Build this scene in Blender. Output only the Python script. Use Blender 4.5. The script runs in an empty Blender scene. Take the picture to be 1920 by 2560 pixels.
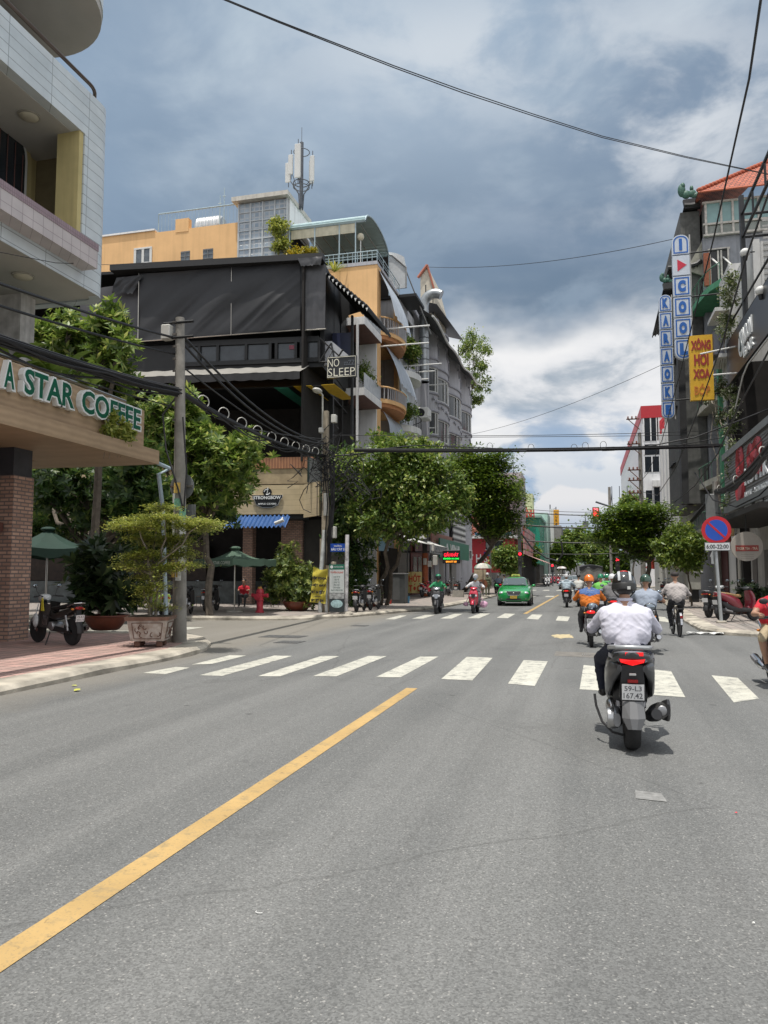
import bpy,math,random
import numpy as np
from mathutils import Vector,Matrix,noise
R=math.radians
random.seed(7)
scn=bpy.context.scene
col=scn.collection
# ---------------------------------------------------------------- camera
EYE=1.6
YAW,PITCH=14.585,4.638
cd=bpy.data.cameras.new('camera');cam=bpy.data.objects.new('camera',cd);col.objects.link(cam)
cd.sensor_fit='VERTICAL';cd.sensor_height=34.6;cd.lens=26.0
cd.clip_start=0.1;cd.clip_end=3000
cam.location=(0,0,EYE);cam.rotation_euler=(R(90+PITCH),0,R(YAW))
scn.camera=cam
# ---------------------------------------------------------------- colour management
scn.view_settings.view_transform='Standard';scn.view_settings.look='None'
scn.view_settings.exposure=-0.08;scn.view_settings.gamma=1.0
scn.cycles.max_bounces=8
scn.cycles.sample_clamp_indirect=6
# ---------------------------------------------------------------- sun
SUN=Vector((-0.055,-0.19,1.0)).normalized()
SEL=math.asin(SUN.z);SAZ=math.atan2(SUN.x,SUN.y)
sl=bpy.data.lights.new('sun','SUN');sl.energy=4.6;sl.angle=R(0.6);sl.color=(1.0,0.955,0.88)
so=bpy.data.objects.new('sun',sl);col.objects.link(so)
so.rotation_euler=SUN.to_track_quat('Z','Y').to_euler();so.location=(0,0,60)
# ---------------------------------------------------------------- world: sky with a broken cloud deck
w=bpy.data.worlds.new('World');scn.world=w;w.use_nodes=True
nt=w.node_tree;nt.nodes.clear()
def N(t,**k):
    n=nt.nodes.new(t)
    for a,b in k.items():setattr(n,a,b)
    return n
def L(a,b):nt.links.new(a,b)
def ma(op,a,b=None,c=None,clamp=False):
    n=N('ShaderNodeMath',operation=op);n.use_clamp=clamp
    for i,v in enumerate((a,b,c)):
        if v is None:continue
        if isinstance(v,(int,float)):n.inputs[i].default_value=v
        else:L(v,n.inputs[i])
    return n.outputs[0]
def mr(v,a,b,c=0.,d=1.,smooth=True):
    n=N('ShaderNodeMapRange');n.interpolation_type='SMOOTHSTEP' if smooth else 'LINEAR'
    L(v,n.inputs[0]);n.inputs[1].default_value=a;n.inputs[2].default_value=b;n.inputs[3].default_value=c;n.inputs[4].default_value=d
    return n.outputs[0]
def nz(vec,scale,detail,rough=.5,lac=2.,dist=0.):
    n=N('ShaderNodeTexNoise');L(vec,n.inputs['Vector']);n.inputs['Scale'].default_value=scale;n.inputs['Detail'].default_value=detail
    n.inputs['Roughness'].default_value=rough;n.inputs['Lacunarity'].default_value=lac;n.inputs['Distortion'].default_value=dist
    return n.outputs[0]
def mixc(f,a,b):
    n=N('ShaderNodeMix',data_type='RGBA')
    if isinstance(f,(int,float)):n.inputs[0].default_value=f
    else:L(f,n.inputs[0])
    for i,v in ((6,a),(7,b)):
        if isinstance(v,tuple):n.inputs[i].default_value=(*v,1)
        else:L(v,n.inputs[i])
    return n.outputs[2]
def s2l(c):return tuple(((v/255+.055)/1.055)**2.4 if v>10 else v/255/12.92 for v in c)
def K(r,g,b):return tuple(v*10 for v in s2l((r,g,b))) # background strength is 0.1
out=N('ShaderNodeOutputWorld');bg=N('ShaderNodeBackground');bg.inputs[1].default_value=0.1
L(bg.outputs[0],out.inputs[0])
sky=N('ShaderNodeTexSky',sky_type='NISHITA');sky.sun_disc=False
sky.sun_elevation=SEL;sky.sun_rotation=SAZ;sky.air_density=1.0;sky.dust_density=1.5
tc=N('ShaderNodeTexCoord');D=tc.outputs['Generated']
sp=N('ShaderNodeSeparateXYZ');L(D,sp.inputs[0]);X_,Y_,Z_=sp.outputs
el=ma('MULTIPLY',ma('ARCSINE',Z_),57.2958) # elevation in degrees
az=ma('MULTIPLY',ma('ARCTAN2',X_,Y_),57.2958) # azimuth right of the street
cv=N('ShaderNodeCombineXYZ');zz=ma('ADD',ma('MAXIMUM',Z_,0.0),0.16)
L(ma('DIVIDE',X_,zz),cv.inputs[0]);L(ma('DIVIDE',Y_,zz),cv.inputs[1]);CP=cv.outputs[0]
big=nz(CP,1.15,3,.5)
mid=nz(CP,2.6,6,.55,dist=.25)
mp=N('ShaderNodeMapping');L(D,mp.inputs[0]);mp.inputs['Scale'].default_value=(1,1,1.9);mp.inputs['Location'].default_value=(.37,.2,.11)
puff=nz(mp.outputs[0],7.0,9,.56,dist=.3)
puff2=nz(mp.outputs[0],3.4,5,.5)
def gauss(a0,e0,sa,se):
    u=ma('DIVIDE',ma('SUBTRACT',az,a0),sa);v=ma('DIVIDE',ma('SUBTRACT',el,e0),se)
    return ma('EXPONENT',ma('MULTIPLY',ma('ADD',ma('MULTIPLY',u,u),ma('MULTIPLY',v,v)),-1.0))
# high grey deck, darkest between 18 and 30 degrees
elw=ma('ADD',el,ma('MULTIPLY',ma('SUBTRACT',puff2,.5),14.0))
deck=mixc(mr(elw,22,38),K(116,137,160),K(160,181,203))
deck=mixc(ma('MULTIPLY',mr(puff,.44,.64),.38),deck,K(168,186,204))
deck=mixc(mr(big,.42,.68),deck,K(131,151,175))
deck=mixc(ma('MULTIPLY',mr(mid,.47,.72),mr(elw,20,34)),deck,K(196,210,222))
deck=mixc(ma('MULTIPLY',gauss(-13,33,13,7),.55),deck,K(183,200,218))
deck=mixc(ma('MULTIPLY',gauss(-42,24,12,12),.5),deck,K(158,180,205))
deck=mixc(ma('MULTIPLY',ma('MULTIPLY',gauss(7,29.5,8.5,5.5),mr(puff,.34,.56)),.9),deck,K(226,231,237))
deck=mixc(ma('MULTIPLY',ma('MULTIPLY',gauss(-8,35.5,14,3.5),mr(puff,.36,.58)),.75),deck,K(222,229,236))
# bright cumulus band under it
pf=ma('ADD',puff,ma('MULTIPLY',ma('SUBTRACT',puff2,.5),.7))
cum=mixc(mr(pf,.34,.52),K(166,180,194),K(236,238,241))
cum=mixc(mr(pf,.48,.62),cum,K(250,250,250))
blue=mixc(.75,sky.outputs[0],K(168,192,222))
low=mixc(mr(pf,.41,.50),blue,cum)
lowest=mixc(ma('MULTIPLY',mr(pf,.53,.62),.9),blue,K(222,227,233))
lo=mixc(mr(el,6.5,10),lowest,low)
lo=mixc(mr(el,9.5,13.0),lo,cum)
# the single heap standing over the far street
heap=ma('MULTIPLY',mr(ma('SUBTRACT',ma('ADD',gauss(-1.0,4.6,3.0,1.7),ma('MULTIPLY',puff,1.2)),.0),1.02,1.14),1.0)
lo=mixc(heap,lo,mixc(mr(el,3.0,5.6),K(186,200,218),K(236,236,238)))
lo=mixc(mr(el,0.2,3.2,1,0),lo,K(196,209,222))
lo=mixc(ma('MULTIPLY',ma('MULTIPLY',gauss(4,14,13,3.4),mr(puff,.30,.5)),.85),lo,K(246,246,248))
tot=mixc(mr(elw,16.5,20.5),lo,deck)
tot=mixc(mr(el,-3,0.0,1,0),tot,K(120,118,112))
# unseen sky overhead, beside and behind the viewer brightened as added fill for the facades
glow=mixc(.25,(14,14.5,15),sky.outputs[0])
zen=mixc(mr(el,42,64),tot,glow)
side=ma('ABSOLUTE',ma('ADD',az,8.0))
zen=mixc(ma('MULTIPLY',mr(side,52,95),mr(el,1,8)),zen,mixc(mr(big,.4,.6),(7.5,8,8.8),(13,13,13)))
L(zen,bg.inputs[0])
# ---------------------------------------------------------------- from a place in the picture (0..1659, 0..2212) to the plane it stands on
_F=1923.0;_p=math.atan(156/_F);_a=math.atan(502*math.cos(_p)/_F)
_fh=Vector((-math.sin(_a),math.cos(_a),0));_r=Vector((math.cos(_a),math.sin(_a),0));_z=Vector((0,0,1))
_fw=_fh*math.cos(_p)+_z*math.sin(_p);_up=_z*math.cos(_p)-_fh*math.sin(_p)
_C=Vector((0,0,EYE))
def ray(x,y):return _fw+_r*((x/.864-960)/_F)-_up*((y/.864-1280)/_F)
def g(x,y,h=0.):d=ray(x,y);return _C+d*((h-EYE)/d.z)
def wy(x,y,Y):d=ray(x,y);return _C+d*(Y/d.y)
def wx(x,y,X):d=ray(x,y);return _C+d*(X/d.x)
def wp(x,y,p0,n):d=ray(x,y);p0=Vector(p0);n=Vector(n);return _C+d*((p0-_C).dot(n)/d.dot(n))
# ================================================================ helpers
def tag(o,label=None,cat=None,group=None,kind=None):
    if label:o['label']=label
    if cat:o['category']=cat
    if group:o['group']=group
    if kind:o['kind']=kind
    return o
def thing(name,label,cat,loc=(0,0,0),rz=0.,group=None):
    o=bpy.data.objects.new(name,None);col.objects.link(o);o.empty_display_size=.2
    o.location=loc;o.rotation_euler=(0,0,rz)
    return tag(o,label,cat,group)
def kids(o):return [c for c in bpy.data.objects if c.parent==o]
def copy_tree(o,parent=None):
    c=o.copy();col.objects.link(c);c.parent=parent
    for ch in kids(o):copy_tree(ch,c)
    return c
class MB:
    """collects geometry; build() links it as one mesh object"""
    def __init__(s):s.v=[];s.f=[];s.mi=[];s.m=0;s.X=None;s.uv=None
    def add(s,vs,fs):
        b=len(s.v)
        if s.X is not None:vs=[s.X @ Vector(p) for p in vs]
        s.v.extend([tuple(p) for p in vs]);s.f.extend([tuple(i+b for i in f) for f in fs]);s.mi.extend([s.m]*len(fs))
        return s
    def box(s,a,b,bev=0.):
        x0,y0,z0=(min(a[i],b[i]) for i in range(3));x1,y1,z1=(max(a[i],b[i]) for i in range(3))
        if bev:
            e=min(bev,(x1-x0)*.45,(y1-y0)*.45,(z1-z0)*.45)
            vs=[];
            for z,i in ((z0,e),(z0+e,0),(z1-e,0),(z1,e)):
                for (px,py) in ((x0+i,y0+i+e*(i==0)),(x0+i+e*(i==0),y0+i),(x1-i-e*(i==0),y0+i),(x1-i,y0+i+e*(i==0)),
                                 (x1-i,y1-i-e*(i==0)),(x1-i-e*(i==0),y1-i),(x0+i+e*(i==0),y1-i),(x0+i,y1-i-e*(i==0))):
                    vs.append((px,py,z))
            fs=[tuple(range(7,-1,-1)),tuple(range(24,32))]
            for k in range(3):
                for j in range(8):fs.append((k*8+j,k*8+(j+1)%8,k*8+8+(j+1)%8,k*8+8+j))
            return s.add(vs,fs)
        return s.add([(x0,y0,z0),(x1,y0,z0),(x1,y1,z0),(x0,y1,z0),(x0,y0,z1),(x1,y0,z1),(x1,y1,z1),(x0,y1,z1)],
                     [(0,3,2,1),(4,5,6,7),(0,1,5,4),(1,2,6,5),(2,3,7,6),(3,0,4,7)])
    def fbox(s,o,u,v,n,su,sv,sn):
        """box at corner o spanned by unit dirs u,v,n"""
        o=Vector(o);U=Vector(u)*su;V=Vector(v)*sv;W=Vector(n)*sn
        p=[o,o+U,o+U+V,o+V]
        return s.add(p+[q+W for q in p],[(0,3,2,1),(4,5,6,7),(0,1,5,4),(1,2,6,5),(2,3,7,6),(3,0,4,7)])
    def quad(s,*p):return s.add(p,[tuple(range(len(p)))])
    def prism(s,poly,d):
        """poly: list of 3d points (planar), d: extrusion vector"""
        n=len(poly);d=Vector(d);P=[Vector(p) for p in poly]
        return s.add(P+[p+d for p in P],[tuple(range(n-1,-1,-1)),tuple(range(n,2*n))]+[(i,(i+1)%n,n+(i+1)%n,n+i) for i in range(n)])
    def tube(s,pts,r,n=8,cap=True):
        P=[Vector(p) for p in pts];rs=r if isinstance(r,(list,tuple)) else [r]*len(P)
        vs=[];fs=[];pu=None
        for i,p in enumerate(P):
            t=(P[min(i+1,len(P)-1)]-P[max(i-1,0)])
            t=t.normalized() if t.length>1e-9 else Vector((0,0,1))
            if pu is None:pu=t.orthogonal().normalized()
            else:
                pu=pu-t*pu.dot(t);pu=pu.normalized() if pu.length>1e-6 else t.orthogonal().normalized()
            q=t.cross(pu)
            for k in range(n):
                a=2*math.pi*k/n;vs.append(p+(pu*math.cos(a)+q*math.sin(a))*rs[i])
        for i in range(len(P)-1):
            for k in range(n):fs.append((i*n+k,i*n+(k+1)%n,(i+1)*n+(k+1)%n,(i+1)*n+k))
        if cap:fs.append(tuple(range(n-1,-1,-1)));fs.append(tuple(range((len(P)-1)*n,len(P)*n)))
        return s.add(vs,fs)
    def lathe(s,prof,c=(0,0,0),axis='z',n=20,sq=(1,1)):
        """prof: (radius, height) pairs"""
        c=Vector(c);vs=[];fs=[]
        for (r,h) in prof:
            for k in range(n):
                a=2*math.pi*k/n;x,y=r*math.cos(a)*sq[0],r*math.sin(a)*sq[1]
                q={'z':(x,y,h),'y':(x,h,y),'x':(h,x,y)}[axis]
                vs.append(c+Vector(q))
        m=len(prof)
        for i in range(m-1):
            for k in range(n):fs.append((i*n+k,i*n+(k+1)%n,(i+1)*n+(k+1)%n,(i+1)*n+k))
        if prof[0][0]>1e-6:fs.append(tuple(range(n-1,-1,-1)))
        if prof[-1][0]>1e-6:fs.append(tuple(range((m-1)*n,m*n)))
        return s.add(vs,fs)
    def ell(s,c,r,n=16,m=10):
        c=Vector(c);vs=[];fs=[]
        for i in range(m+1):
            t=math.pi*i/m
            for k in range(n):
                a=2*math.pi*k/n;vs.append(c+Vector((r[0]*math.sin(t)*math.cos(a),r[1]*math.sin(t)*math.sin(a),-r[2]*math.cos(t))))
        for i in range(m):
            for k in range(n):fs.append((i*n+k,i*n+(k+1)%n,(i+1)*n+(k+1)%n,(i+1)*n+k))
        return s.add(vs,fs)
    def loft(s,secs,n=16,cap=True,closed=True):
        """secs: (y, cx, cz, hw, hh, power): superellipse cross sections along y"""
        vs=[];fs=[]
        for (y,cx,cz,hw,hh,pw) in secs:
            for k in range(n):
                a=2*math.pi*k/n;c_,s_=math.cos(a),math.sin(a)
                vs.append((cx+hw*math.copysign(abs(c_)**(2/pw),c_),y,cz+hh*math.copysign(abs(s_)**(2/pw),s_)))
        m=len(secs)
        for i in range(m-1):
            for k in range(n):fs.append((i*n+k,(i+1)*n+k,(i+1)*n+(k+1)%n,i*n+(k+1)%n))
        if cap:fs.append(tuple(range(n)));fs.append(tuple(range(m*n-1,(m-1)*n-1,-1)))
        return s.add(vs,fs)
    def grid(s,fn,nu,nv):
        vs=[fn(i/nu,j/nv) for j in range(nv+1) for i in range(nu+1)]
        return s.add(vs,[(j*(nu+1)+i,j*(nu+1)+i+1,(j+1)*(nu+1)+i+1,(j+1)*(nu+1)+i) for j in range(nv) for i in range(nu)])
    def ring(s,c,r,rt,ax='z',n=20,m=6,a0=0.,a1=2*math.pi):
        c=Vector(c);pts=[]
        for k in range(n+1):
            a=a0+(a1-a0)*k/n;x,y=r*math.cos(a),r*math.sin(a)
            pts.append(c+Vector({'z':(x,y,0),'y':(x,0,y),'x':(0,x,y)}[ax]))
        return s.tube(pts,rt,m)
    def build(s,name,mat,parent=None,smooth=False,W=1,label=None):
        me=bpy.data.meshes.new(name);me.from_pydata(s.v,[],s.f)
        mats=mat if isinstance(mat,(list,tuple)) else [mat]
        for m in mats:me.materials.append(m)
        if len(mats)>1:me.polygons.foreach_set('material_index',s.mi)
        me.validate();me.update()
        if smooth:
            me.polygons.foreach_set('use_smooth',[True]*len(me.polygons))
            try:me.set_sharp_from_angle(angle=R(smooth if smooth is not True else 42))
            except Exception:pass
        o=bpy.data.objects.new(name,me);col.objects.link(o)
        if parent is not None:
            o.parent=parent
            if W:
                p=parent;T=Matrix.Identity(4)
                chain=[]
                while p is not None:
                    if p.type=='EMPTY':T=(Matrix.Translation(p.location) @ Matrix.Rotation(p.rotation_euler[2],4,'Z')).inverted();break
                    chain.append(p);p=p.parent
                o.matrix_parent_inverse=T if not chain else Matrix.Identity(4)
        if label:o['label']=label
        return o
def fnorm(me):
    pass
# ---------------------------------------------------------------- materials
MATS={}
def mat(name,c,rough=.7,metal=0.,var=.12,scale=3.,bump=0.,bscale=40.,emit=None,es=1.,alpha=None,spec=None,c2=None,streak=0.,coat=0.):
    if name in MATS:return MATS[name]
    m=bpy.data.materials.new(name);m.use_nodes=True;t=m.node_tree;b=t.nodes['Principled BSDF']
    b.inputs['Roughness'].default_value=rough;b.inputs['Metallic'].default_value=metal
    if spec is not None:b.inputs['Specular IOR Level'].default_value=spec
    if coat:b.inputs['Coat Weight'].default_value=coat;b.inputs['Coat Roughness'].default_value=.08
    tcn=t.nodes.new('ShaderNodeTexCoord')
    def noise_(sc,det=4.,vec=None,ro=.55):
        n=t.nodes.new('ShaderNodeTexNoise');n.inputs['Scale'].default_value=sc;n.inputs['Detail'].default_value=det;n.inputs['Roughness'].default_value=ro
        t.links.new(vec or tcn.outputs['Object'],n.inputs['Vector']);return n.outputs[0]
    if var or c2:
        mx=t.nodes.new('ShaderNodeMix');mx.data_type='RGBA'
        rp=t.nodes.new('ShaderNodeMapRange');rp.inputs[1].default_value=.3;rp.inputs[2].default_value=.7
        t.links.new(noise_(scale),rp.inputs[0]);t.links.new(rp.outputs[0],mx.inputs[0])
        hi=tuple(min(1,v*(1+var)) for v in c);lo_=c2 if c2 else tuple(v*(1-var) for v in c)
        mx.inputs[6].default_value=(*lo_,1);mx.inputs[7].default_value=(*hi,1)
        src=mx.outputs[2]
        if streak:# rain and dirt streaks running down walls
            mpn=t.nodes.new('ShaderNodeMapping');mpn.inputs['Scale'].default_value=(5,5,.25);t.links.new(tcn.outputs['Object'],mpn.inputs[0])
            r2=t.nodes.new('ShaderNodeMapRange');r2.inputs[1].default_value=.48;r2.inputs[2].default_value=.75;r2.inputs[4].default_value=streak
            t.links.new(noise_(1.,5,mpn.outputs[0]),r2.inputs[0])
            m2=t.nodes.new('ShaderNodeMix');m2.data_type='RGBA';t.links.new(r2.outputs[0],m2.inputs[0]);t.links.new(src,m2.inputs[6])
            m2.inputs[7].default_value=(c[0]*.35,c[1]*.34,c[2]*.32,1);src=m2.outputs[2]
        t.links.new(src,b.inputs['Base Color'])
    else:b.inputs['Base Color'].default_value=(*c,1)
    if bump:
        bn=t.nodes.new('ShaderNodeBump');bn.inputs['Strength'].default_value=bump;bn.inputs['Distance'].default_value=.02
        t.links.new(noise_(bscale),bn.inputs['Height']);t.links.new(bn.outputs[0],b.inputs['Normal'])
    if emit:b.inputs['Emission Color'].default_value=(*emit,1);b.inputs['Emission Strength'].default_value=es
    if alpha is not None:b.inputs['Alpha'].default_value=alpha
    MATS[name]=m;return m
def nodes_of(m):return m.node_tree,m.node_tree.nodes['Principled BSDF']
def leafmat(name,c1,c2,c3=None,trans=.35,rough=.45):
    if name in MATS:return MATS[name]
    m=bpy.data.materials.new(name);m.use_nodes=True;t=m.node_tree;t.nodes.clear()
    o=t.nodes.new('ShaderNodeOutputMaterial');b=t.nodes.new('ShaderNodeBsdfPrincipled');tr=t.nodes.new('ShaderNodeBsdfTranslucent');mx=t.nodes.new('ShaderNodeMixShader')
    ge=t.nodes.new('ShaderNodeNewGeometry');rp=t.nodes.new('ShaderNodeValToRGB');e=rp.color_ramp.elements
    e[0].position=0.;e[0].color=(*c1,1);e[1].position=.75;e[1].color=(*c2,1)
    if c3:x=e.new(.95);x.color=(*c3,1)
    t.links.new(ge.outputs['Random Per Island'],rp.inputs[0]);t.links.new(rp.outputs[0],b.inputs['Base Color'])
    hs=t.nodes.new('ShaderNodeHueSaturation');hs.inputs['Value'].default_value=1.5;hs.inputs['Hue'].default_value=.485;t.links.new(rp.outputs[0],hs.inputs['Color']);t.links.new(hs.outputs[0],tr.inputs[0])
    b.inputs['Roughness'].default_value=rough;mx.inputs[0].default_value=trans
    t.links.new(b.outputs[0],mx.inputs[1]);t.links.new(tr.outputs[0],mx.inputs[2]);t.links.new(mx.outputs[0],o.inputs[0])
    MATS[name]=m;return m
def pattern(name,kind,c1,c2,sx,sy,sz=1.,mort=.02,rough=.6,bump=.3,cm=None,rot=(0,0,0),off=.5,bw=.5,rh=.25,axis='xz'):
    """brick / tile / stripes laid in the object's own metres"""
    if name in MATS:return MATS[name]
    m=bpy.data.materials.new(name);m.use_nodes=True;t,b=nodes_of(m);tcn=t.nodes.new('ShaderNodeTexCoord')
    cb=t.nodes.new('ShaderNodeCombineXYZ');se=t.nodes.new('ShaderNodeSeparateXYZ');t.links.new(tcn.outputs['Object'],se.inputs[0])
    a={'x':0,'y':1,'z':2}
    if axis[0]=='s':# x+y: both wall directions share one course
        ad=t.nodes.new('ShaderNodeMath');t.links.new(se.outputs[0],ad.inputs[0]);t.links.new(se.outputs[1],ad.inputs[1]);t.links.new(ad.outputs[0],cb.inputs[0])
    else:t.links.new(se.outputs[a[axis[0]]],cb.inputs[0])
    t.links.new(se.outputs[a[axis[1]]],cb.inputs[1])
    nn=t.nodes.new('ShaderNodeTexNoise');nn.inputs['Scale'].default_value=2.2;nn.inputs['Detail'].default_value=6;t.links.new(tcn.outputs['Object'],nn.inputs['Vector'])
    if kind=='brick':
        br=t.nodes.new('ShaderNodeTexBrick');t.links.new(cb.outputs[0],br.inputs[0]);br.offset=off
        br.inputs['Color1'].default_value=(*c1,1);br.inputs['Color2'].default_value=(*c2,1);br.inputs['Mortar'].default_value=(*(cm or (.3,.28,.25)),1)
        br.inputs['Scale'].default_value=sx;br.inputs['Mortar Size'].default_value=mort;br.inputs['Brick Width'].default_value=bw;br.inputs['Row Height'].default_value=rh
        c=br.outputs[0];f=br.outputs[1]
    else:
        wv=t.nodes.new('ShaderNodeTexWave');wv.wave_type='BANDS';wv.bands_direction='X' if kind=='vstripe' else 'Y';wv.wave_profile='SIN'
        wv.inputs['Scale'].default_value=sx;wv.inputs['Distortion'].default_value=sy;wv.inputs['Detail'].default_value=2;t.links.new(cb.outputs[0],wv.inputs[0])
        mm=t.nodes.new('ShaderNodeMix');mm.data_type='RGBA';mm.inputs[6].default_value=(*c1,1);mm.inputs[7].default_value=(*c2,1);t.links.new(wv.outputs[1],mm.inputs[0])
        c=mm.outputs[2];f=wv.outputs[1]
    mul=t.nodes.new('ShaderNodeMix');mul.data_type='RGBA';mul.blend_type='MULTIPLY';mul.inputs[0].default_value=.5
    rp=t.nodes.new('ShaderNodeMapRange');rp.inputs[3].default_value=.45;rp.inputs[4].default_value=1.25;t.links.new(nn.outputs[0],rp.inputs[0])
    t.links.new(c,mul.inputs[6]);t.links.new(rp.outputs[0],mul.inputs[7]);t.links.new(mul.outputs[2],b.inputs['Base Color'])
    bn=t.nodes.new('ShaderNodeBump');bn.inputs['Strength'].default_value=bump;bn.inputs['Distance'].default_value=.02;bn.invert=kind=='brick'
    t.links.new(f,bn.inputs['Height']);t.links.new(bn.outputs[0],b.inputs['Normal']);b.inputs['Roughness'].default_value=rough
    MATS[name]=m;return m
# ---------------------------------------------------------------- lettering
def text(name,s,mt,parent,o,u,v,h=None,wdt=None,depth=.01,bold=.0,space=1.,line=1.,W=1,align='CENTER',squeeze=False,label=None):
    """raised letters centred at o, reading along u, standing along v; h = height of the block, wdt = its width"""
    cu=bpy.data.curves.new('t','FONT');cu.body=s;cu.align_x=align;cu.offset=bold;cu.space_character=space;cu.space_line=line;cu.resolution_u=3
    ob=bpy.data.objects.new('t',cu);col.objects.link(ob)
    dg=bpy.context.evaluated_depsgraph_get();dg.update();me=bpy.data.meshes.new_from_object(ob.evaluated_get(dg))
    bpy.data.objects.remove(ob);bpy.data.curves.remove(cu)
    P=[q.co.copy() for q in me.vertices];F_=[tuple(p.vertices) for p in me.polygons];bpy.data.meshes.remove(me)
    if not P:return None
    x0,x1=min(p.x for p in P),max(p.x for p in P);y0,y1=min(p.y for p in P),max(p.y for p in P)
    cx,cy=(x0+x1)/2,(y0+y1)/2
    if h and wdt:kx,ky=wdt/(x1-x0),h/(y1-y0)
    elif h:kx=ky=h/(y1-y0)
    else:kx=ky=wdt/(x1-x0)
    o=Vector(o);u=Vector(u).normalized();v=Vector(v).normalized();n=u.cross(v)
    Q=[o+u*((p.x-cx)*kx)+v*((p.y-cy)*ky) for p in P];k=len(Q)
    b=MB()
    from collections import Counter
    ed=Counter()
    for f in F_:
        for i in range(len(f)):ed[(f[i],f[(i+1)%len(f)])]+=1
    fs=[tuple(i+k for i in f) for f in F_]
    for (a,c_) in ed:
        if (c_,a) not in ed:fs.append((a,c_,c_+k,a+k))
    b.add(Q+[q+n*depth for q in Q],fs)
    return b.build(name,mt,parent,W=W,label=label)
# ================================================================ the setting: ground, road, pavements
def asphalt():
    m=bpy.data.materials.new('asphalt');m.use_nodes=True;t,b=nodes_of(m);tcn=t.nodes.new('ShaderNodeTexCoord');P=tcn.outputs['Object']
    def n_(sc,det=3,ro=.5,vec=None):
        n=t.nodes.new('ShaderNodeTexNoise');n.inputs['Scale'].default_value=sc;n.inputs['Detail'].default_value=det;n.inputs['Roughness'].default_value=ro;t.links.new(vec or P,n.inputs['Vector']);return n.outputs[0]
    def rmp(v,a,b_,c,d):
        r=t.nodes.new('ShaderNodeMapRange');t.links.new(v,r.inputs[0])
        for i,k in enumerate((a,b_,c,d)):r.inputs[i+1].default_value=k
        return r.outputs[0]
    def mx(f,a,b_,mode='MIX'):
        n=t.nodes.new('ShaderNodeMix');n.data_type='RGBA';n.blend_type=mode
        for i,v in ((0,f),(6,a),(7,b_)):
            if isinstance(v,(int,float)):n.inputs[i].default_value=v
            elif isinstance(v,tuple):n.inputs[i].default_value=(*v,1)
            else:t.links.new(v,n.inputs[i])
        return n.outputs[2]
    mp1=t.nodes.new('ShaderNodeMapping');mp1.inputs['Scale'].default_value=(1.5,.06,1);t.links.new(P,mp1.inputs[0])
    mp2=t.nodes.new('ShaderNodeMapping');mp2.inputs['Scale'].default_value=(14,.35,1);t.links.new(P,mp2.inputs[0])
    c=mx(rmp(n_(.35,5,.6),.35,.65,0,1),(.122,.125,.124),(.150,.152,.149))
    c=mx(rmp(n_(1.,3,.5,mp1.outputs[0]),.40,.64,0,.75),c,(.182,.184,.180)) # paler wheel tracks
    c=mx(rmp(n_(1.,4,.6,mp2.outputs[0]),.55,.75,0,.35),c,(.115,.114,.11))
    vo=t.nodes.new('ShaderNodeTexVoronoi');vo.inputs['Scale'].default_value=115;t.links.new(P,vo.inputs['Vector'])
    st=t.nodes.new('ShaderNodeSeparateColor');t.links.new(vo.outputs['Color'],st.inputs[0])
    c=mx(1.0,c,rmp(st.outputs[0],0,1,.70,1.24),'MULTIPLY') # stone by stone
    c=mx(rmp(st.outputs[1],.965,.985,0,.5),c,(.40,.39,.37)) # pale chips
    c=mx(rmp(n_(38,2,.5),.60,.70,0,.45),c,(.07,.07,.07))
    v2=t.nodes.new('ShaderNodeTexVoronoi');v2.inputs['Scale'].default_value=.9;t.links.new(P,v2.inputs['Vector'])
    c=mx(rmp(v2.outputs['Distance'],.028,.045,.7,0),c,(.055,.054,.053))
    c=mx(rmp(n_(.8,9,.72),.60,.66,0,.35),c,(.085,.085,.083)) # old drips and damp patches
    vc=t.nodes.new('ShaderNodeTexVoronoi');vc.feature='DISTANCE_TO_EDGE';vc.inputs['Scale'].default_value=.16;md=t.nodes.new('ShaderNodeMix');md.data_type='VECTOR';md.inputs[0].default_value=.22
    nv=t.nodes.new('ShaderNodeTexNoise');nv.inputs['Scale'].default_value=1.1;nv.inputs['Detail'].default_value=6;t.links.new(P,nv.inputs[0]);t.links.new(P,md.inputs[4]);t.links.new(nv.outputs[1],md.inputs[5]);t.links.new(md.outputs[1],vc.inputs['Vector'])
    c=mx(rmp(vc.outputs['Distance'],.0006,.0022,.28,0),c,(.06,.06,.058)) # hairline cracks
    sx=t.nodes.new('ShaderNodeSeparateXYZ');t.links.new(P,sx.inputs[0]);dw=t.nodes.new('ShaderNodeMath');dw.operation='ADD';t.links.new(sx.outputs[0],dw.inputs[0]);t.links.new(n_(1.2,4),dw.inputs[1])
    c=mx(rmp(dw.outputs[0],-7.2,-5.9,.55,0),c,(.24,.215,.175)) # dust washed against the left kerb               # gum and oil spots
    c=mx(rmp(n_(2.3,8,.62),.63,.68,0,.30),c,(.10,.10,.10))
    t.links.new(c,b.inputs['Base Color']);b.inputs['Roughness'].default_value=.86;b.inputs['Specular IOR Level'].default_value=.35
    bn=t.nodes.new('ShaderNodeBump');bn.inputs['Strength'].default_value=.35;bn.inputs['Distance'].default_value=.006
    t.links.new(vo.outputs['Distance'],bn.inputs['Height']);t.links.new(bn.outputs[0],b.inputs['Normal'])
    return m
ASPH=asphalt()
CONC=mat('concrete',(.36,.34,.30),.9,var=.25,scale=2.5,bump=.4,bscale=30,c2=(.22,.21,.19))
KERB=mat('kerb_concrete',(.46,.42,.35),.9,var=.2,scale=1.6,bump=.9,bscale=14,c2=(.17,.155,.13))
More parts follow.
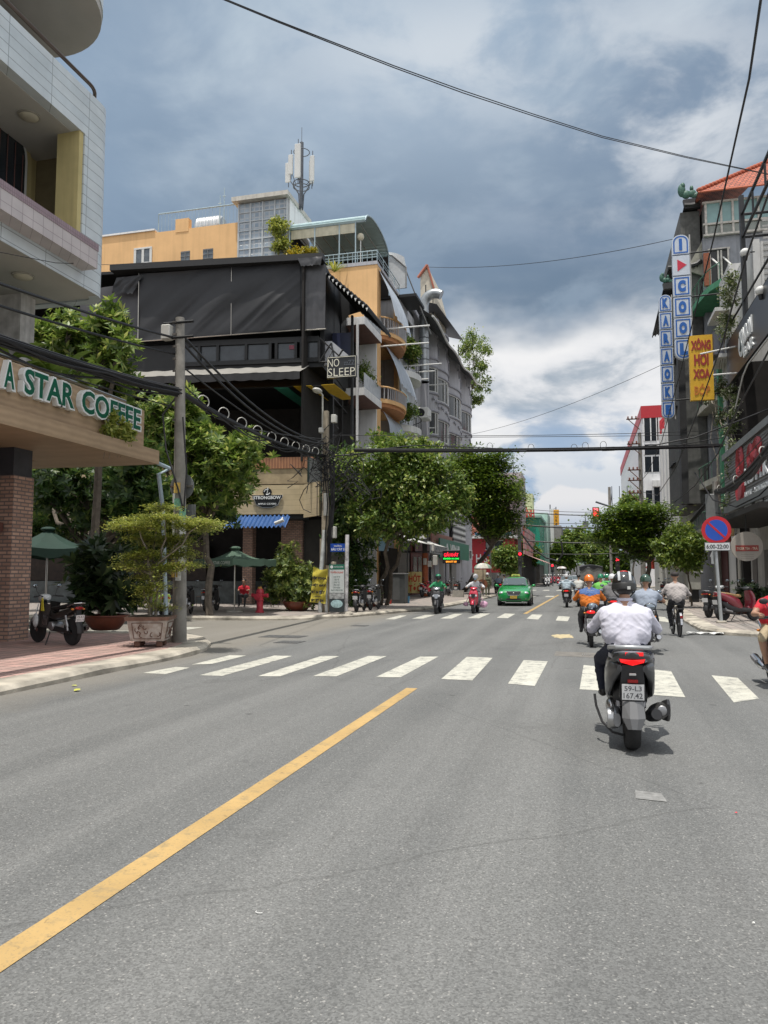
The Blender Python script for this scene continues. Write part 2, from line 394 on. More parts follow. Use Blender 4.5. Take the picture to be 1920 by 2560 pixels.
PINK=pattern('pink_pavers','brick',(.50,.31,.27),(.36,.25,.22),1.7,0,mort=.028,rough=.85,bump=.5,cm=(.16,.13,.115),bw=.5,rh=.5,off=0.,axis='xy')
GREYP=pattern('grey_pavers','brick',(.38,.32,.285),(.27,.25,.23),1.7,0,mort=.026,rough=.88,bump=.5,cm=(.15,.135,.12),bw=.5,rh=.5,off=0.,axis='xy')
def worn(name,c,base=(.17,.17,.165),lo=.60,hi=.72):
    m=bpy.data.materials.new(name);m.use_nodes=True;t,b=nodes_of(m);tcn=t.nodes.new('ShaderNodeTexCoord')
    def n_(sc,det,ro=.6):
        n=t.nodes.new('ShaderNodeTexNoise');n.inputs['Scale'].default_value=sc;n.inputs['Detail'].default_value=det;n.inputs['Roughness'].default_value=ro;t.links.new(tcn.outputs['Object'],n.inputs[0]);return n.outputs[0]
    def mx(f,a,b_):
        q=t.nodes.new('ShaderNodeMix');q.data_type='RGBA';t.links.new(f,q.inputs[0])
        for i,v in ((6,a),(7,b_)):
            if isinstance(v,tuple):q.inputs[i].default_value=(*v,1)
            else:t.links.new(v,q.inputs[i])
        return q.outputs[2]
    def rmp(v,a,b_,c_,d):
        r=t.nodes.new('ShaderNodeMapRange');t.links.new(v,r.inputs[0])
        for i,k in enumerate((a,b_,c_,d)):r.inputs[i+1].default_value=k
        return r.outputs[0]
    cc=mx(rmp(n_(1.6,6),.35,.65,0,1),tuple(v*.80 for v in c),c)
    cc=mx(rmp(n_(5.5,8,.75),lo-.10,hi-.08,0,.85),cc,base)
    cc=mx(rmp(n_(60,3,.5),.56,.68,0,.45),cc,base);cc=mx(rmp(n_(14,6,.7),.60,.66,0,.5),cc,tuple(v*.5 for v in base))
    t.links.new(cc,b.inputs['Base Color']);b.inputs['Roughness'].default_value=.8
    return m
WPAINT=worn('white_road_paint',(.56,.55,.48));YPAINT=worn('yellow_road_paint',(.50,.335,.135),(.24,.19,.11),.62,.76)
def struct(name,b,m,z=None):o=b.build(name,m);o['kind']='structure';return o
b=MB();b.quad((-1500,-1500,-.03),(1500,-1500,-.03),(1500,1500,-.03),(-1500,1500,-.03));struct('ground',b,CONC)
b=MB();b.quad((-70,-40,0),(70,-40,0),(70,520,0),(-70,520,0));struct('road',b,ASPH)
def offs(line,d):
    o=[]
    for i,p in enumerate(line):
        a=Vector(line[max(i-1,0)]);c=Vector(line[min(i+1,len(line)-1)]);t=(c-a).normalized();o.append((p[0]-t.y*d,p[1]+t.x*d))
    return o
def pavement(name,line,far,mtop,kw=.28,h=.13):
    """line: kerb line with the pavement on its left; far: outline closing the slab"""
    b=MB();inner=offs(line,kw)
    b.prism([(x,y,-.02) for x,y in inner+far],(0,0,h+.02-.006));struct(name,b,mtop)
    k=MB();lip=offs(line,.07);n=len(line);rnd=random.Random(len(name))
    vs=[]
    for i in range(n):
        j=rnd.uniform(-.022,.018)
        vs+=[(line[i][0],line[i][1],-.01),(line[i][0],line[i][1],h*.55+j),(lip[i][0],lip[i][1],h+j),(inner[i][0],inner[i][1],h),(inner[i][0],inner[i][1],-.01)]
    fs=[]
    for i in range(n-1):
        for q in range(4):fs.append((i*5+q,i*5+q+1,i*5+q+6,i*5+q+5))
    k.add(vs,[tuple(reversed(f)) for f in fs]);struct('kerb',k,KERB)
def dens(pts,st=.7):
    o=[]
    for a,c in zip(pts,pts[1:]):
        n=max(1,int(math.dist(a,c)/st))
        if math.dist(a,c)>25:n=4
        o+=[(a[0]+(c[0]-a[0])*i/n,a[1]+(c[1]-a[1])*i/n) for i in range(n)]
    return o+[pts[-1]]
pavement('pavement',dens([(-7.55,-30),(-7.52,0),(-7.52,13.9),(-7.75,14.9),(-8.2,16.0),(-8.8,16.9),(-9.7,17.6),(-11,17.8),(-40,14.2)]),[(-60,13),(-60,-30)],PINK,kw=.55)
LEFTFAR=[(-60,18.9),(-40,21.3),(-12.4,24.75),(-10.6,25.2),(-9.6,25.8),(-8.7,27.2),(-8.1,29),(-7.1,33),(-6.5,38),(-6.3,50),(-6.3,82),(-7.5,85),(-60,90)]
pavement('pavement',dens(LEFTFAR),[(-60,88)],GREYP,kw=.5)
pavement('pavement',dens([(-60,97),(-7.5,97),(-6.3,100),(-6.3,500)]),[(-60,500)],GREYP)
pavement('pavement',dens([(5.6,500),(5.6,102),(6.6,99),(60,99)]),[(60,500)],GREYP)
pavement('pavement',dens([(60,90),(6.8,86),(5.5,84),(5.4,72),(3.9,40),(3.2,28),(3.1,23.2),(3.35,22.3),(4.1,21.75),(5.5,21.5),(60,20.5)]),[],GREYP,kw=.5)
# painted markings
def mark(name,quads,m,z=.004):
    b=MB()
    for q in quads:b.add([(p[0],p[1],z) for p in q],[(0,1,2,3)])
    return struct(name,b,m)
def c1(x,y):return g((300+x*.4822)*.864,(1480+y*.4822)*.864)
def c2(x,y):return g((1300+x*.3737)*.864,(1480+y*.3737)*.864)
def c8(x,y):return g((940+x*.1808)*.864,(1380+y*.1808)*.864)
def c3(x,y):return g((1200+x*.217)*.864,(1180+y*.217)*.864)
qs=[[c1(118,420),c1(235,427),c1(362,393),c1(290,389)],[c1(372,377),c1(478,373),c1(655,330),c1(570,328)],
      [c1(413,432),c1(530,436),c1(893,332),c1(800,330)],[c1(715,437),c1(830,438),c1(1137,333),c1(1045,332)],
      [c1(1000,437),c1(1122,438),c1(1383,333),c1(1287,332)],[c1(1325,442),c1(1455,443),c1(1650,336),c1(1555,335)],
      [g(953,1467),g(1020,1470),g(1064,1421),g(1008,1419)],[g(1097,1477),g(1155,1482),g(1183,1429),g(1131,1426)],
      [c2(398,652),c2(640,668),c2(610,505),c2(425,490)],[c2(868,688),c2(1105,705),c2(1010,530),c2(840,515)],
      [c2(1280,558),c2(1455,575),c2(1600,715),c2(1430,740)]]
mark('crosswalk',qs,WPAINT)
qs=[[c8(125,930),c8(260,932),c8(425,880),c8(330,877)],[c8(495,922),c8(650,922),c8(810,872),c8(680,870)],[c8(885,920),c8(1045,922),c8(1200,855),c8(1080,855)],
      [c8(1265,915),c8(1420,917),c8(1580,852),c8(1440,850)],[c3(190,1680),c3(320,1685),c3(405,1635),c3(285,1630)],[c3(535,1690),c3(670,1700),c3(720,1645),c3(600,1640)],
      [c3(870,1712),c3(1010,1720),c3(1035,1668),c3(900,1660)],[g(1413,1340),g(1450,1345),g(1436,1333),g(1412,1331)]]
mark('crosswalk',qs,WPAINT)
mark('crosswalk',[[(x,56,0),(x+.6,56,0),(x+.6,59,0),(x,59,0)] for x in (-5.4,-4.1,-2.8,-.7,.8)]+[[(x,78,0),(x+.6,78,0),(x+.6,81.5,0),(x,81.5,0)] for x in (-5.4,-4.1,-2.8,-1.5,-.2,1.1,2.4,3.7)],WPAINT)
mark('centre_line',[[(-2.47,-12,0),(-2.31,-12,0),(-2.31,10.75,0),(-2.47,10.75,0)],[(-2.47,32,0),(-2.31,32,0),(-1.95,62,0),(-2.1,62,0)]],YPAINT)
mark('stop_line',[[(-17.5,21.2,0),(-14.4,21.55,0),(-14.4,21.8,0),(-17.5,21.45,0)],[(-12.5,20.3,0),(-11.2,20.4,0),(-11.2,21.4,0),(-12.1,21.3,0)],[(-16.5,19,0),(-12.2,19.4,0),(-12.2,19.55,0),(-16.5,19.15,0)]],WPAINT)
PATCH=mat('pale_patch',(.30,.29,.26),.9,var=.2,scale=8)
mark('road_patch',[[(-.62,15.7,0),(.42,15.5,0),(.42,16.4,0),(-.62,16.6,0)]],mat('old_asphalt_patch',(.165,.155,.14),.9,var=.2,scale=5,bump=.3),z=.0035)
b=MB()
rs=random.Random(4)
def blot(c,r,n=14,sx=1.):return [(c[0]+r*sx*math.cos(2*math.pi*k/n)*rs.uniform(.55,1.1),c[1]+r*math.sin(2*math.pi*k/n)*rs.uniform(.55,1.1),.0042) for k in range(n)]
b.add(blot((-.57,20.7),.9,18,.35),[tuple(range(18))]);struct('sand_spill',b,mat('spilt_sand',(.46,.38,.23),.95,var=.25,scale=9))
b=MB();p=g(1405,1718);b.add([(p.x-.11,p.y-.12,.0042),(p.x+.1,p.y-.15,.0042),(p.x+.08,p.y+.06,.0042),(p.x-.1,p.y+.1,.0042)],[(0,1,2,3)]);struct('road_stain',b,mat('chalky_stain',(.215,.215,.21),.9,var=.3,scale=20))
# things lying on the road
def drain(x,y,sx,sy,lab):
    t=thing('drain_cover',lab,'drain cover',(x,y,0))
    b=MB();b.box((x-sx,y-sy,.002),(x+sx,y+sy,.008));b.build('frame',mat('cast_iron',(.10,.10,.10),.7,.3,bump=.4),t)
    b=MB()
    for i in range(7):xx=x-sx*.8+i*sx*1.6/6;b.box((xx-.012,y-sy*.8,.008),(xx+.012,y+sy*.8,.014))
    b.build('grating',mat('cast_iron_bar',(.2,.2,.195),.6,.3),t)
p=g(612,1375);drain(p.x,p.y,.55,.35,'wide rusty drain grating in the asphalt of the side street mouth')
p=c1(880,260);drain(p.x,p.y,.3,.3,'small dark iron drain cover in the road behind the crosswalk')
p=c1(1243,175);drain(p.x,p.y,.24,.24,'little iron drain cover in the road by the far corner kerb')
b=MB()
for i in range(5):b.box((-.02+i*.035-.05,15.85,.004),(-.035+i*.035-.05,16.25,.012))
tag(b.build('manhole_grate',mat('cast_iron_bar',(.2,.2,.195))),'pale metal grate strip set in the patched asphalt behind the crosswalk','grate')
def litter(x,y,lab,m,r,name='scrap'):
    p=g(x,y);b=MB();n=8;rr=random.Random(int(x))
    vs=[(p.x+r*math.cos(k*.785)*rr.uniform(.4,1),p.y+r*math.sin(k*.785)*rr.uniform(.3,.8),.008+rr.uniform(0,r*.3)) for k in range(n)]+[(p.x,p.y,.012+r*.25)]
    b.add(vs,[(k,(k+1)%n,n) for k in range(n)]);tag(b.build(name,m),lab,'litter')
p=g(560,1973);b=MB();b.tube([(p.x+.018*math.cos(a),p.y+.012*math.sin(a),.008) for a in (2.6,3.2,3.9,4.6,5.3,6.)],.0022,5);tag(b.build('paper_scrap',mat('white_paper',(.7,.7,.68))),'thin white paper curl lying on the near asphalt','litter')
litter(166,1493,'yellow green fallen leaf cluster on the road near the left kerb',mat('fallen_leaf',(.45,.45,.08)),.10,'fallen_leaf')
litter(160,1483,'flat yellow leaf on the road just behind the leaf cluster',mat('fallen_leaf',(.45,.45,.08)),.06,'fallen_leaf')
litter(1590,1758,'tiny red scrap on the road at the right',mat('red_scrap',(.6,.03,.05)),.016,'paper_scrap')
litter(1628,1997,'tiny white scrap on the asphalt near the lower right edge',mat('white_paper',(.7,.7,.68)),.011,'paper_scrap')
# ================================================================ plants
def np_mesh(name,V,F,m,parent=None,smooth=False):
    me=bpy.data.meshes.new(name);n=len(V);k=F.shape[1]
    me.vertices.add(n);me.vertices.foreach_set('co',V.astype(np.float32).ravel())
    me.loops.add(F.size);me.loops.foreach_set('vertex_index',F.astype(np.int32).ravel())
    me.polygons.add(len(F));me.polygons.foreach_set('loop_start',np.arange(0,F.size,k,dtype=np.int32))
    me.materials.append(m);me.update(calc_edges=True);me.validate()
    o=bpy.data.objects.new(name,me);col.objects.link(o)
    if parent is not None:o.parent=parent;o.matrix_parent_inverse=Matrix.Translation(-parent.location)
    return o
def unit(a):return a/np.maximum(np.linalg.norm(a,axis=1,keepdims=True),1e-9)
def leaves(P,Dr,Nn,Ls,Wd,fold=.25):
    """P base points, Dr directions, Nn up normals, Ls lengths, Wd widths -> folded two-triangle leaves"""
    Dr=unit(Dr);S=unit(np.cross(Dr,Nn));U=np.cross(S,Dr);Ls=Ls[:,None];Wd=Wd[:,None]
    a=P;t=P+Dr*Ls;l=P+Dr*Ls*.5-S*Wd+U*Wd*fold;r=P+Dr*Ls*.5+S*Wd+U*Wd*fold
    V=np.stack([a,r,t,l],1).reshape(-1,3);i=np.arange(len(P))[:,None]*4
    F=np.concatenate([i+[0,1,2],i+[0,2,3]],1).reshape(-1,3)
    return V,F
def crown(lobes,mode,rg,dens=1.,size=.2,clump=.45):
    """leaf positions through the volume of a few ellipsoid lobes"""
    VV=[];off=0;FF=[];tips=[]
    for (c,r) in lobes:
        c=np.array(c,float);r=np.array(r,float)
        nc=max(5,int(dens*6.5*(r[0]*r[1]+r[1]*r[2]+r[0]*r[2])/3/clump**2))
        d=unit(rg.normal(size=(nc,3)));rad=rg.uniform(.15,1.08,(nc,1))**.6
        cc=c+d*rad*r*rg.uniform(.82,1.12,(nc,1));tips.append(cc)
        if mode=='whorl':
            k=9;q=8;ctr=np.repeat(cc,q,0)+rg.normal(size=(nc*q,3))*clump*.55
            ax=unit(np.repeat(d,q,0)*.8+[0,0,.7]+rg.normal(size=(nc*q,3))*.35)
            u=unit(np.cross(ax,rg.normal(size=ax.shape)));v=np.cross(ax,u)
            th=(np.arange(k)/k*2*math.pi)[None,:]+rg.uniform(0,6,(len(ax),1))
            D_=u[:,None]*np.cos(th)[...,None]+v[:,None]*np.sin(th)[...,None]+ax[:,None]*rg.uniform(-.15,.75,(len(ax),k,1))
            P=np.repeat(ctr[:,None],k,1).reshape(-1,3);D_=D_.reshape(-1,3);Nn=np.repeat(ax[:,None],k,1).reshape(-1,3)
            Ls=rg.uniform(.75,1.2,len(P))*size;Wd=Ls*.17
        elif mode=='pad':
            k=100;P=np.repeat(cc,k,0)+rg.normal(size=(nc*k,3))*[clump*.8,clump*.8,clump*.2]
            D_=rg.normal(size=P.shape)*[1,1,.3];Nn=np.tile([0,0,1.],(len(P),1))+rg.normal(size=P.shape)*.25
            Ls=rg.uniform(.6,1.3,len(P))*size;Wd=Ls*.26
        else:
            k=64;P=np.repeat(cc,k,0)+rg.normal(size=(nc*k,3))*clump*.36*np.repeat(rg.uniform(.6,1.5,(nc,1)),k,0)
            D_=np.repeat(d,k,0)*.6+rg.normal(size=P.shape)*.8+[0,0,-.25];Nn=rg.normal(size=P.shape)*.5+[0,0,1.]+np.repeat(d,k,0)*.4
            Ls=rg.uniform(.6,1.3,len(P))*size;Wd=Ls*.25
        V,F=leaves(P,D_,Nn,Ls,Wd);VV.append(V);FF.append(F+off);off+=len(V)
    return np.concatenate(VV),np.concatenate(FF),tips
BARK=mat('bark',(.115,.095,.075),.95,var=.35,scale=6,bump=.8,bscale=18)
BARKG=mat('pale_bark',(.22,.19,.15),.95,var=.3,scale=6,bump=.8,bscale=18)
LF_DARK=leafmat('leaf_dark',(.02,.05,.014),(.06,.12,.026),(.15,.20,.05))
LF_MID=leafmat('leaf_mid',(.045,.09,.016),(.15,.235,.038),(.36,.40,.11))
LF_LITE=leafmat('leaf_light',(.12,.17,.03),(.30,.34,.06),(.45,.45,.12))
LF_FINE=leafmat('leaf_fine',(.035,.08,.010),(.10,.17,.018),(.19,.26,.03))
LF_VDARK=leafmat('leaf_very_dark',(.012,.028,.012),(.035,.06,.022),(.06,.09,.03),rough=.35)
def branch(b,a,c,r0,r1,rnd,k=5,sag=.12):
    a=Vector(a);c=Vector(c);pts=[];L_=(c-a).length
    for i in range(k+1):
        t=i/k;p=a.lerp(c,t);p+=Vector((rnd.uniform(-1,1),rnd.uniform(-1,1),rnd.uniform(-1,1)))*L_*.04*math.sin(math.pi*t);p.z+=math.sin(math.pi*t)*L_*sag*.4;pts.append(p)
    b.tube(pts,[r0+(r1-r0)*i/k for i in range(k+1)],7);return pts
def tree(label,base,lobes,mode='spray',lf=None,seed=1,size=.2,clump=.45,dens=1.,tr=.13,fork=None,name='tree',cat='tree',group=None,bark=None,stems=None,limbs=14):
    rg=np.random.default_rng(seed);rnd=random.Random(seed);base=Vector(base)
    if mode !='pad' or len(lobes)<12:
        for (c_,r_) in list(lobes):
            for q in range(2):
                dv=Vector((rnd.uniform(-1,1),rnd.uniform(-1,1),rnd.uniform(-.5,1))).normalized();k_=rnd.uniform(.28,.42);lobes.append((tuple(c_[i]+dv[i]*r_[i]*1.05 for i in range(3)),tuple(x*k_ for x in r_)))
    t=thing(name,label,cat,base,0,group)
    V,F,tips=crown(lobes,mode,rg,dens,size,clump)
    np_mesh('crown',V,F,lf or LF_MID,t)
    b=MB();zmin=min(l[0][2]-l[1][2]*.5 for l in lobes);cx=sum(l[0][0] for l in lobes)/len(lobes);cy=sum(l[0][1] for l in lobes)/len(lobes)
    fk=Vector(fork) if fork else Vector((base.x+(cx-base.x)*.4,base.y+(cy-base.y)*.4,base.z+(zmin-base.z)*.8))
    for s_ in (stems or [(0,0)]):branch(b,base+Vector((s_[0],s_[1],-.03)),fk+Vector((s_[0]*2.2,s_[1]*2.2,0)),tr,tr*.7,rnd,6,.02)
    for i,(c,r) in enumerate(lobes):
        q=Vector(c)-Vector((0,0,r[2]*.35));s_=(stems or [(0,0)])[i%len(stems or [0])]
        branch(b,fk+Vector((s_[0]*2.2,s_[1]*2.2,0)),q,tr*.62,tr*.3,rnd)
        tp=tips[i]
        for j in range(min(limbs,len(tp))):branch(b,q,tp[int(rnd.random()*len(tp))],tr*.26,.012,rnd,4)
    b.build('trunk',bark or BARK,t,smooth=True)
    return t
def bushes(b_,P,Dr,L0,W0):pass
def fronds(c,n,L0,W0,rg,up=.9,segs=6,droop=.9):
    """long strap leaves bending over (dracaena, banana, agave)"""
    b=MB()
    for i in range(n):
        a=rg.uniform(0,6.283);l=L0*rg.uniform(.7,1.15);e=rg.uniform(up*.45,up);w_=W0*rg.uniform(.8,1.2);p=Vector(c);d=Vector((math.cos(a)*math.cos(e),math.sin(a)*math.cos(e),math.sin(e)));s_=Vector((-math.sin(a),math.cos(a),0))
        vs=[]
        for k in range(segs+1):
            t=k/segs;ww=w_*(math.sin(math.pi*min(1,t*.92+.08))**.6);nn=d.cross(s_)
            vs+=[p-s_*ww-nn*ww*.3,p.copy(),p+s_*ww-nn*ww*.3]
            p=p+d*l/segs;d=(d+Vector((0,0,-droop/segs*(.6+t)))).normalized()
        fs=[]
        for k in range(segs):fs+=[(3*k,3*k+1,3*k+4,3*k+3),(3*k+1,3*k+2,3*k+5,3*k+4)]
        b.add(vs,fs)
    return b
TERRA=mat('glazed_bowl',(.16,.045,.025),.35,var=.2,scale=5)
SOIL=mat('soil',(.06,.045,.03),.95,var=.3,scale=20,bump=.6)
def bowl(parent,c,r,h,m=None,name='pot'):
    b=MB();b.lathe([(r*.52,0),(r*.60,.02),(r*.78,h*.35),(r*.95,h*.75),(r*.97,h*.88),(r*1.05,h*.92),(r*1.05,h),(r*.93,h),(r*.90,h*.86)],c,n=28)
    b.build(name,m or TERRA,parent,smooth=30);b=MB();b.lathe([(r*.91,h*.86),(.001,h*.9)],c,n=20);b.build('soil',SOIL,parent,smooth=True)
# ================================================================ corner cafe building, near left
TILE=pattern('white_wall_tile','brick',(.66,.71,.73),(.60,.66,.69),1.,0,mort=.008,rough=.28,bump=.25,cm=(.25,.28,.29),bw=1.3,rh=.235,off=0.,axis='sz')
PLAST=mat('grey_plaster',(.38,.37,.34),.92,var=.14,scale=1.2,streak=.35,bump=.15)
SOFF=mat('soffit_paint',(.46,.445,.41),.92,var=.10,scale=.9,bump=.1)
YELW=mat('yellow_plaster',(.50,.42,.20),.9,var=.12,scale=1.4,streak=.3)
MARB=mat('marble_cladding',(.52,.50,.48),.4,var=.25,scale=3.5,c2=(.38,.36,.34),streak=.5)
PINKT=pattern('pink_tile','brick',(.60,.545,.535),(.55,.50,.495),1.,0,mort=.006,rough=.4,bump=.15,cm=(.3,.24,.25),bw=.3,rh=.3,off=0.,axis='sz')
PINKD=pattern('mauve_tile','brick',(.36,.27,.29),(.31,.23,.25),1.,0,mort=.008,rough=.4,bump=.15,cm=(.22,.16,.18),bw=.06,rh=.2,off=0.,axis='sz')
BRICK=pattern('cafe_brick','brick',(.56,.36,.27),(.36,.22,.165),1.,0,mort=.016,rough=.85,bump=1.,cm=(.20,.16,.14),bw=.24,rh=.085,axis='sz')
WOODF=pattern('wood_look_tile','hstripe',(.46,.33,.21),(.38,.27,.17),2.2,2.5,rough=.55,bump=.06,axis='yz')
STEEL=mat('stainless_steel',(.45,.42,.38),.28,1.,var=.05)
DKPANEL=mat('dark_panel',(.045,.047,.055),.6,var=.2,scale=4)
BLACK=mat('matt_black',(.012,.012,.013),.7,var=.2)
DARKIN=mat('dark_interior',(.016,.014,.013),.9,var=.3,scale=2)
GLASS=mat('dark_window_glass',(.02,.025,.03),.06,var=.0,spec=.8)
WFRAME=mat('white_frame',(.62,.62,.60),.5,var=.06)
GREENL=mat('green_letter_face',(.003,.10,.055),.35,var=.04)
WLET=mat('white_letter_edge',(.74,.76,.76),.4,var=.04)
cafe=thing('cafe_building','white tiled corner building with rounded balconies above a wood clad coffee fascia','building',(-14,10,.13))
FX=-11.0
def strip_plan(pts,z0,z1,th,n_arc=0):
    """vertical band following a plan polyline, thickness inward (left side)"""
    b=MB();inn=offs(pts,th)
    for i in range(len(pts)-1):
        a,c,d,e=pts[i],pts[i+1],inn[i+1],inn[i]
        b.add([(a[0],a[1],z0),(c[0],c[1],z0),(d[0],d[1],z0),(e[0],e[1],z0),(a[0],a[1],z1),(c[0],c[1],z1),(d[0],d[1],z1),(e[0],e[1],z1)],
              [(0,3,2,1),(4,5,6,7),(0,1,5,4),(2,3,7,6)]+([(3,0,4,7)] if i==0 else [])+([(1,2,6,5)] if i==len(pts)-2 else []))
    return b
def rnd_corner(x,y,r,n=8):return [(x-r+r*math.cos(a),y-r+r*math.sin(a)) for a in [math.pi/2*k/n for k in range(n+1)]]
YE=wx(245,400,FX).y
z_sof=wx(175,618,FX).z;zp0=wx(205,578,FX+.4).z;zp1=wx(209,527,FX+.4).z
z_op=wx(184,289,FX).z;z_top=wx(246,250,FX).z;z_s3=wx(258,60,FX+.2).z
YO=wx(178,480,FX).y # end of the balcony opening
plan=[(FX,-8),(FX,YE-.6)]+rnd_corner(FX,YE,.55)+[(-22,YE-.3)]
strip_plan(plan,z_sof,zp0+.02,.25).build('wall',TILE,cafe,smooth=30,label='narrow tiled wall band under the balcony')
planR=[(FX,YO),(FX,YE-.6)]+rnd_corner(FX,YE,.55)+[(-22,YE-.3)]
strip_plan(planR,zp0+.02,z_op,.25).build('wall',TILE,cafe,smooth=30)
strip_plan(plan,z_op,z_top,.25).build('wall',TILE,cafe,smooth=30,label='tiled parapet band above the open balcony')
b=MB();b.box((FX-.62,YO-.02,zp0),(FX-.03,YO-.06+.04-.14,z_op));b.build('pilaster',YELW,cafe)
b=MB();b.box((-21,-8,z_sof+.02),(FX-.26,YE-.32,z_sof+.20));b.box((-21,-8,z_sof-.004),(FX-.02,YE-.5,z_sof+.02));b.build('soffit',SOFF,cafe)
b=MB();b.box((-21,-8,z_op-.01),(FX-.252,YE-.32,z_op+.2));b.build('soffit',SOFF,cafe)
b=MB();b.box((-21,-8,zp0+.03),(FX-.26,YE-.32,zp0+.1));b.build('balcony_floor',PLAST,cafe)
# back wall of the balcony, doorway with arched window
XB=FX-1.9;ya=wx(88,420,XB).y;
b=MB();b.box((XB-.2,-8,zp0+.1),(XB,ya,z_op));b.box((XB-3,ya-.2,zp0+.1),(XB-.2,ya,z_op));b.build('balcony_wall',YELW,cafe)
b=MB();b.box((XB-3.2,ya,zp0+.1),(XB-3,YE-.3,z_op));b.box((XB-3,YE-.42,zp0+.1),(FX-.7,YE-.36,z_op));b.build('recess_wall',mat('shaded_yellow_plaster',(.16,.13,.07),.9),cafe)  # recess shade put into the plaster colour, with a liner added over the tile
yw=wx(45,380,XB+.05).y;zw0=zp0+.6;zw1=wx(0,300,XB).z
def arch(y0,y1,z0,zs,n=14):
    cy=(y0+y1)/2;ry=(y1-y0)/2;return [(y0,z0),(y1,z0)]+[(cy+ry*math.cos(math.pi*k/n),zs+ry*.75*math.sin(math.pi*k/n)) for k in range(n+1)]
yw0=yw-2.2
zs=wx(45,350,XB).z
for nm,e,dx,m in (('arch_moulding',.30,.10,YELW),('window_frame',.10,.14,WFRAME),('window',0,.16,GLASS)):
    b=MB();b.prism([(XB+.003,y,z) for y,z in arch(yw0-e,yw+e,zw0,zs)],(dx,0,0));o=b.build(nm,m,cafe)
b=MB()
for i in range(9):yy=yw0+.1+i*(yw-yw0-.2)/8;b.tube([(XB+.18,yy,zw0),(XB+.18,yy,zs+.5*math.sin(math.pi*(yy-yw0)/(yw-yw0)))],.01,5)
b.build('window_grille',mat('rust_grille',(.12,.05,.04),.7),cafe)
# pink balcony that stands out, with steel rail
XP=FX+.4;yp=YO+.05
b=MB();b.box((FX+.003,-8,zp0),(XP,yp,zp1-.16));b.build('balcony',PINKT,cafe)
b=MB();b.box((FX-.25,-8,zp1-.16),(XP+.012,yp+.012,zp1));b.build('balcony_cap',PINKD,cafe)
b=MB();b.tube([(FX-.1,-8,zp1+.26),(FX-.1,YO-.12,zp1+.26)],.035,10)
for y in [YO-.8-k*1.7 for k in range(6)]:
    for e in (0,.14):b.tube([(FX-.1,y-e,zp1),(FX-.1,y-e,zp1+.26)],.014,6)
b.build('railing',STEEL,cafe,smooth=True)
# parapet rail of the floor above with curved end
pr=[(FX-.1,-8,z_top+.3),(FX-.1,YE-2.0,z_top+.3)]+[(FX-.1-.55*(1-math.cos(a)),YE-.9+.6*math.sin(a),z_top+.30-.12*math.sin(a)**4) for a in [math.pi/2*k/8 for k in range(9)]]+[(FX-1.1,YE-.3,z_top+.05)]
b=MB();b.tube(pr,.045,10)
for y in (YE-4.2,YE-4.05,YE-8,YE-8.15):b.tube([(FX-.1,y,z_top),(FX-.1,y,z_top+.3)],.015,6)
b.build('railing',mat('bronze_steel',(.22,.17,.14),.3,1.),cafe,smooth=True)
# top floor: slab with a wide round corner, wall and column behind
rc=rnd_corner(FX+.25,YE+.35,2.0,12)
b=MB();b.prism([(FX+.25,-8,z_s3)]+[(x,y,z_s3) for x,y in rc]+[(-20,YE-.3,z_s3),(-20,-8,z_s3)],(0,0,.2));b.build('soffit',SOFF,cafe)
strip_plan([(FX+.27,-8)]+[(x+.02,y+.02) for x,y in rc]+[(-20,YE-.28)],z_s3+.2,z_s3+1.3,.2).build('wall',TILE,cafe,smooth=30)
ycol=wx(120,70,FX-2.2).y
b=MB();b.box((FX-2.9,ycol-1.5,z_top-.4),(FX-2.2,ycol,z_s3));b.box((-20,-8,z_top-.4),(FX-3.4,YE-2.2,z_s3));b.build('column',MARB,cafe)
b=MB();b.box((FX-2.2,ycol-6,z_top+1.15),(FX-1.75,ycol-1.2,z_top+1.42),.02);b.build('ledge',PINKD,cafe)
for (x,y,zz) in ((63,250,z_op-.012),(50,595,z_sof-.006)):
    p=g(x,y,zz);t=b=MB();b.lathe([(.001,-.09),(.12,-.085),(.19,-.05),(.2,-.03)],(p.x,p.y,p.z),n=24)
    c_=b.build('ceiling_light',mat('lamp_diffuser',(.5,.46,.36),.5),cafe,smooth=True)
    b=MB();b.lathe([(.2,-.032),(.235,-.03),(.235,0)],(p.x,p.y,p.z),n=24);b.build('lamp_ring',mat('lamp_ring',(.35,.33,.28),.5),c_,smooth=30)
# first floor terrace behind the fascia: column, wall
pc=wx(48,700,FX-1.5)
b=MB();y1=wx(75,700,FX-1.6).y;y0=wx(44,700,FX-1.6).y;b.box((FX-2.5,y0,5.2),(FX-1.6,y1,z_sof-.006));b.build('column',MARB,cafe)
b=MB();b.box((-20,-8,5.2),(FX-2.55,y1-.1,z_sof-.006));b.build('terrace_wall',PLAST,cafe)
b=MB();b.box((FX-2.549,y0-2.2,5.3),(FX-2.50,y0-.35,7.6));b.build('window',GLASS,cafe)
# fascia
YF=wx(311,930,FX).y;zf0=wx(311,970,FX).z;zf1=wx(311,887,FX).z;YB=wx(344,990,FX+.3).y;zb0=wx(344,1003,FX+.3).z
b=MB();b.box((FX-.25,-8,zf0-.02),(FX,YF,zf1));b.build('fascia',WOODF,cafe)
b=MB();b.box((-13.4,-8,zb0),(FX+.3,YB,zf0-.02));b.box((-18.5,YF-1.0,zb0+.01),(-13.4,YB-.01,zf0-.03));b.build('canopy',WOODF,cafe)
b=MB();b.box((-18.4,-8,zf1-.35),(FX-.25,YF-.4,zf1-.25));b.build('terrace_floor',CONC,cafe)
b=MB();b.tube([(FX-.2,5,zf1+.13),(FX-.2,wx(270,880,FX-.2).y,zf1+.13)],.045,10);b.build('top_rail',STEEL,cafe,smooth=True)
def fc(x,y):return ((0+x*.2773)*.864,(780+y*.2773)*.864)
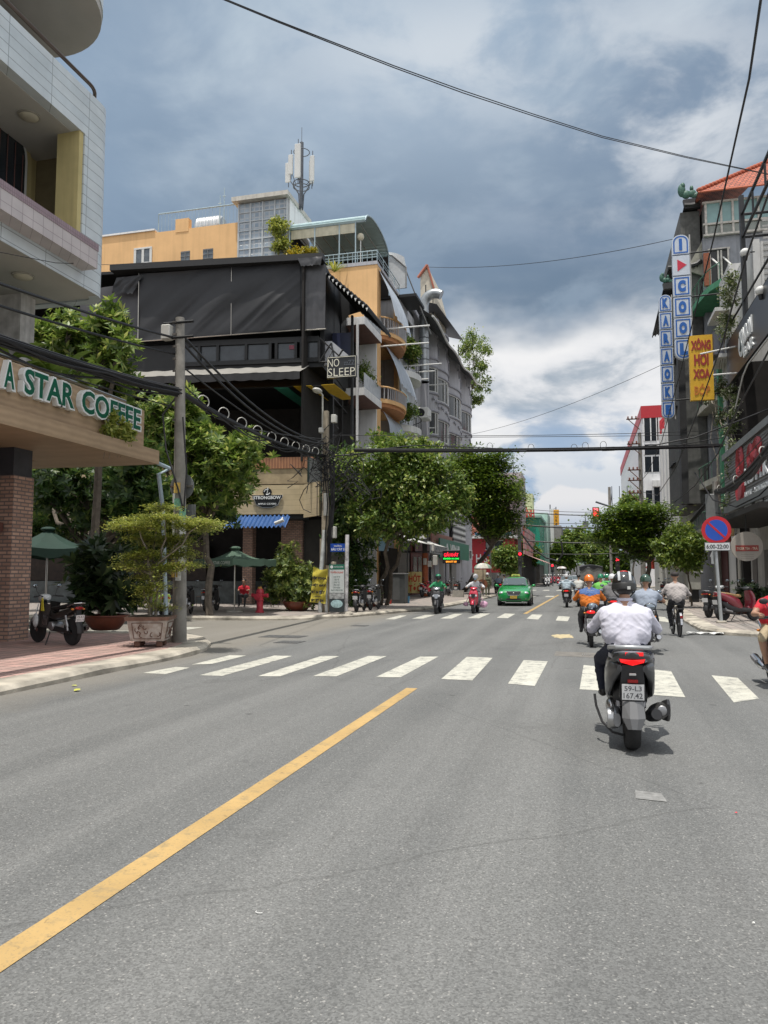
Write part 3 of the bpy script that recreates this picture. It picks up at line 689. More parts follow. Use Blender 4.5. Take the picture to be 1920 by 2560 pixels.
for s_,xa,xb,ya_,yb_ in (('A',-22,92,478,745),('STAR',165,637,None,None),('COFFEE',693,1242,None,None)):
    A=wx(*fc(xa,600),FX);B_=wx(*fc(xb,600),FX);zt=wx(*fc(1205,872),FX).z;zb=wx(*fc(1205,1075),FX).z
    mid_=(0,(A.y+B_.y)/2,(zt+zb)/2)
    text('letters',s_,WLET,cafe,(FX+.004,mid_[1],mid_[2]),(0,1,0),(0,0,1),h=zt-zb+.03,wdt=B_.y-A.y+.04,depth=.13,bold=.065)
    text('letter_faces',s_,GREENL,cafe,(FX+.134,mid_[1],mid_[2]),(0,1,0),(0,0,1),h=zt-zb-.05,wdt=B_.y-A.y-.06,depth=.006,bold=.025)
# brick pier and dark shopfront
PX=-12.35;p0=wx(20,1300,PX).y;p1=wx(64,1300,PX).y;zk=wx(45,1028,PX).z
b=MB();b.box((PX-.8,p0,.12),(PX,p1,zk));b.build('brick_pier',BRICK,cafe)
b=MB();b.box((PX-.75,p0+.02,zk),(PX-.04,p1-.03,zb0));b.build('pier_panel',DKPANEL,cafe)
b=MB();b.box((PX-.65,p0-3.4,.12),(PX-.6,p0,zb0));b.build('shopfront',DARKIN,cafe)
b=MB();b.box((PX-.6,p0-1.3,.12),(PX-.53,p0-.05,2.5));b.box((PX-.53,p0-1.2,2.55),(PX-.15,p0-.1,2.75));b.build('door_frame',mat('red_brown_frame',(.10,.035,.025),.6),cafe)
b=MB();b.box((-20,-8,.12),(PX-.7,p0-3.2,zb0));b.build('ground_floor',BRICK,cafe)
# drain pipe from the canopy end
q0=wx(333,997,FX+.2);q1=wx(368,1012,FX+.35);q2=wx(343,1024,FX+.15);q3=Vector((q2.x+.15,q2.y+.3,.3))
b=MB();b.tube([q0,q1,q2,wx(352,1100,FX+.15),q3],.055,10);b.build('drain_pipe',mat('blue_grey_pvc',(.30,.38,.42),.4),cafe,smooth=30)
# banana plants on the terrace edge
BAN=leafmat('banana_leaf',(.10,.17,.03),(.20,.28,.05),(.36,.34,.10),trans=.45)
rg=np.random.default_rng(5)
for i,(x,y,l,lab) in enumerate(((15,790,.9,'ragged banana plant leaning over the fascia left of the white edged S'),(95,800,1.2,'banana plant with big split leaves behind the cafe fascia lettering'),(128,800,1.25,'banana plant drooping a dried yellow leaf over the green letters'),(180,830,.8,'small banana plant at the far end of the fascia rail'))):
    p=wx(x,y,FX-.45);p.z=zf1-.2;t=thing('banana_plant',lab,'plant',p,0,'banana plants on the cafe terrace')
    fronds(p+Vector((0,0,.3)),7,l,.13,rg,up=1.2,droop=1.9).build('leaves',BAN,t,smooth=True)
    b=MB();b.tube([p,p+Vector((.02,.02,.35))],[.06,.03],8);b.build('stem',LF_LITE,t,smooth=True)
t=thing('creeper','thin flowering creeper hanging over the last letters of the cafe fascia','plant',(FX+.1,wx(265,900,FX).y,zf1))
V,F,_=crown([((FX+.17,wx(x,y,FX).y,wx(x,y,FX).z),(.06,.16,.22)) for x,y in ((232,905),(246,925),(262,935),(225,925),(240,950))],'spray',rg,.55,.12,.16)
np_mesh('foliage',V,F,LF_LITE,t)
b=MB()
for x in (228,240,258,264):a_=wx(x,905,FX+.15);b.tube([a_,a_+Vector((.03,.03,-.5)),a_+Vector((0,-.03,-.95))],.006,5)
b.build('vine',BARKG,t)
# ================================================================ black bar building on the far corner of the side street
ORANGE=mat('orange_plaster',(.74,.46,.22),.9,var=.07,scale=.8,streak=.18,bump=.1)
WHITEP=mat('white_plaster',(.74,.74,.74),.85,var=.06,scale=.9,streak=.3,bump=.1)
GREYP2=mat('lilac_grey_plaster',(.42,.42,.45),.85,var=.10,scale=.8,streak=.35,bump=.1)
BEIGE=pattern('beige_panel','brick',(.56,.45,.28),(.52,.42,.26),1.,0,mort=.005,rough=.7,bump=.1,cm=(.30,.24,.15),bw=2.4,rh=.26,off=0.,axis='sz')
def tarp(name,c,fold=.5):
    m=mat(name,c,.5,var=.15,scale=.6);t,b=nodes_of(m);return m
TARP=mat('black_tarp',(.014,.015,.018),.5,var=.2,scale=.7)
TARPG=mat('grey_mesh_tarp',(.055,.055,.062),.6,var=.2,scale=.7)
SHEETC=mat('clear_sheet',(.06,.06,.065),.35,var=.2,scale=2.,streak=.4)
BLKM=mat('black_metal',(.008,.0085,.0095),.55,var=.2)
COPPER=pattern('copper_corrugated','vstripe',(.42,.20,.10),(.25,.11,.06),1.9,0,rough=.5,bump=.6,axis='sz')
BLUEM=mat('blue_awning',(.035,.10,.27),.45,var=.18,scale=2)
AWN=mat('grey_awning',(.24,.23,.21),.8,var=.12,scale=1.2,streak=.2)
A7=R(7);BU=Vector((math.cos(A7),math.sin(A7),0));BN=Vector((math.sin(A7),-math.cos(A7),0));BC=Vector((-12.5,36.0,0));ZV=Vector((0,0,1))
def fp(x,y,off=0.):
    p=wp(x,y,BC+BN*off,BN);return (p-BC).dot(BU),p.z # s (0 at the corner, negative to the left), z
def fbox(b,s0,s1,z0,z1,o0,o1):return b.fbox(BC+BU*s0+ZV*z0+BN*o0,BU,ZV,BN,s1-s0,z1-z0,o1-o0)
def fpt(s,z,o=0.):return BC+BU*s+ZV*z+BN*o
bar=thing('bar_building','black corner bar building hung with black tarpaulins above a beige sign band','building',(-18,38,.13))
zt=fp(645,562)[1];zl3=fp(500,735,.3)[1];zw0=fp(500,788,.1)[1];za=fp(640,790,.1)[1];zc2=za-.55;zcp0=fp(600,1012,.6)[1];zcp1=fp(600,988,.6)[1]
sL=fp(150,700)[0]-22;sF=fp(390,760)[0]
# shell: back, floors, side
b=MB();fbox(b,sL,0,zc2,zt-.2,-7,-6.8);fbox(b,sL,0,.13,zc2,-5.2,-5);b.build('back_wall',DARKIN,bar)
b=MB();fbox(b,sL,-.05,zw0-.25,zw0,-6.8,0);fbox(b,sL,-.05,zcp0-.9,zcp0-.6,-5,.3);fbox(b,sL,-.05,zt-.25,zt-.1,-6.8,.1);b.build('floor_slab',BLKM,bar)
b=MB();fbox(b,-.25,0,zcp0-.6,zt-.3,-2.7,-2.4);fbox(b,-.22,0,zw0,zt-.3,-6.8,-.1);b.build('side_wall',BLKM,bar)
# coloured ceiling panels seen from the street
CEIL=11.0
b=MB();fbox(b,sL,-.02,11.03,11.1,-6.8,-.05);b.build('ceiling',BLKM,bar)
for (pts,m,nm) in (([(592,838),(622,838),(676,878),(650,878)],(.05,.32,.22),'green'),([(634,835),(672,833),(712,868),(676,869)],(.75,.48,.03),'yellow'),([(694,832),(722,830),(762,862),(740,864),(712,850)],(.75,.48,.03),'yellow2')):
    q=[g(x,y,CEIL) for x,y in pts];b=MB();b.prism(q,(0,0,.02));b.build('ceiling_panel',mat('ceiling_'+nm[:6],m,.7),bar)
# level 3 glazing
WINB=mat('bar_window_glass',(.035,.04,.045),.12,var=.5,scale=1.2,spec=.7)
s_right=fp(690,750)[0]
b=MB();fbox(b,sF,s_right,zw0,zw0+.22,-.1,.12);fbox(b,sF,s_right,zl3-.18,zl3+.1,-.1,.12)
xs=[390,432,472,533,585,598,640,652,690]
for x in xs:s=fp(x,750)[0];fbox(b,s-.07,s+.07,zw0+.22,zl3-.18,-.08,.14)
b.build('window_frame',BLKM,bar)
for x0,x1 in zip(xs,xs[1:]):
    s0,s1=fp(x0,750)[0]+.07,fp(x1,750)[0]-.07
    if s1-s0<.5:continue
    b=MB();fbox(b,s0,s1,zw0+.22,zl3-.18,-.02,.01);b.build('window',WINB,bar)
b=MB();fbox(b,fp(625,750)[0],fp(640,750)[0],zw0+.7,zl3-.3,.02,.04);b.build('poster',mat('red_poster',(.16,.03,.05),.5,var=.6,scale=3),bar)
b=MB();fbox(b,sL,sF,zw0,zl3,-.3,-.1);b.build('wall',BLKM,bar)
# tarpaulins with creases
def sheet(name,pts,off,m,amp=.12,seed=0,nu=60,nv=24,th=.012,diag=1.):
    """pts: four picture corners TL,TR,BR,BL"""
    P4=[Vector(fpt(*fp(x,y,off),off)) for x,y in pts];b=MB();rr=random.Random(seed);ph=rr.uniform(0,9)
    def fn(u,v):
        p=P4[0].lerp(P4[1],u).lerp(P4[3].lerp(P4[2],u),v)
        e=math.sin(math.pi*min(1,max(0,v)))**.5*1.0
        q=Vector((u*3+ph,v*1.0,ph));n1=noise.noise(q*1.2);n2=noise.noise(Vector((u*5+v*2.5*diag+ph,v*.8-u,3.))*1.3)
        n3=max(0,1-abs(noise.noise(Vector((u*8+v*4*diag,v*.9+u*2,7.+ph))*1.2))*4)*max(0,.4+noise.noise(Vector((u*4,v*2,ph))))
        d=amp*(1.1*n1+.7*n2+.35*n3)*(.25+.75*e)
        return p+BN*d+ZV*(.03*math.sin(u*30)*(v>.95))
    b.grid(fn,nu,nv);o=b.build(name,m,bar,smooth=180);return o
sheet('tarpaulin',[(300,592),(648,566),(648,712),(300,738)],.35,TARP,.16,1,120,44)
sheet('tarpaulin',[(648,570),(655,569),(650,714),(646,714)],.3,TARP,.04,6,4,20)
sheet('tarpaulin',[(175,628),(298,610),(300,738),(170,745)],.2,TARPG,.05,2,30,20)
sheet('tarpaulin',[(252,600),(308,594),(286,634),(242,634)],.55,TARP,.10,3,20,14)
sheet('clear_sheet',[(655,575),(704,572),(702,712),(652,716)],.45,SHEETC,.03,4,14,20)
sheet('clear_sheet',[(643,558),(696,554),(692,572),(650,575)],.8,SHEETC,.10,5,12,5)
b=MB();z0=fp(645,575)[1];fbox(b,fp(252,590)[0],fp(704,560)[0],z0,zt,.1,.75);b.build('roof_edge',mat('roof_edge_black',(.014,.0145,.016),.6,var=.15),bar)
b=MB();b.tube([fpt(*fp(300,738,.36),.36),fpt(*fp(648,713,.36),.36)],.03,6);b.tube([fpt(*fp(300,590,.4),.4),fpt(*fp(298,738,.4),.4)],.02,6);b.tube([fpt(*fp(500,578,.42),.42),fpt(*fp(499,724,.42),.42)],.012,6);b.tube([fpt(*fp(652,714,.5),.5),fpt(*fp(704,711,.5),.5)],.035,6);b.build('tarp_rail',STEEL,bar,smooth=True)
# grey folding awning with scalloped valance
sA0,sA1=sF-2.5,fp(660,790,.1)[0]+.2
def awn(u,v):
    s=sA0+(sA1-sA0)*u;return fpt(s-v*.2,za-v*.62+.02*math.sin(u*60),.05+1.25*v)
b=MB();b.grid(awn,60,4);b.build('awning',AWN,bar,smooth=True)
b=MB();b.grid(lambda u,v:fpt(sA0+(sA1-sA0)*u-.2,za-.62-v*(.34+.05*abs(math.sin(u*34))),1.3+.01*math.sin(u*90)),120,2);b.build('valance',mat('awning_valance',(.025,.025,.027),.8,var=.3,scale=3),bar,smooth=True)
# side sawtooth awning over the street side
b=MB();X0,X1=wy(700,590,36).x,wy(797,665,36).x;Z0,Z1=wy(712,585,36).z,wy(797,668,36).z;n=12;prof=[]
for i in range(n):x=X0+(X1-X0)*i/n;z=Z0+(Z1-Z0)*i/n;dx=(X1-X0)/n;dz=(Z1-Z0)/n;prof+=[(x,z),(x+dx*.55,z+.02),(x+dx*.8,z+dz*1.0-.12)]
prof.append((X1,Z1))
vs=[(x,35.9,z) for x,z in prof]+[(x,40.5,z) for x,z in prof]+[(x,35.9,z+.05) for x,z in prof]+[(x,40.5,z+.05) for x,z in prof];m_=len(prof);fs=[]
for i in range(m_-1):fs+=[(i,i+1,m_+i+1,m_+i),(2*m_+i,3*m_+i,3*m_+i+1,2*m_+i+1),(i,2*m_+i,2*m_+i+1,i+1)]
b.add(vs,fs);b.build('sawtooth_awning',BLKM,bar)
b=MB()
for i in range(n):x=X0+(X1-X0)*(i+.62)/n;z=Z0+(Z1-Z0)*(i+.62)/n-.03;dx=(X1-X0)/n*.3;b.prism([(x-dx,35.87,z),(x+dx,35.87,z),(x,35.87,z-.17)],(0,.02,0))
b.build('awning_clips',WFRAME,bar)
b=MB();b.prism([wy(x,y,40.3) for x,y in ((707,592),(793,667),(752,680),(737,700),(737,800),(707,800))],(0,.1,0));b.build('shade_panel',BLKM,bar)  # added black panel standing in for the dark space under the awning
b=MB();fbox(b,.0,1.0,fp(720,760)[1],fp(720,690)[1],-2.3,-2.2);b.build('blue_panel',mat('dark_blue_panel',(.012,.018,.06),.4),bar)
b=MB();fbox(b,1.0,1.12,zcp0-.6,fp(760,650)[1],-2.3,-2.1);b.build('corner_post',BLKM,bar)
# truss balustrade and white stair side by the sign
S0=fp(690,750,.3)[0];S1=fp(745,780,.3)[0];zq0,zq1=fp(700,782,.3)[1],fp(690,730,.3)[1]
b=MB();b.prism([fpt(S0+.1,zq1,-.3),fpt(S0+.5,zq1,-.3),fpt(S1+.6,zq0,-.3),fpt(S0+.1,zq0,-.3)],-BN*.1);b.build('stair_side',mat('pale_panel',(.42,.43,.46),.7),bar)
b=MB()
for a_,c_ in (((S0,zq1),(S1,zq0)),((S0,zq0),(S0,zq1)),((S0,zq0),(S0+.6,zq1-.3)),((S0+.6,zq1-.3),(S0+.8,zq0)),((S0+.8,zq0),(S0+1.2,zq0+.6)),((S0,zq0),(S1,zq0))):b.tube([fpt(a_[0],a_[1],.3),fpt(c_[0],c_[1],.3)],.045,6)
b.build('truss',BLKM,bar)
# neon style sign board
q0,q1=wy(706,818,35.2),wy(770,767,35.2)
sg=thing('bar_sign','black hanging sign board with NO SLEEP in thin white capitals','sign',(q0.x,35.2,q0.z))
b=MB();b.box((q0.x,35.2,q0.z),(q1.x,35.32,q1.z));b.build('board',mat('sign_black',(.02,.021,.024),.35),sg)
NEON=mat('pale_neon_tube',(.75,.72,.60),.4,var=.0)
b=MB();e=.045;b.tube([(q0.x+e,35.18,q0.z+e),(q1.x-e,35.18,q0.z+e),(q1.x-e,35.18,q1.z-e),(q0.x+e,35.18,q1.z-e),(q0.x+e,35.18,q0.z+e)],.016,6);b.build('border',NEON,sg)
W_,H_=q1.x-q0.x,q1.z-q0.z
text('lettering','NO',NEON,sg,(q0.x+W_*.23,35.198,q0.z+H_*.71),(1,0,0),(0,0,1),h=H_*.36,wdt=W_*.38,depth=.02,bold=-.012)
text('lettering','SLEEP',NEON,sg,(q0.x+W_*.50,35.198,q0.z+H_*.27),(1,0,0),(0,0,1),h=H_*.36,wdt=W_*.90,depth=.02,bold=-.012)
text('unlit_letters','zzZZ',mat('unlit_tube',(.10,.11,.13),.3),sg,(q0.x+W_*.76,35.198,q0.z+H_*.68),(1,0,0),(0,0,1),h=H_*.22,wdt=W_*.36,depth=.02)
b=MB();b.tube([(q0.x+.05,35.3,q1.z),(q0.x+.05,35.9,q1.z+.5)],.03,6);b.tube([(q0.x,35.3,q0.z+.3),(q0.x-.2,36.2,q0.z+.3)],.03,6);b.build('bracket',BLKM,sg)
# lower levels: copper parapet, sign band, corner panel, blue awning, piers
sC0,sC1=fp(500,1000,.6)[0],fp(680,1000,.6)[0]
b=MB();fbox(b,sC0-4,sC1,zcp0,zcp1,.5,.6);b.build('copper_parapet',COPPER,bar)
zb1,zb0_=fp(640,1047,1.)[1],fp(640,1110,1.)[1];sK=fp(656,1080,1.)[0]
b=MB();fbox(b,sL,sC1,zb1+.1,zcp0,.35,.55);b.build('wall',mat('tan_plaster',(.34,.27,.17),.9,var=.2),bar)
b=MB();fbox(b,fp(420,1080,1.)[0],sK,zb0_,zb1,.85,1.0);b.build('sign_band',BEIGE,bar)
k0=fpt(sK,0,1.0);k1=Vector((wx(689,1090,-11.9).x,wx(689,1090,-11.9).y,0));zk0=fp(660,1118,1.)[1]
b=MB();b.prism([(k0.x,k0.y,zk0),(k1.x,k1.y,zk0),(k1.x,k1.y,zb1),(k0.x,k0.y,zb1)],(.02,.16,0));b.build('corner_panel',BEIGE,bar)
b=MB();yk=wx(760,1090,-11.9).y;b.box((-12.05,k1.y+.1,zb0_-.2),(-11.9,yk+1.5,zb1));b.build('side_band',mat('brown_band',(.11,.09,.07),.7,var=.2),bar)
b=MB();b.box((-12.6,k1.y+.3,zb1),(-12.5,41.8,zb1+1.2));b.build('side_parapet',mat('dark_glass_panel',(.03,.045,.045),.15,var=.4),bar)
b=MB();b.box((-13.4,k1.y+1.5,zb1+1.2),(-13.3,41.8,zt-.5));b.build('side_inner_wall',DARKIN,bar)
text('side_letters','STAR COFFEE',mat('dull_green_letters',(.10,.15,.11),.5),bar,(-11.9,(k1.y+yk)/2+.6,(zb0_+zb1)/2+.1),(0,1,0),(0,0,1),h=.75,wdt=yk-k1.y+.8,depth=.06,bold=.03)
def cor(u,v):
    s0,s1=fp(480,1120,1.2)[0],fp(625,1120,1.2)[0];zz1,zz0=fp(600,1113,1.2)[1],fp(600,1138,1.9)[1]
    return fpt(s0+(s1-s0)*u,zz1+(zz0-zz1)*v+.05*math.sin(u*100),1.02+v*.9)
b=MB();b.grid(cor,220,3);b.build('blue_awning',BLUEM,bar,smooth=True)
b=MB();fbox(b,sL,sK,zb0_-.25,zb0_,-.1,.9);b.build('beam',BLKM,bar)
for x0,x1 in ((524,545),(607,653)):
    s0,s1=fp(x0,1200,0)[0],fp(x1,1200,0)[0];b=MB();fbox(b,s0,s1,.13,zb0_-.25,-.6,.0);b.build('brick_pier',BRICK,bar)
b=MB();fbox(b,sL,fp(590,1200)[0],.13,1.25,-1.2,-1.0);b.build('counter',mat('dark_marble',(.05,.06,.06),.35,var=.5,scale=3),bar)
b=MB();fbox(b,sL,fp(545,1200)[0]-4,1.25,3.4,-4.4,-4.3);b.build('back_counter',mat('dark_brown',(.05,.03,.02),.6,var=.4),bar)
b=MB();fbox(b,fp(655,1200)[0],0,.13,zb0_-.2,-.3,-.2);b.box((-12.6,36.1,.13),(-12.5,41.6,zb0_-.2));b.build('shopfront',mat('dark_shopfront',(.03,.028,.025),.5,var=.4,scale=1.5),bar)
# cider sign: black plate with white letters, an apple crest over it
cs,cz=fp(577,1077,1.1);C0=fpt(cs,cz,1.04);W2=(fp(609,1077,1.1)[0]-fp(545,1077,1.1)[0])/2
sg=thing('cider_sign','black shield shaped cider sign with white lettering on the beige band','sign',(C0.x,C0.y,C0.z))
hh=W2*.30
outl=[(-W2,hh*.75),(W2*1.02,hh*.75),(W2*.98,hh*.1),(W2*.86,-hh*.2),(W2*.72,-hh*1.3),(W2*.3,-hh*1.9),(-W2*.3,-hh*1.9),(-W2*.72,-hh*1.3),(-W2*.86,-hh*.2),(-W2*.98,hh*.1)]
b=MB();b.prism([C0+BU*(x*1.03)+ZV*(z*1.05) for x,z in outl],BN*.04);b.build('rim',WLET,sg)
b=MB();b.prism([C0+BU*x+ZV*z for x,z in outl],BN*.06);b.build('plate',mat('sign_black',(.02,.021,.024),.35),sg)
text('lettering','STRONGBOW',WLET,sg,C0+ZV*hh*.22+BN*.06,BU,ZV,h=hh*.72,wdt=W2*1.86,depth=.012,bold=.03)
text('lettering','APPLE CIDERS',WLET,sg,C0-ZV*hh*1.15+BN*.06,BU,ZV,h=hh*.38,wdt=W2*1.25,depth=.012,bold=.02)
b=MB();b.prism([C0+BU*(W2*.30*math.cos(a))+ZV*(hh*1.45+W2*.26*math.sin(a)) for a in [k*math.pi/8 for k in range(16)]],BN*.05);b.build('crest',mat('sign_black',(.02,.021,.024),.35),sg)
b=MB();X_m=C0+ZV*hh*1.45+BN*.06
for a0 in (0,1):b.tube([X_m+BU*(W2*.2*math.cos(a))+ZV*(W2*.17*math.sin(a)) for a in [k*math.pi/8 for k in range(3+a0*8,9+a0*7)]],W2*.035,5)
b.tube([X_m+ZV*(-W2*.1),X_m+ZV*W2*.3+BU*W2*.05],W2*.03,5);b.build('crest_lines',WLET,sg)
sc,zc=fp(612,1130,1.3);cm=thing('security_camera','white bullet security camera under the blue awning edge','camera',fpt(sc,zc,1.9))
b=MB();b.tube([fpt(sc-.22,zc-.06,2.0),fpt(sc+.2,zc+.1,2.0)],.085,12);b.build('housing',WFRAME,cm,smooth=30);b=MB();b.tube([fpt(sc,zc,2.0),fpt(sc+.05,zc+.25,1.6)],.03,8);b.build('arm',WFRAME,cm)
# ================================================================ orange house with roof terrace
YO2=46.3
orn=thing('orange_house','orange plastered house with roof terrace and curved balconies on its street side','house',(-16,50,.13))
def o_(x,y,Y=YO2):return wy(x,y,Y)
zO=o_(517,480).z;zR=o_(800,572).z;zL=o_(260,508).z;xL=o_(238,520).x-4;xM=o_(517,500).x;xR=-12.5;x3=o_(335,500).x;ORE=wx(863,800,-12.5).y
b=MB();b.box((xL,YO2,.13),(x3,YO2+9,zL));b.box((x3,YO2,.13),(xM,YO2+9,zO));b.box((xM,YO2,.13),(xR-2.0,YO2+5.5,zR));b.box((xR-2.0,YO2,.13),(xR,YO2+.35,zR));b.build('wall',ORANGE,orn)
b=MB();b.box((xR-2.0,YO2+.35,.13),(xR-1.9,ORE,zR-.3));b.build('recess_wall',DARKIN,orn)
b=MB();b.box((xM-.02,YO2-.05,zR-.01),(xR+.02,YO2+.6,zR+.22));b.box((xR-.35,YO2+.6,zR),(xR+.02,ORE,zR+.2));b.build('parapet',GREYP2,orn)
b=MB();b.box((xL,YO2-.1,zL),(x3,YO2+9,zL+.12));b.build('coping',WHITEP,orn)
b=MB();b.box((x3+1.6,YO2-.03,zO-.2),(x3+2.6,YO2+.4,zO+.75));b.build('chimney_block',ORANGE,orn)
for (x0,y0,x1,y1,fr) in ((293,541,326,574,1),(391,544,410,571,0),(439,539,460,568,0)):
    A,B_=o_(x0,y0),o_(x1,y1)
    b=MB();b.box((A.x,YO2-.02,B_.z-.5),(B_.x,YO2+.02,A.z));f=b.build('window',mat('grey_blue_glass',(.10,.12,.14),.2,var=.4,scale=2),orn)
    b=MB()
    if fr:
        for xx in (A.x,(A.x+B_.x)/2,B_.x):b.box((xx-.09,YO2-.07,B_.z-.5),(xx+.09,YO2-.02,A.z))
        b.box((A.x-.09,YO2-.08,A.z),(B_.x+.09,YO2-.02,A.z+.12));b.build('frame',WFRAME,f)
    else:
        for k in range(6):b.box((A.x,YO2-.05,A.z-.1-k*.3),(B_.x,YO2-.02,A.z-.07-k*.3))
        b.box(((A.x+B_.x)/2-.02,YO2-.05,B_.z-.5),((A.x+B_.x)/2+.02,YO2-.02,A.z));b.build('frame',mat('grey_frame',(.2,.2,.2),.6),f)
# wire railing on the left roof
RAILB=mat('pale_blue_rail',(.34,.43,.47),.45,.2)
b=MB();P0,P1=o_(341,480),o_(515,452);zr=o_(341,466).z
b.tube([(P0.x,YO2+.1,zO),(P0.x,YO2+.1,zr+.15),(xM,YO2+.1,zr+.15)],.05,6)
for k in range(24):xx=P0.x+(xM-P0.x)*k/24;b.tube([(xx,YO2+.1,zO),(xx,YO2+.1,zr+.15)],.012,4)
b.build('roof_rail',RAILB,orn)
# glass block tower
GB=pattern('glass_block','brick',(.36,.43,.50),(.24,.30,.37),1.,0,mort=.05,rough=.18,bump=.5,cm=(.42,.45,.48),bw=.36,rh=.36,off=0.,axis='sz')
A,B_=o_(517,442),o_(623,560);zT=o_(570,436).z
b=MB();b.box((A.x,YO2-.04,zR-.6),(B_.x-.1,YO2+.15,zT));b.build('glass_block_wall',GB,orn)
b=MB();b.box((A.x-.02,YO2+.15,zR-1),(B_.x,YO2+4,zT+.1));b.build('stair_tower',WHITEP,orn)
b=MB()
for k in range(5):xx=A.x+(B_.x-.1-A.x)*k/4;b.box((xx-.05,YO2-.1,zR-.6),(xx+.05,YO2-.04,zT))
for k in range(9):zz=zR-.6+(zT-zR+.6)*k/9;b.box((A.x,YO2-.09,zz-.03),(B_.x-.1,YO2-.045,zz+.03))
b.build('window_grid',mat('pale_grid',(.45,.48,.50),.5),orn)
zz=zT
b=MB();b.prism([(A.x-.35,YO2-.5,zz+.05),(B_.x+.1,YO2-.5,zz+.05),(B_.x+.1,YO2-.5,zz+.35),(A.x-.35,YO2-.5,zz+.35)],(0,4.6,0));b.build('tower_roof',mat('roof_cream',(.52,.50,.45),.6,streak=.4),orn)
# barrel vaulted terrace pavilion
VM=pattern('corrugated_roof','vstripe',(.50,.63,.64),(.33,.45,.47),3.0,0,rough=.4,bump=.8,axis='xz')
va,vb=o_(626,485).x,o_(790,480).x;vzt=o_(790,446).z;vz0=o_(626,497).z;vy0,vy1=YO2-.1,YO2+6.0
rad=(vy1-vy0)/2;ym=(vy0+vy1)/2;rise=vzt-vz0
for nm,e,m in (('vault_roof',0,mat('vault_sheet',(.42,.55,.57),.35,var=.1)),):
    b=MB();n=40;vs=[]
    for k in range(n+1):
        a=math.pi-math.pi*k/n;rr_=1+(.012 if k%2 else-.012);vs+=[(va,ym+rad*rr_*math.cos(a),vz0+rise*rr_*math.sin(a)),(vb,ym+rad*rr_*math.cos(a),vz0+rise*rr_*math.sin(a))]
    b.add(vs,[(2*k,2*k+1,2*k+3,2*k+2) for k in range(n)]);b.build(nm,m,orn,smooth=20)
b=MB()
for k in range(16):a=math.pi*k/15;a2=math.pi*(k+1)/15
b.tube([(vb,ym+rad*math.cos(math.pi*k/20),vz0+rise*math.sin(math.pi*k/20)) for k in range(21)],.06,6)
for x in (626,680,733,768):xx=o_(x,500).x;b.tube([(xx,YO2,zR),(xx,YO2,vz0+.1)],.045,6)
b.tube([(vb,vy1,zR),(vb,vy1,vz0)],.05,6);b.tube([(va,YO2,vz0),(vb,YO2,vz0)],.06,6);b.build('vault_frame',RAILB,orn)
b=MB()
for k in range(7):xx=va+(vb-va)*(k+.5)/7;b.tube([(xx,YO2+.2,vz0-.15),(xx,vy1,vz0-.15)],.03,5)
b.build('ceiling_bars',mat('dull_bars',(.20,.19,.16),.6),orn)
b=MB();zsc=o_(680,512).z;b.box((va+.1,YO2+.02,zsc),(o_(768,500).x,YO2+.06,vz0-.04));b.build('roller_screen',mat('cream_screen',(.55,.52,.40),.8,streak=.3),orn)
b=MB();b.box((va,vy1-.2,zR),(vb,vy1,vz0));b.box((va,YO2+.15,zR),(va+.1,vy1,vz0));b.build('pavilion_wall',DARKIN,orn)
b=MB();zh=zR+.9
for z in (zh,zh-.25,zh-.42):b.tube([(o_(690,550).x,YO2-.03,z),(xR,YO2-.03,z),(xR,ORE,z)],.035 if z==zh else .02,6)
for k in range(12):xx=o_(700,550).x+(xR-o_(700,550).x)*k/11;b.tube([(xx,YO2-.03,zR+.2),(xx,YO2-.03,zh)],.022,5)
for k in range(5):yy=YO2+(ORE-YO2)*k/4;b.tube([(xR,yy,zR+.2),(xR,yy,zh)],.025,5)
b.build('terrace_rail',RAILB,orn)
gl=o_(779,512,YO2+.3);t=thing('globe_lamp','round cream globe lamp on a thin post at the roof terrace rail','lamp',(gl.x,gl.y,zR))
b=MB();b.ell(gl,(.23,.23,.25));b.build('globe',mat('globe_glass',(.55,.5,.38),.35),t,smooth=True);b=MB();b.tube([(gl.x,gl.y,zR),(gl.x,gl.y,gl.z-.2)],.035,8);b.build('post',WFRAME,t)
# water tank, aerials, dish, antenna mast
w0,w1=o_(429,470,49),o_(484,470,49);rt=.75
t=thing('water_tank','ribbed steel water tank lying on the orange roof','water tank',((w0.x+w1.x)/2,49,zO))
b=MB();n=22;prof=[(.001,w0.x),(rt*.8,w0.x)]+[(rt*(1 if k%2 else .94),w0.x+.1+(w1.x-w0.x-.2)*k/n) for k in range(n+1)]+[(rt*.8,w1.x),(.001,w1.x)]
b.lathe(prof,(0,49,zO+1.25),'x',24);b.build('tank',mat('tank_steel',(.65,.65,.64),.3,.9,var=.1),t,smooth=25)
b=MB()
for xx in (w0.x+.3,w1.x-.3):
    for yy in (48.5,49.5):b.tube([(xx,yy,zO),(xx,yy,zO+.9)],.04,6)
b.box((w0.x,48.4,zO+.55),(w1.x,49.6,zO+.62));b.build('stand',BLKM,t)
for x,y0,y1,lab in ((476,422,480,'short thin aerial pipe beside the water tank'),(485,406,478,'taller thin aerial pipe beside the water tank')):
    a_,c_=o_(x,y0,47.5),o_(x,y1,47.5);b=MB();b.tube([(a_.x,47.5,zO-.1),(a_.x,47.5,a_.z)],[.05,.03],8);b.tube([(a_.x-.12,47.5,a_.z-.6),(a_.x+.12,47.5,a_.z-.6)],.03,5);tag(b.build('aerial',RAILB),lab,'aerial')
dp=fpt(*fp(313,577,.1),-.3);t=thing('satellite_dish','grey satellite dish behind the black roof edge','satellite dish',dp)
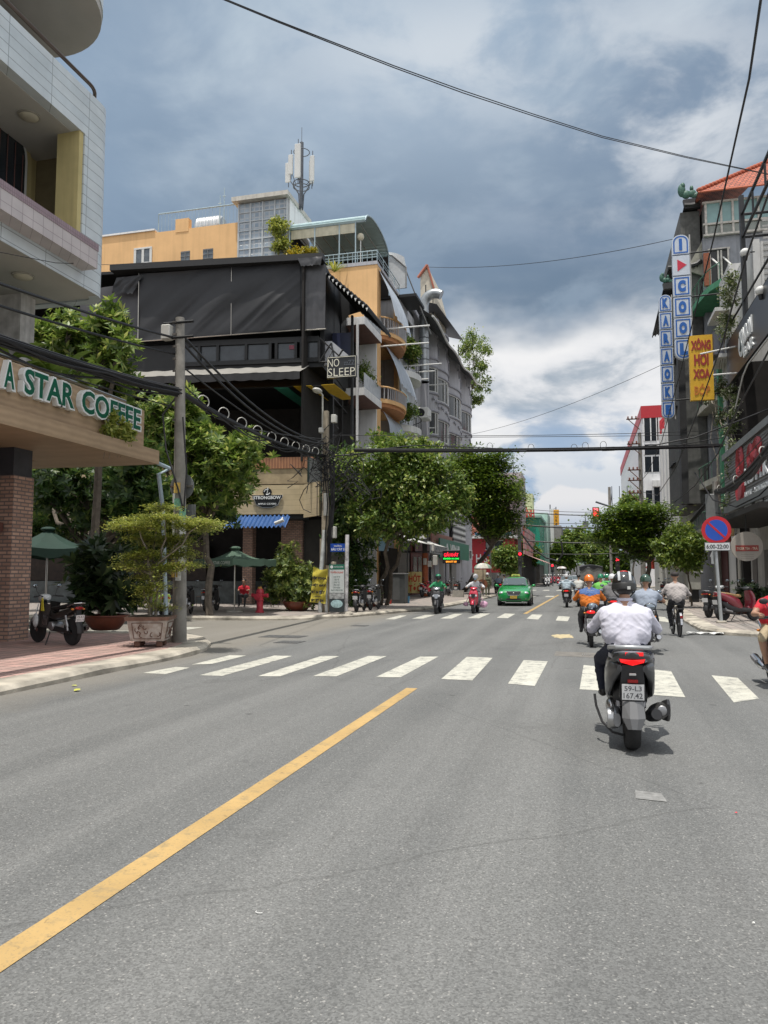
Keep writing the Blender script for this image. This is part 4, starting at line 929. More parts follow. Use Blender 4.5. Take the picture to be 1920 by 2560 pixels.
b=MB();b.lathe([(.001,0),(.3,.03),(.55,.12),(.6,.16)],(0,0,0),'y',24);b.X=None;o=b.build('dish',mat('dish_grey',(.16,.17,.18),.5),t,smooth=True,W=0);o.rotation_euler=(R(-10),0,R(30));o.location.z=.0
b=MB();b.tube([(0,.1,-.7),(0,.1,0)],.03,6);b.build('mast',BLKM,t,W=0)
mz=wy(648,440,48);tp=wy(655,290,48);mx_=wy(651,400,48).x
t=thing('antenna_mast','cellular antenna mast with a ring of tall white panels on the roof','antenna',(mx_,48,zT))
b=MB();b.tube([(mx_,48,zT+.2),(mx_,48,tp.z-.6)],.14,8)
for k in range(5):a=k*1.2566;b.tube([(mx_+.12*math.cos(a),48+.12*math.sin(a),zT),(mx_+.2*math.cos(a),48+.2*math.sin(a),zT+1.1),(mx_+.7*math.cos(a),48+.7*math.sin(a),zT+1.8)],.035,6)
for dz in (1.6,1.9):b.ring((mx_,48,zT+dz),.55,.035,n=16)
b.ring((mx_,48,tp.z-1.3),.55,.03,n=16)
b.tube([(mx_,48,tp.z-.6),(mx_,48,tp.z+.5)],.02,5);b.build('mast',mat('mast_grey',(.10,.11,.13),.6),t)
PANEL=mat('antenna_panel',(.55,.56,.55),.5,var=.05)
AS=.70
for k,(dx,dy,z0,z1,ww) in enumerate(((0,-.75,2.7,6.15,.19),(-.62,-.45,3.4,5.4,.15),(-.95,-.1,2.9,4.9,.17),(.85,-.2,2.6,5.2,.14),(.55,.5,2.9,5.3,.15),(-.35,.65,3.6,5.6,.13))):
    z0*=AS;z1*=AS;ww*=1.15;b=MB();b.box((mx_+dx-ww,48+dy-.06,zT+z0),(mx_+dx+ww,48+dy+.06,zT+z1),.03);b.build('panel',PANEL,t)
    b=MB();b.tube([(mx_+dx,48+dy+.1,zT+z0-.3),(mx_+dx,48+dy+.1,zT+z1+.4)],.03,5);b.tube([(mx_+dx,48+dy+.1,zT+z0+.3),(mx_+dx*.5,48+dy*.5,zT+1.7)],.025,5);b.build('panel_pole',mat('mast_grey',(.10,.11,.13),.6),t)
# flowering shrubs on the terrace
YFL=leafmat('yellow_blossom',(.10,.16,.03),(.45,.36,.02),(.6,.45,.02),trans=.3)
p=o_(645,553,YO2-.3);tree('bushy shrub with yellow blossoms on the roof terrace edge',(p.x,p.y,p.z-.5),[((p.x,p.y,p.z),(.75,.4,.55)),((p.x+.6,p.y,p.z-.1),(.45,.35,.35))],'spray',YFL,3,.16,.3,1.4,.03,name='flowering_shrub',cat='shrub',limbs=4)
p=o_(604,500,YO2-.35);tree('thin pale shrub climbing in front of the glass block wall',(p.x,p.y,zR),[((p.x+.1,p.y,p.z),(.6,.3,.8)),((p.x+.2,p.y,p.z-1.1),(.35,.25,.35))],'spray',LF_LITE,4,.2,.35,.6,.02,name='flowering_shrub',cat='shrub',limbs=6)
p=o_(722,578,YO2-.6);t=thing('agave','spiky potted agave at the foot of the terrace wall','plant',(p.x,p.y,p.z-.4));fronds(Vector((p.x,p.y,p.z-.3)),22,1.0,.05,rg,up=1.2,droop=.5).build('leaves',LF_LITE,t,smooth=True)
# ================================================================ the row of houses along the left kerb, beyond
LX=-12.5
STRIPE=pattern('striped_blind','vstripe',(.36,.43,.52),(.50,.53,.57),1.2,1.,rough=.7,bump=.3,axis='yz')
def R1(x,y):return ((800+x*.27126)*.864,(600+y*.27126)*.864)
def lx(x,y,X=LX):return wx(*R1(x,y),X)
# white house with deep recessed balconies
Y0w,Y1w=lx(357,900).y,YO2-.004
t=thing('white_house','narrow white house with deep recessed balconies between black bar and orange house','house',(-15,44,.13))
zs1=lx(545,985).z;zs2=lx(545,1580).z;dx_=wy(R1(360,1200)[0],700,Y1w).x
b=MB();b.box((dx_-.2,Y0w,.13),(dx_,Y1w,zs1+.1));b.build('wall',DARKIN,t)
b=MB();b.box((dx_,Y1w-.2,.13),(LX-.01,Y1w,zs1+.8));b.build('side_wall',WHITEP,t)
b=MB();b.box((LX-.12,Y0w-.12,5),(LX,Y0w+.02,lx(355,720).z));b.build('corner_post',WHITEP,t)
for z in (zs1,zs2,zs2-(zs1-zs2)):
    if z<4:continue
    b=MB();b.box((dx_-.1,Y0w,z),(LX+.35,Y1w-.21,z+.45));sl_=b.build('floor_slab',WHITEP,t)
    b=MB();b.box((dx_,Y0w+.05,z-.02),(LX+.33,Y1w-.25,z-.003));b.build('soffit',mat('brown_soffit',(.13,.06,.045),.6),sl_)
    b=MB();b.box((LX+.28,Y0w+.1,z+.45),(LX+.31,Y1w-.3,z+1.35));b.build('glass_balustrade',mat('frosted_glass',(.30,.32,.34),.25,var=.2),sl_)
p=lx(440,1230);tree('small bare shrub behind the glass balustrade of the white house',(LX-.3,p.y,zs2+.45),[((LX-.1,p.y,p.z),(.5,.8,.5))],'spray',LF_MID,9,.15,.3,.5,.02,name='balcony_plant',cat='plant',group='plants on the balconies',limbs=8)
# orange house street side: curved balconies and hung blinds
b=MB();b.box((LX-.3,YO2+.36,.13),(LX,YO2+.9,zR));b.box((LX-.3,ORE-.5,.13),(LX,ORE-.004,zR-1));b.build('wall',ORANGE,orn)
def bulge(y0,y1,d,n=14):return [(LX+.05+d*math.sin(math.pi*k/n)**.6,y0+(y1-y0)*k/n) for k in range(n+1)]
OT=mat('terracotta_band',(.42,.19,.08),.8,var=.15)
ya_,yb_=YO2+.6,ORE-.4
for yc0,yc1 in ((690,1000),(1330,1640)):
    z1=lx(560,yc0+30).z;z0=z1-2.3 if False else lx(565,(855 if yc0==690 else 1475)).z
    pl=bulge(ya_,yb_,1.0)
    b=MB();strip_pts=pl
    for (za_,zb_,e,m_) in ((z0-.25,z0+.02,.0,ORANGE),(z0-.5,z0-.25,-.12,OT)):
        bb=MB();bb.prism([(x+e,y,za_) for x,y in pl]+[(LX-.3,yb_,za_),(LX-.3,ya_,za_)],(0,0,zb_-za_));bb.build('balcony_base',m_,orn,smooth=25)
    bb=MB();bb.tube([(x,y,z1) for x,y in pl],.06,6);bb.build('hand_rail',ORANGE,orn)
    bb=MB()
    for k in range(27):u=k/26*14;i=min(13,int(u));f=u-i;x=pl[i][0]*(1-f)+pl[i+1][0]*f;y=pl[i][1]*(1-f)+pl[i+1][1]*f;bb.box((x-.03,y-.035,z0),(x+.03,y+.035,z1))
    bb.build('balusters',mat('grey_balusters',(.36,.36,.38),.6),orn)
b=MB();
for z in (lx(560,855).z+.0,lx(565,1475).z):b.box((LX-1.9,YO2+.36,z-.3),(LX-.01,ORE-.01,z-.02))
b.build('floor_slab',ORANGE,orn)
def blind(x0,y0,x1,y1,x2,y2,out,lab=None):
    """awning hanging from (x0,y0)-(x1,y1) on the wall down to a front edge further out"""
    A,B_=lx(x0,y0),lx(x1,y1);C_=lx(x2,y2,LX+out)
    def fn(u,v):
        p=A.lerp(B_,u);q=Vector((LX+out,p.y,C_.z+(p.z-(A.z+B_.z)/2)*.0));r_=p.lerp(q,v);r_.z=A.z+(C_.z-A.z)*v;r_.x+=.06*math.sin(u*25)*v+.15*math.sin(math.pi*v);return r_
    b=MB();b.grid(fn,24,8);return b.build('awning',STRIPE,orn,smooth=True)
blind(540,270,700,480,740,760,1.1);blind(580,930,740,1110,805,1385,1.2);blind(575,1570,740,1670,745,1850,.5)
b=MB()
for (x,y) in ((565,825),(555,982)):
    p=lx(x,y);b.tube([p,p+Vector((3.2,0,0))],.05,6)
b.build('sign_arm',WFRAME,orn)
# pale house with small windows
t=thing('pale_house','pale grey house with small dark windows next to the orange house','house',(-15,56,.13));Y2=lx(870,1300).y
PALE=mat('pale_plaster',(.52,.53,.56),.85,var=.08,streak=.4)
zt1=lx(735,540).z;zt2=lx(860,720).z
b=MB();b.box((LX-8,ORE,.13),(LX,Y2-.004,zt1));b.build('wall',PALE,t)
for (x0,y0,x1,y1) in ((750,640,775,765),(812,750,858,930),(785,860,803,930),(770,930,800,1010),(806,1290,826,1370),(830,1320,850,1390),(745,1740,765,1800)):
    A,B_=lx(x0,y0),lx(x1,y1);b=MB();b.box((LX-.1,A.y,B_.z),(LX+.012,B_.y,A.z));w_=b.build('window',GLASS,t);b=MB();b.box((LX+.013,A.y-.05,A.z),(LX+.08,B_.y+.05,A.z+.1));b.box((LX+.013,A.y-.05,B_.z-.1),(LX+.1,B_.y+.05,B_.z));b.build('frame',PALE,w_)
b=MB();b.box((LX-3,ORE+.2,zt1),(LX+.0,Y2-.3,zt1+.3));b.box((LX-2.2,ORE-.3,lx(700,470).z-.2),(LX+1.3,ORE+2.6,lx(700,470).z));b.build('roof_slab',BLKM,t)
A=lx(760,1420);b=MB();b.box((LX+.014,A.y-.6,lx(760,1540).z),(LX+.05,A.y+1.9,lx(745,1370).z));b.build('green_glass',mat('green_glass',(.05,.16,.13),.2),t)
zb_=lx(745,1700).z
for zz in (lx(745,1700).z,lx(750,1100).z-.8):
    pl=[(LX+1.0*math.sin(math.pi*k/10)**.6,ORE+.3+(Y2-ORE-.6)*k/10) for k in range(11)]
    b=MB();b.prism([(x,y,zz-.45) for x,y in pl],(0,0,.45));b.build('balcony',WHITEP,t,smooth=25)
    b=MB();b.tube([(x,y,zz+.8) for x,y in pl],.03,5)
    for x,y in pl:b.tube([(x,y,zz),(x,y,zz+.8)],.02,4)
    b.build('railing',BLKM,t)
for (x,y,r,lab) in ((830,1020,1.1,'leafy bush spilling over the upper balcony of the pale house'),(790,1560,.7,'spiky green plants in the lower balcony of the pale house')):
    p=lx(x,y,LX+.5);tree(lab,(p.x,p.y,p.z-r*1.1),[((p.x,p.y,p.z),(.55,r,r*.9))],'spray',LF_MID,x,.22,.35,1.2,.04,name='balcony_plant',cat='plant',group='plants on the balconies',limbs=6)
# arched white screen on the roof of the pale house
b=MB();n=12;P0,P1=lx(545,110),lx(790,430);Yq=ORE+.2;x0=wy(*R1(540,200),Yq).x;x1=wy(*R1(795,200),Yq).x;z0_=wy(*R1(700,450),Yq).z;zc_=wy(*R1(640,110),Yq).z
b.prism([(x0,Yq,z0_),(x1,Yq,z0_),(x1,Yq,zc_-1.4)]+[(x1+(x0-x1)*k/n,Yq,zc_-1.4*(k/n-.75 if k/n<.75 else 0)**2*-1-1.4*max(0,1-k/n/.75)**2) for k in range(1,n+1)],(0,.1,0));b.build('roof_screen',mat('translucent_sheet',(.50,.52,.54),.5,var=.1),t)
b=MB();b.tube([(x0,Yq-.05,zc_),(x0+(x1-x0)*.5,Yq-.05,zc_-.3),(x1,Yq-.05,zc_-1.3),(x1,Yq-.05,z0_)],.06,6);b.tube([(x1,Yq,z0_+1.2),(x1+1.2,Yq+3,z0_-2.6)],.05,5);b.build('screen_frame',mat('frame_grey',(.3,.3,.3),.5,.5),t)
# art deco bay house
t=thing('bay_house','long grey house with rows of curved bay windows and stepped mouldings','house',(-16,68,.13));Y3=lx(1368,1500).y;ztop=lx(1370,1330).z
b=MB();b.box((LX-9,Y2,.13),(LX-.4,Y3,ztop));b.build('wall',GREYP2,t)
DEC=mat('moulding_grey',(.30,.30,.34),.85,var=.1)
edges=[lx(x,1400).y for x in (975,1042,1160,1278,1368)]
zf=[lx(1100,1240).z,lx(1100,1500).z]
zw_hi1,zw_hi0=lx(1050,1245).z,lx(1050,1480).z;zlo1=zw_hi0-3.6;
for i in range(4):
    y0,y1=edges[i],edges[i+1];n=12
    pl=[(LX-.4+1.1*math.sin(math.pi*k/n)**.7,y0+.25+(y1-y0-.5)*k/n) for k in range(n+1)]
    b=MB();b.box((LX-.4,y0-.28,.13),(LX+.25,y0+.24,ztop+.3));b.build('pilaster',GREYP2,t)
    for (za_,zb_) in ((.13,3.2),(4.2,zlo1-0),(zlo1+2.1,zw_hi0),(zw_hi1,ztop)):
        b=MB();b.prism([(x,y,za_) for x,y in pl]+[(LX-.41,y1-.26,za_),(LX-.41,y0+.26,za_)],(0,0,zb_-za_));b.build('bay_wall',GREYP2,t,smooth=25)
    for zz in (zlo1,zlo1+2.1,zw_hi0,zw_hi1,ztop-.15,zw_hi1+.7):
        b=MB();b.tube([(x+.05,y,zz) for x,y in pl],.10,6);b.build('moulding',DEC,t,smooth=True)
    b=MB()
    for (zb0_2,zb1_2) in ((zlo1+2.3,zw_hi0-.3),(zw_hi1+.85,ztop-.4)):
        for j in range(4):
            k=3+j;x,y=pl[k*2-1 if k*2-1<len(pl) else-1][0],pl[min(k+j,n)][1]
            xx=LX-.4+1.1*math.sin(math.pi*(k+j)/n)**.7
            hz=zb1_2-(zb1_2-zb0_2)*(j+.5)/4;b.box((xx+.0,y-.32,hz-.09),(xx+.10,y+.32,hz+.09));b.box((xx,y+.24,hz-(zb1_2-zb0_2)/4),(xx+.10,y+.32,hz))
    b.build('stepped_moulding',DEC,t)
    for zz0,zz1 in ((zlo1+.1,zlo1+2.),(zw_hi0+.1,zw_hi1-.1),(3.2,4.2)):
        b=MB();b.prism([(x-.06,y,zz0) for x,y in pl]+[(LX-.41,y1-.3,zz0),(LX-.41,y0+.3,zz0)],(0,0,zz1-zz0));w_=b.build('window',mat('bay_glass',(.06,.065,.07),.15,var=.5,scale=.8),t)
        b=MB();[b.tube([(x,y,zz) for x,y in pl[1:12]],.05,5) for zz in (zz0+.04,zz1-.04)]
        for k in (1,4,6,8,11):x,y=pl[k];b.box((x-.05,y-.07,zz0),(x+.03,y+.07,zz1))
        b.build('frame',WFRAME,w_)
# roof canopies over the bay house
b=MB();ya2,yb2=lx(1000,700).y,lx(1330,930).y
rA,rB=lx(1075,590,LX+1),lx(1320,925,LX+1);b.grid(lambda u,v:Vector((LX-2+3.0*v,rA.y+(rB.y-rA.y)*u,rA.z+(rB.z-rA.z)*u+.9*(1-v))),6,3);b.build('roof',mat('dark_roof_sheet',(.045,.045,.05),.6),t)
b=MB();zc=ztop+1.2
aA,aB=lx(1035,700,LX+1.6),lx(1495,1365,LX+1.6)
def ae(u):return Vector((LX+1.62,aA.y+(aB.y-aA.y)*u,aA.z+(aB.z-aA.z)*u-.5*math.sin(math.pi*u)+.14*math.sin(u*21)))
b.grid(lambda u,v:ae(u)+Vector((-1.9*(1-v),0,1.5*(1-v))),50,5);b.build('awning',mat('dark_canvas',(.09,.095,.10),.75,var=.3),t,smooth=True)
b=MB();b.tube([ae(u/50) for u in range(51)],.09,6);b.build('awning_edge',WFRAME,t)
for k in range(4):b=MB();b.tube([(LX,edges[k]+.2,ztop),(LX,edges[k]+.2,rB.z+.6)],.05,5);b.build('roof_post',BLKM,t)
dc=lx(955,900,LX+.35);ztd=lx(960,570,LX+.35).z;zbd=lx(955,1310,LX+.35).z
dt=thing('exhaust_duct','fat galvanised exhaust duct with a bent top running up the house front','duct',(LX+.35,dc.y,zbd))
b=MB();b.tube([(LX+.38,dc.y,zbd),(LX+.38,dc.y,ztd-.4)],.38,14);b.tube([(LX+.38+.9*(1-math.cos(a)),dc.y+.0,ztd-.4+.9*math.sin(a)) for a in [k*2.2/8 for k in range(9)]],.39,14);b.build('pipe',mat('galvanised',(.34,.36,.37),.38,.7,var=.15),dt,smooth=30)
b=MB()
for k in range(7):z=zbd+(ztd-zbd-.5)*k/7;b.lathe([(.40,z),(.42,z+.04),(.40,z+.08)],(LX+.38,dc.y,0),n=14)
b.build('joint_band',mat('galvanised_dark',(.2,.21,.22),.5,.7),dt)
for x,y,w_ in ((760,1165,3.6),(870,1220,2.0),(860,1290,1.5),(975,1340,2.3),(875,1635,1.6),(975,1735,1.)):
    p=lx(x,y);b=MB();b.tube([p,p+Vector((w_*.8,0,0))],.05,6);o=b.build('sign_arm',WFRAME,t)
p=lx(920,1610);tt=thing('air_conditioner','white air conditioner box on the balcony beside the bay house','air conditioner',(LX+.5,p.y,p.z))
b=MB();b.box((LX,p.y-.7,p.z-.45),(LX+.8,p.y+.7,p.z+.45),.04);b.build('casing',WFRAME,tt);b=MB();b.lathe([(.34,0),(.34,.03),(.001,.03)],(LX+.2,p.y-.74,p.z),'y',18);b.build('fan_grille',BLKM,tt)
p=lx(1400,1100,LX-.5);tree('airy rooftop tree above the bay house awning',(LX-1,p.y,ztop),[((LX-.2,p.y,p.z),(1.7,2.6,3.2)),((LX+.6,p.y+1.5,p.z-2.2),(1.4,1.8,1.5)),((LX+.2,p.y,p.z+1.8),(1.2,1.8,1.3))],'spray',LF_MID,21,.30,.7,.30,.08,name='rooftop_tree',limbs=20)
p=lx(1420,1470,LX+.6);tree('wispy plant hanging off the last bay of the grey house',(p.x,p.y,p.z-1),[((p.x,p.y,p.z),(.8,1.2,.6))],'spray',LF_MID,22,.25,.5,.6,.03,name='balcony_plant',cat='plant',group='plants on the balconies',limbs=8)
# steep gabled roof behind
p=lx(990,250);t=thing('gabled_house','tall narrow gable with red tiled edge rising behind the bay house','house',(LX-3,66,.13))
Yg=66;a_,b__,c_=wy(*R1(925,330),Yg),wy(*R1(990,245),Yg),wy(*R1(1055,500),Yg)
bb=MB();bb.prism([(a_.x,Yg,8),(c_.x,Yg,8),(c_.x,Yg,c_.z),(b__.x,Yg,b__.z),(a_.x,Yg,a_.z)],(0,6,0));bb.build('wall',mat('cream_gable',(.50,.46,.38),.9,streak=.2),t)
bb=MB();bb.tube([(a_.x-.2,Yg-.1,a_.z-.2),(b__.x,Yg-.1,b__.z+.1)],.14,6);bb.tube([(b__.x,Yg-.1,b__.z+.1),(c_.x+.1,Yg-.1,c_.z)],.10,6);bb.build('roof_edge',mat('red_tile_edge',(.34,.12,.08),.8),t)
# ================================================================ shop fronts under the trees, left side
def slab(name,x,y0,y1,z0,z1,m,par,th=.1,lab=None):
    b=MB();b.box((x-th,y0,z0),(x,y1,z1));return b.build(name,m,par,label=lab)
PINKB=mat('dusty_pink_plaster',(.40,.20,.16),.85,var=.15,streak=.3)
REDD=mat('dark_red_paint',(.16,.03,.025),.6,var=.2)
SHUT=pattern('roller_shutter','hstripe',(.30,.29,.27),(.18,.175,.165),3.2,0,rough=.6,bump=.6,axis='yz')
STR=pattern('black_white_louvre','hstripe',(.75,.75,.73),(.02,.02,.02),.55,0,rough=.6,bump=.3,axis='yz')
GRN=mat('green_sign',(.02,.17,.11),.4,var=.1)
def lxd(x,y,off=0.):return wx(x,y,LX+off)
sh=thing('shop','barber shop front with pale shutter and white fabric canopy under the street tree','shop',(LX,52,.13))
slab('shutter',LX+.42,50.2,53.6,.13,3.1,SHUT,sh);slab('doorway',LX+.44,46.6,50,.13,3.3,DARKIN,sh,.3)
b=MB();A,B_=wx(955,1160,-10.6),wx(1062,1208,-10.6)
y0,y1,z0,z1=43.5,56.5,3.25,3.95
b.add([(LX+.3,y0,z1+.5),(LX+.3,y1,z1+.5),(-9.9,y1,z0+.35),(-9.9,y0,z0+.35),(LX+.3,y0,z1+.46),(LX+.3,y1,z1+.46),(-9.9,y1,z0+.31),(-9.9,y0,z0+.31)],[(0,3,2,1),(4,5,6,7),(0,1,5,4),(1,2,6,5),(2,3,7,6),(3,0,4,7)]);b.build('canopy',mat('white_canopy',(.66,.66,.64),.6,streak=.3),sh)
b=MB();b.grid(lambda u,v:Vector((-9.88+.02*math.sin(u*70),50+6.5*u,z0+.32-.55*v-.03*abs(math.sin(u*40))*v)),60,2);b.build('valance',mat('grey_lace_valance',(.30,.32,.34),.8,var=.6,scale=6),sh,smooth=True)
for yy in (43.6,56.4):b=MB();b.tube([(-9.95,yy,.13),(-9.95,yy,z0+.3)],.04,6);b.build('canopy_post',BLKM,sh)
sh=thing('shop','red fronted salon with roller shutters and a dark red name board','shop',(LX,58,.13))
slab('front',LX+.46,54,60.5,.13,4.4,REDD,sh,.06);
for yy in (54.6,56.3,58.0):slab('glass_door',LX+.5,yy,yy+1.2,.3,2.9,mat('door_glass',(.10,.09,.09),.15,var=.5,scale=2),sh,.03)
slab('name_board',LX+.62,54.6,59.6,3.2,3.9,mat('maroon',(.10,.015,.02),.5),sh,.05)
text('lettering','ATIVA',mat('dull_red_letters',(.28,.10,.09),.5),sh,(LX+.62,57,3.55),(0,1,0),(0,0,1),h=.4,wdt=2.4,depth=.02)
sh=thing('shop','shop with green name board and black and white louvred screen above it','shop',(LX,66,.13))
slab('louvre_screen',LX+.80,60.6,63.4,5.0,8.6,STR,sh,.08);slab('louvre_screen',LX+.80,70.5,78,4.4,8.2,STR,sh,.08)
slab('wall',LX+.7,60.6,78,3.4,5,PINKB,sh,.1)
slab('green_board',LX+1.0,62.5,79,3.0,4.6,GRN,sh,.12);text('lettering','A VINA',WLET,sh,(LX+1.0,69,3.8),(0,1,0),(0,0,1),h=.9,wdt=8,depth=.05,bold=.02)
for k in range(5):slab('shutter' if k%2 else 'glass_door',LX+.5,61.2+k*3.3,63.9+k*3.3,.13,3,SHUT if k%2 else mat('door_glass',(.10,.09,.09),.15,var=.5,scale=2),sh,.04)
# hanging LED sign
Yl=52.;A,B_=wy(956,1217,Yl),wy(993,1188,Yl)
t=thing('led_sign','black hanging LED sign with glowing red, green and orange lines of letters','sign',(A.x,Yl,A.z))
b=MB();b.box((A.x,Yl,A.z),(B_.x,Yl+.25,B_.z),.03);b.build('cabinet',BLKM,t)
b=MB();b.tube([(A.x,Yl+.12,B_.z-.1),(LX+.1,Yl+.12,B_.z-.1)],.04,6);b.build('bracket',BLKM,t)
W_,H_=B_.x-A.x,B_.z-A.z;cx_=(A.x+B_.x)/2
for s_,zf_,h_,w2,e_ in (('GIẢI KHÁT',.68,.34,.84,(1.,.02,.05)),('BẢN ĐIỆN HẠ LONG',.36,.19,.90,(.02,.9,.1)),('0904 077 240',.13,.14,.62,(1.,.35,.03))):
    text('led_line',s_,mat('led_%d'%int(h_*100),e_,.5,var=0,emit=e_,es=1.6),t,(cx_,Yl-.004,A.z+H_*zf_),(1,0,0),(0,0,1),h=H_*h_,wdt=W_*w2,depth=.01,bold=.02)
# HỚT TÓC board
p0,p1=g(826,1280,.13),None
Yh=wy(0,0,42).y;pb=g(846,1482*0+1289,.13);Yh=pb.y
def z2(x,y):return wy(x,y,Yh)
A,B_=z2(881,1281),z2(911,1235)
t=thing('sign_board','pale yellow A frame board reading HỚT TÓC in red on the pavement','sign',(A.x,Yh,.13))
b=MB();b.box((A.x,Yh,A.z),(B_.x,Yh+.04,B_.z));b.build('panel',mat('pale_yellow_board',(.62,.52,.22),.6,var=.08,scale=3),t)
b=MB();b.box((A.x+.01,Yh-.004,A.z+.01),(A.x+(B_.x-A.x)*.28,Yh,B_.z-.01));b.build('darker_strip',mat('yellow_strip',(.46,.36,.12),.6),t)  # darker yellow strip down the left part of the board
RL=mat('red_letters',(.50,.045,.02),.5,var=.05);W_,H_=B_.x-A.x,B_.z-A.z
text('lettering','HỚT',RL,t,((A.x+B_.x)/2,Yh-.005,A.z+H_*.72),(1,0,0),(0,0,1),h=H_*.40,wdt=W_*.86,depth=.008,bold=.035)
text('lettering','TÓC',RL,t,((A.x+B_.x)/2,Yh-.005,A.z+H_*.26),(1,0,0),(0,0,1),h=H_*.38,wdt=W_*.86,depth=.008,bold=.035)
for xx in (A.x+.05,B_.x-.03):b=MB();b.tube([(xx,Yh+.02,.13),(xx,Yh+.02,A.z)],.02,6);b.build('leg',BLKM if xx<A.x+.1 else WFRAME,t)
# cabinet, bucket, boxes near the tree
p=g(838,1305,.13);Yc=p.y+1.2
t=thing('vending_cabinet','dark grey steel street cabinet standing between tree and barber board','cabinet',(wy(845,1290,Yc).x,Yc,.13))
A,B_=wy(845,1295,Yc),wy(874,1240,Yc)
b=MB();b.box((A.x,Yc,.13),(B_.x,Yc+.8,B_.z),.02);b.build('body',mat('dark_cabinet',(.055,.06,.06),.5,var=.2),t);b=MB();b.box((A.x+.1,Yc-.01,.3),(A.x+(B_.x-A.x)*.62,Yc-.001,B_.z-.15));b.build('door',mat('cabinet_door',(.09,.095,.095),.5,var=.15),t)
b=MB();b.box((A.x-.05,Yc-.05,B_.z),(B_.x+.05,Yc+.85,B_.z+.06));b.build('top',mat('cabinet_top',(.25,.25,.25),.5),t)
p=g(879,1302,.13);b=MB();b.lathe([(.13,0),(.17,.33),(.18,.34),(.16,.33),(.12,.05)],p,n=16);o=b.build('bucket',mat('blue_plastic',(.05,.20,.34),.4),None,smooth=30);tag(o,'light blue plastic bucket on the pavement beside the grey cabinet','bucket')
p=g(842,1304,.13);b=MB();b.box((p.x-.12,p.y,.13),(p.x+.05,p.y+.2,.33));tag(b.build('crate',mat('red_plastic',(.45,.04,.03),.4)),'small red plastic box at the foot of the grey cabinet','box')
# air conditioner unit high on the salon
p=lxd(1048*0+858,1150);
p=wy(1000*0+905,1150,50.0);t=thing('air_conditioner','white air conditioner unit hanging over the canopy by a black post','air conditioner',(p.x,50,p.z))
b=MB();b.box((p.x-.5,50,p.z-.45),(p.x+.45,50.4,p.z+.45),.04);b.build('casing',WFRAME,t);b=MB();b.lathe([(.30,0),(.30,-.02),(.001,-.02)],(p.x-.1,50,p.z),'y',18);b.build('fan_grille',BLKM,t)
b=MB();b.box((p.x-.6,49.9,p.z-.55),(p.x+.6,50.6,p.z-.48));b.build('shelf',BLKM,t)
b=MB();Yb=44.;A,B_=wy(818,1190,Yb),wy(838,1128,Yb);t=thing('blue_sign','blue and white advertising panel hanging behind the street tree','sign',(A.x,Yb,A.z));b.box((A.x,Yb,A.z),(B_.x,Yb+.1,B_.z));b.build('panel',mat('pale_blue_panel',(.25,.40,.50),.5,var=.1),t)
b=MB();b.box((A.x+.01,Yb-.01,(A.z+B_.z)/2),(B_.x-.05,Yb-.001,B_.z-.05));b.build('upper_band',mat('blue_band',(.03,.15,.32),.5,var=.3,scale=4),t)
# ================================================================ far side of the next crossing, left
def far_house(name,label,x0,x1,Y,d,z,m,cat='building'):
    t=thing(name,label,cat,((x0+x1)/2,Y+d/2,.13));b=MB();b.box((x0,Y,.13),(x1,Y+d,z));b.build('wall',m,t);return t
def win(t,x0,x1,z0,z1,Y,m=None,fr=True):
    b=MB();b.box((x0,Y-.03,z0),(x1,Y+.02,z1));w_=b.build('window',m or GLASS,t)
    if fr:b=MB();b.box((x0-.08,Y-.08,z0-.08),(x1+.08,Y-.031,z0));b.box((x0-.08,Y-.08,z1),(x1+.08,Y-.031,z1+.08));b.box(((x0+x1)/2-.05,Y-.07,z0),((x0+x1)/2+.05,Y-.031,z1));b.build('frame',WFRAME,w_)
YF_=98.
def y_(x,y,Y=YF_):return wy(x,y,Y)
REDB=mat('red_shop_paint',(.42,.03,.04),.5,var=.1)
A,B_=y_(1042,1240),y_(1108,1158)
t=far_house('red_shop','bright red two storey corner shop with white letters past the crossing',A.x-8,B_.x,YF_,14,B_.z-.2,REDB,'shop')
w0,w1=y_(1049,1187),y_(1087,1168);win(t,w0.x,w1.x,w0.z,w1.z,YF_)
b=MB();q=y_(1108,1237);zz=y_(1050,1213).z;b.box((A.x-8,YF_-.1,.13),(B_.x-.01,YF_-.004,zz-1.4));b.build('ground_floor',mat('grey_front',(.22,.21,.2),.7,var=.5,scale=.8),t)
b=MB();b.box((A.x-8.2,YF_-1.3,y_(1050,1160).z-.2),(B_.x+.4,YF_+6,y_(1050,1157).z));b.build('flat_roof',WHITEP,t)
text('lettering','T H S H O P',WLET,t,((w0.x+B_.x)/2-1.2,YF_-.01,zz+.4),(1,0,0),(0,0,1),h=1.1,wdt=5.5,depth=.05,bold=.02)
b=MB();b.box((A.x-1,YF_+.5,y_(1050,1158).z),(A.x+3.5,YF_+3,y_(1050,1150).z));b.build('blue_sheet',mat('blue_sheet',(.06,.25,.45),.5),t)
A,B_=y_(1060,1200,113),y_(1095,1098,113);t=far_house('salmon_house','salmon pink house standing behind the red corner shop',A.x-9,B_.x,113,8,B_.z,mat('salmon',(.52,.25,.19),.85,var=.1,streak=.3))
win(t,B_.x-4,B_.x-2.4,B_.z-4,B_.z-2.4,113)
A,B_=y_(1095,1200,118),y_(1126,1020,118);t=far_house('pale_tower','narrow pinkish grey tower house rising over the red corner shop',A.x-2,B_.x,118,8,B_.z,mat('pinkish_grey',(.42,.37,.40),.85,var=.08,streak=.4))
for k in range(5):win(t,B_.x-3.6,B_.x-2.5,9+k*2.0,10.2+k*2.,118)
b=MB();
for k in range(3):b.tube([(B_.x-3+k*.9,118.5,B_.z),(B_.x-3+k*.9,118.5,B_.z+1.2+.5*(k%2))],.05,5)
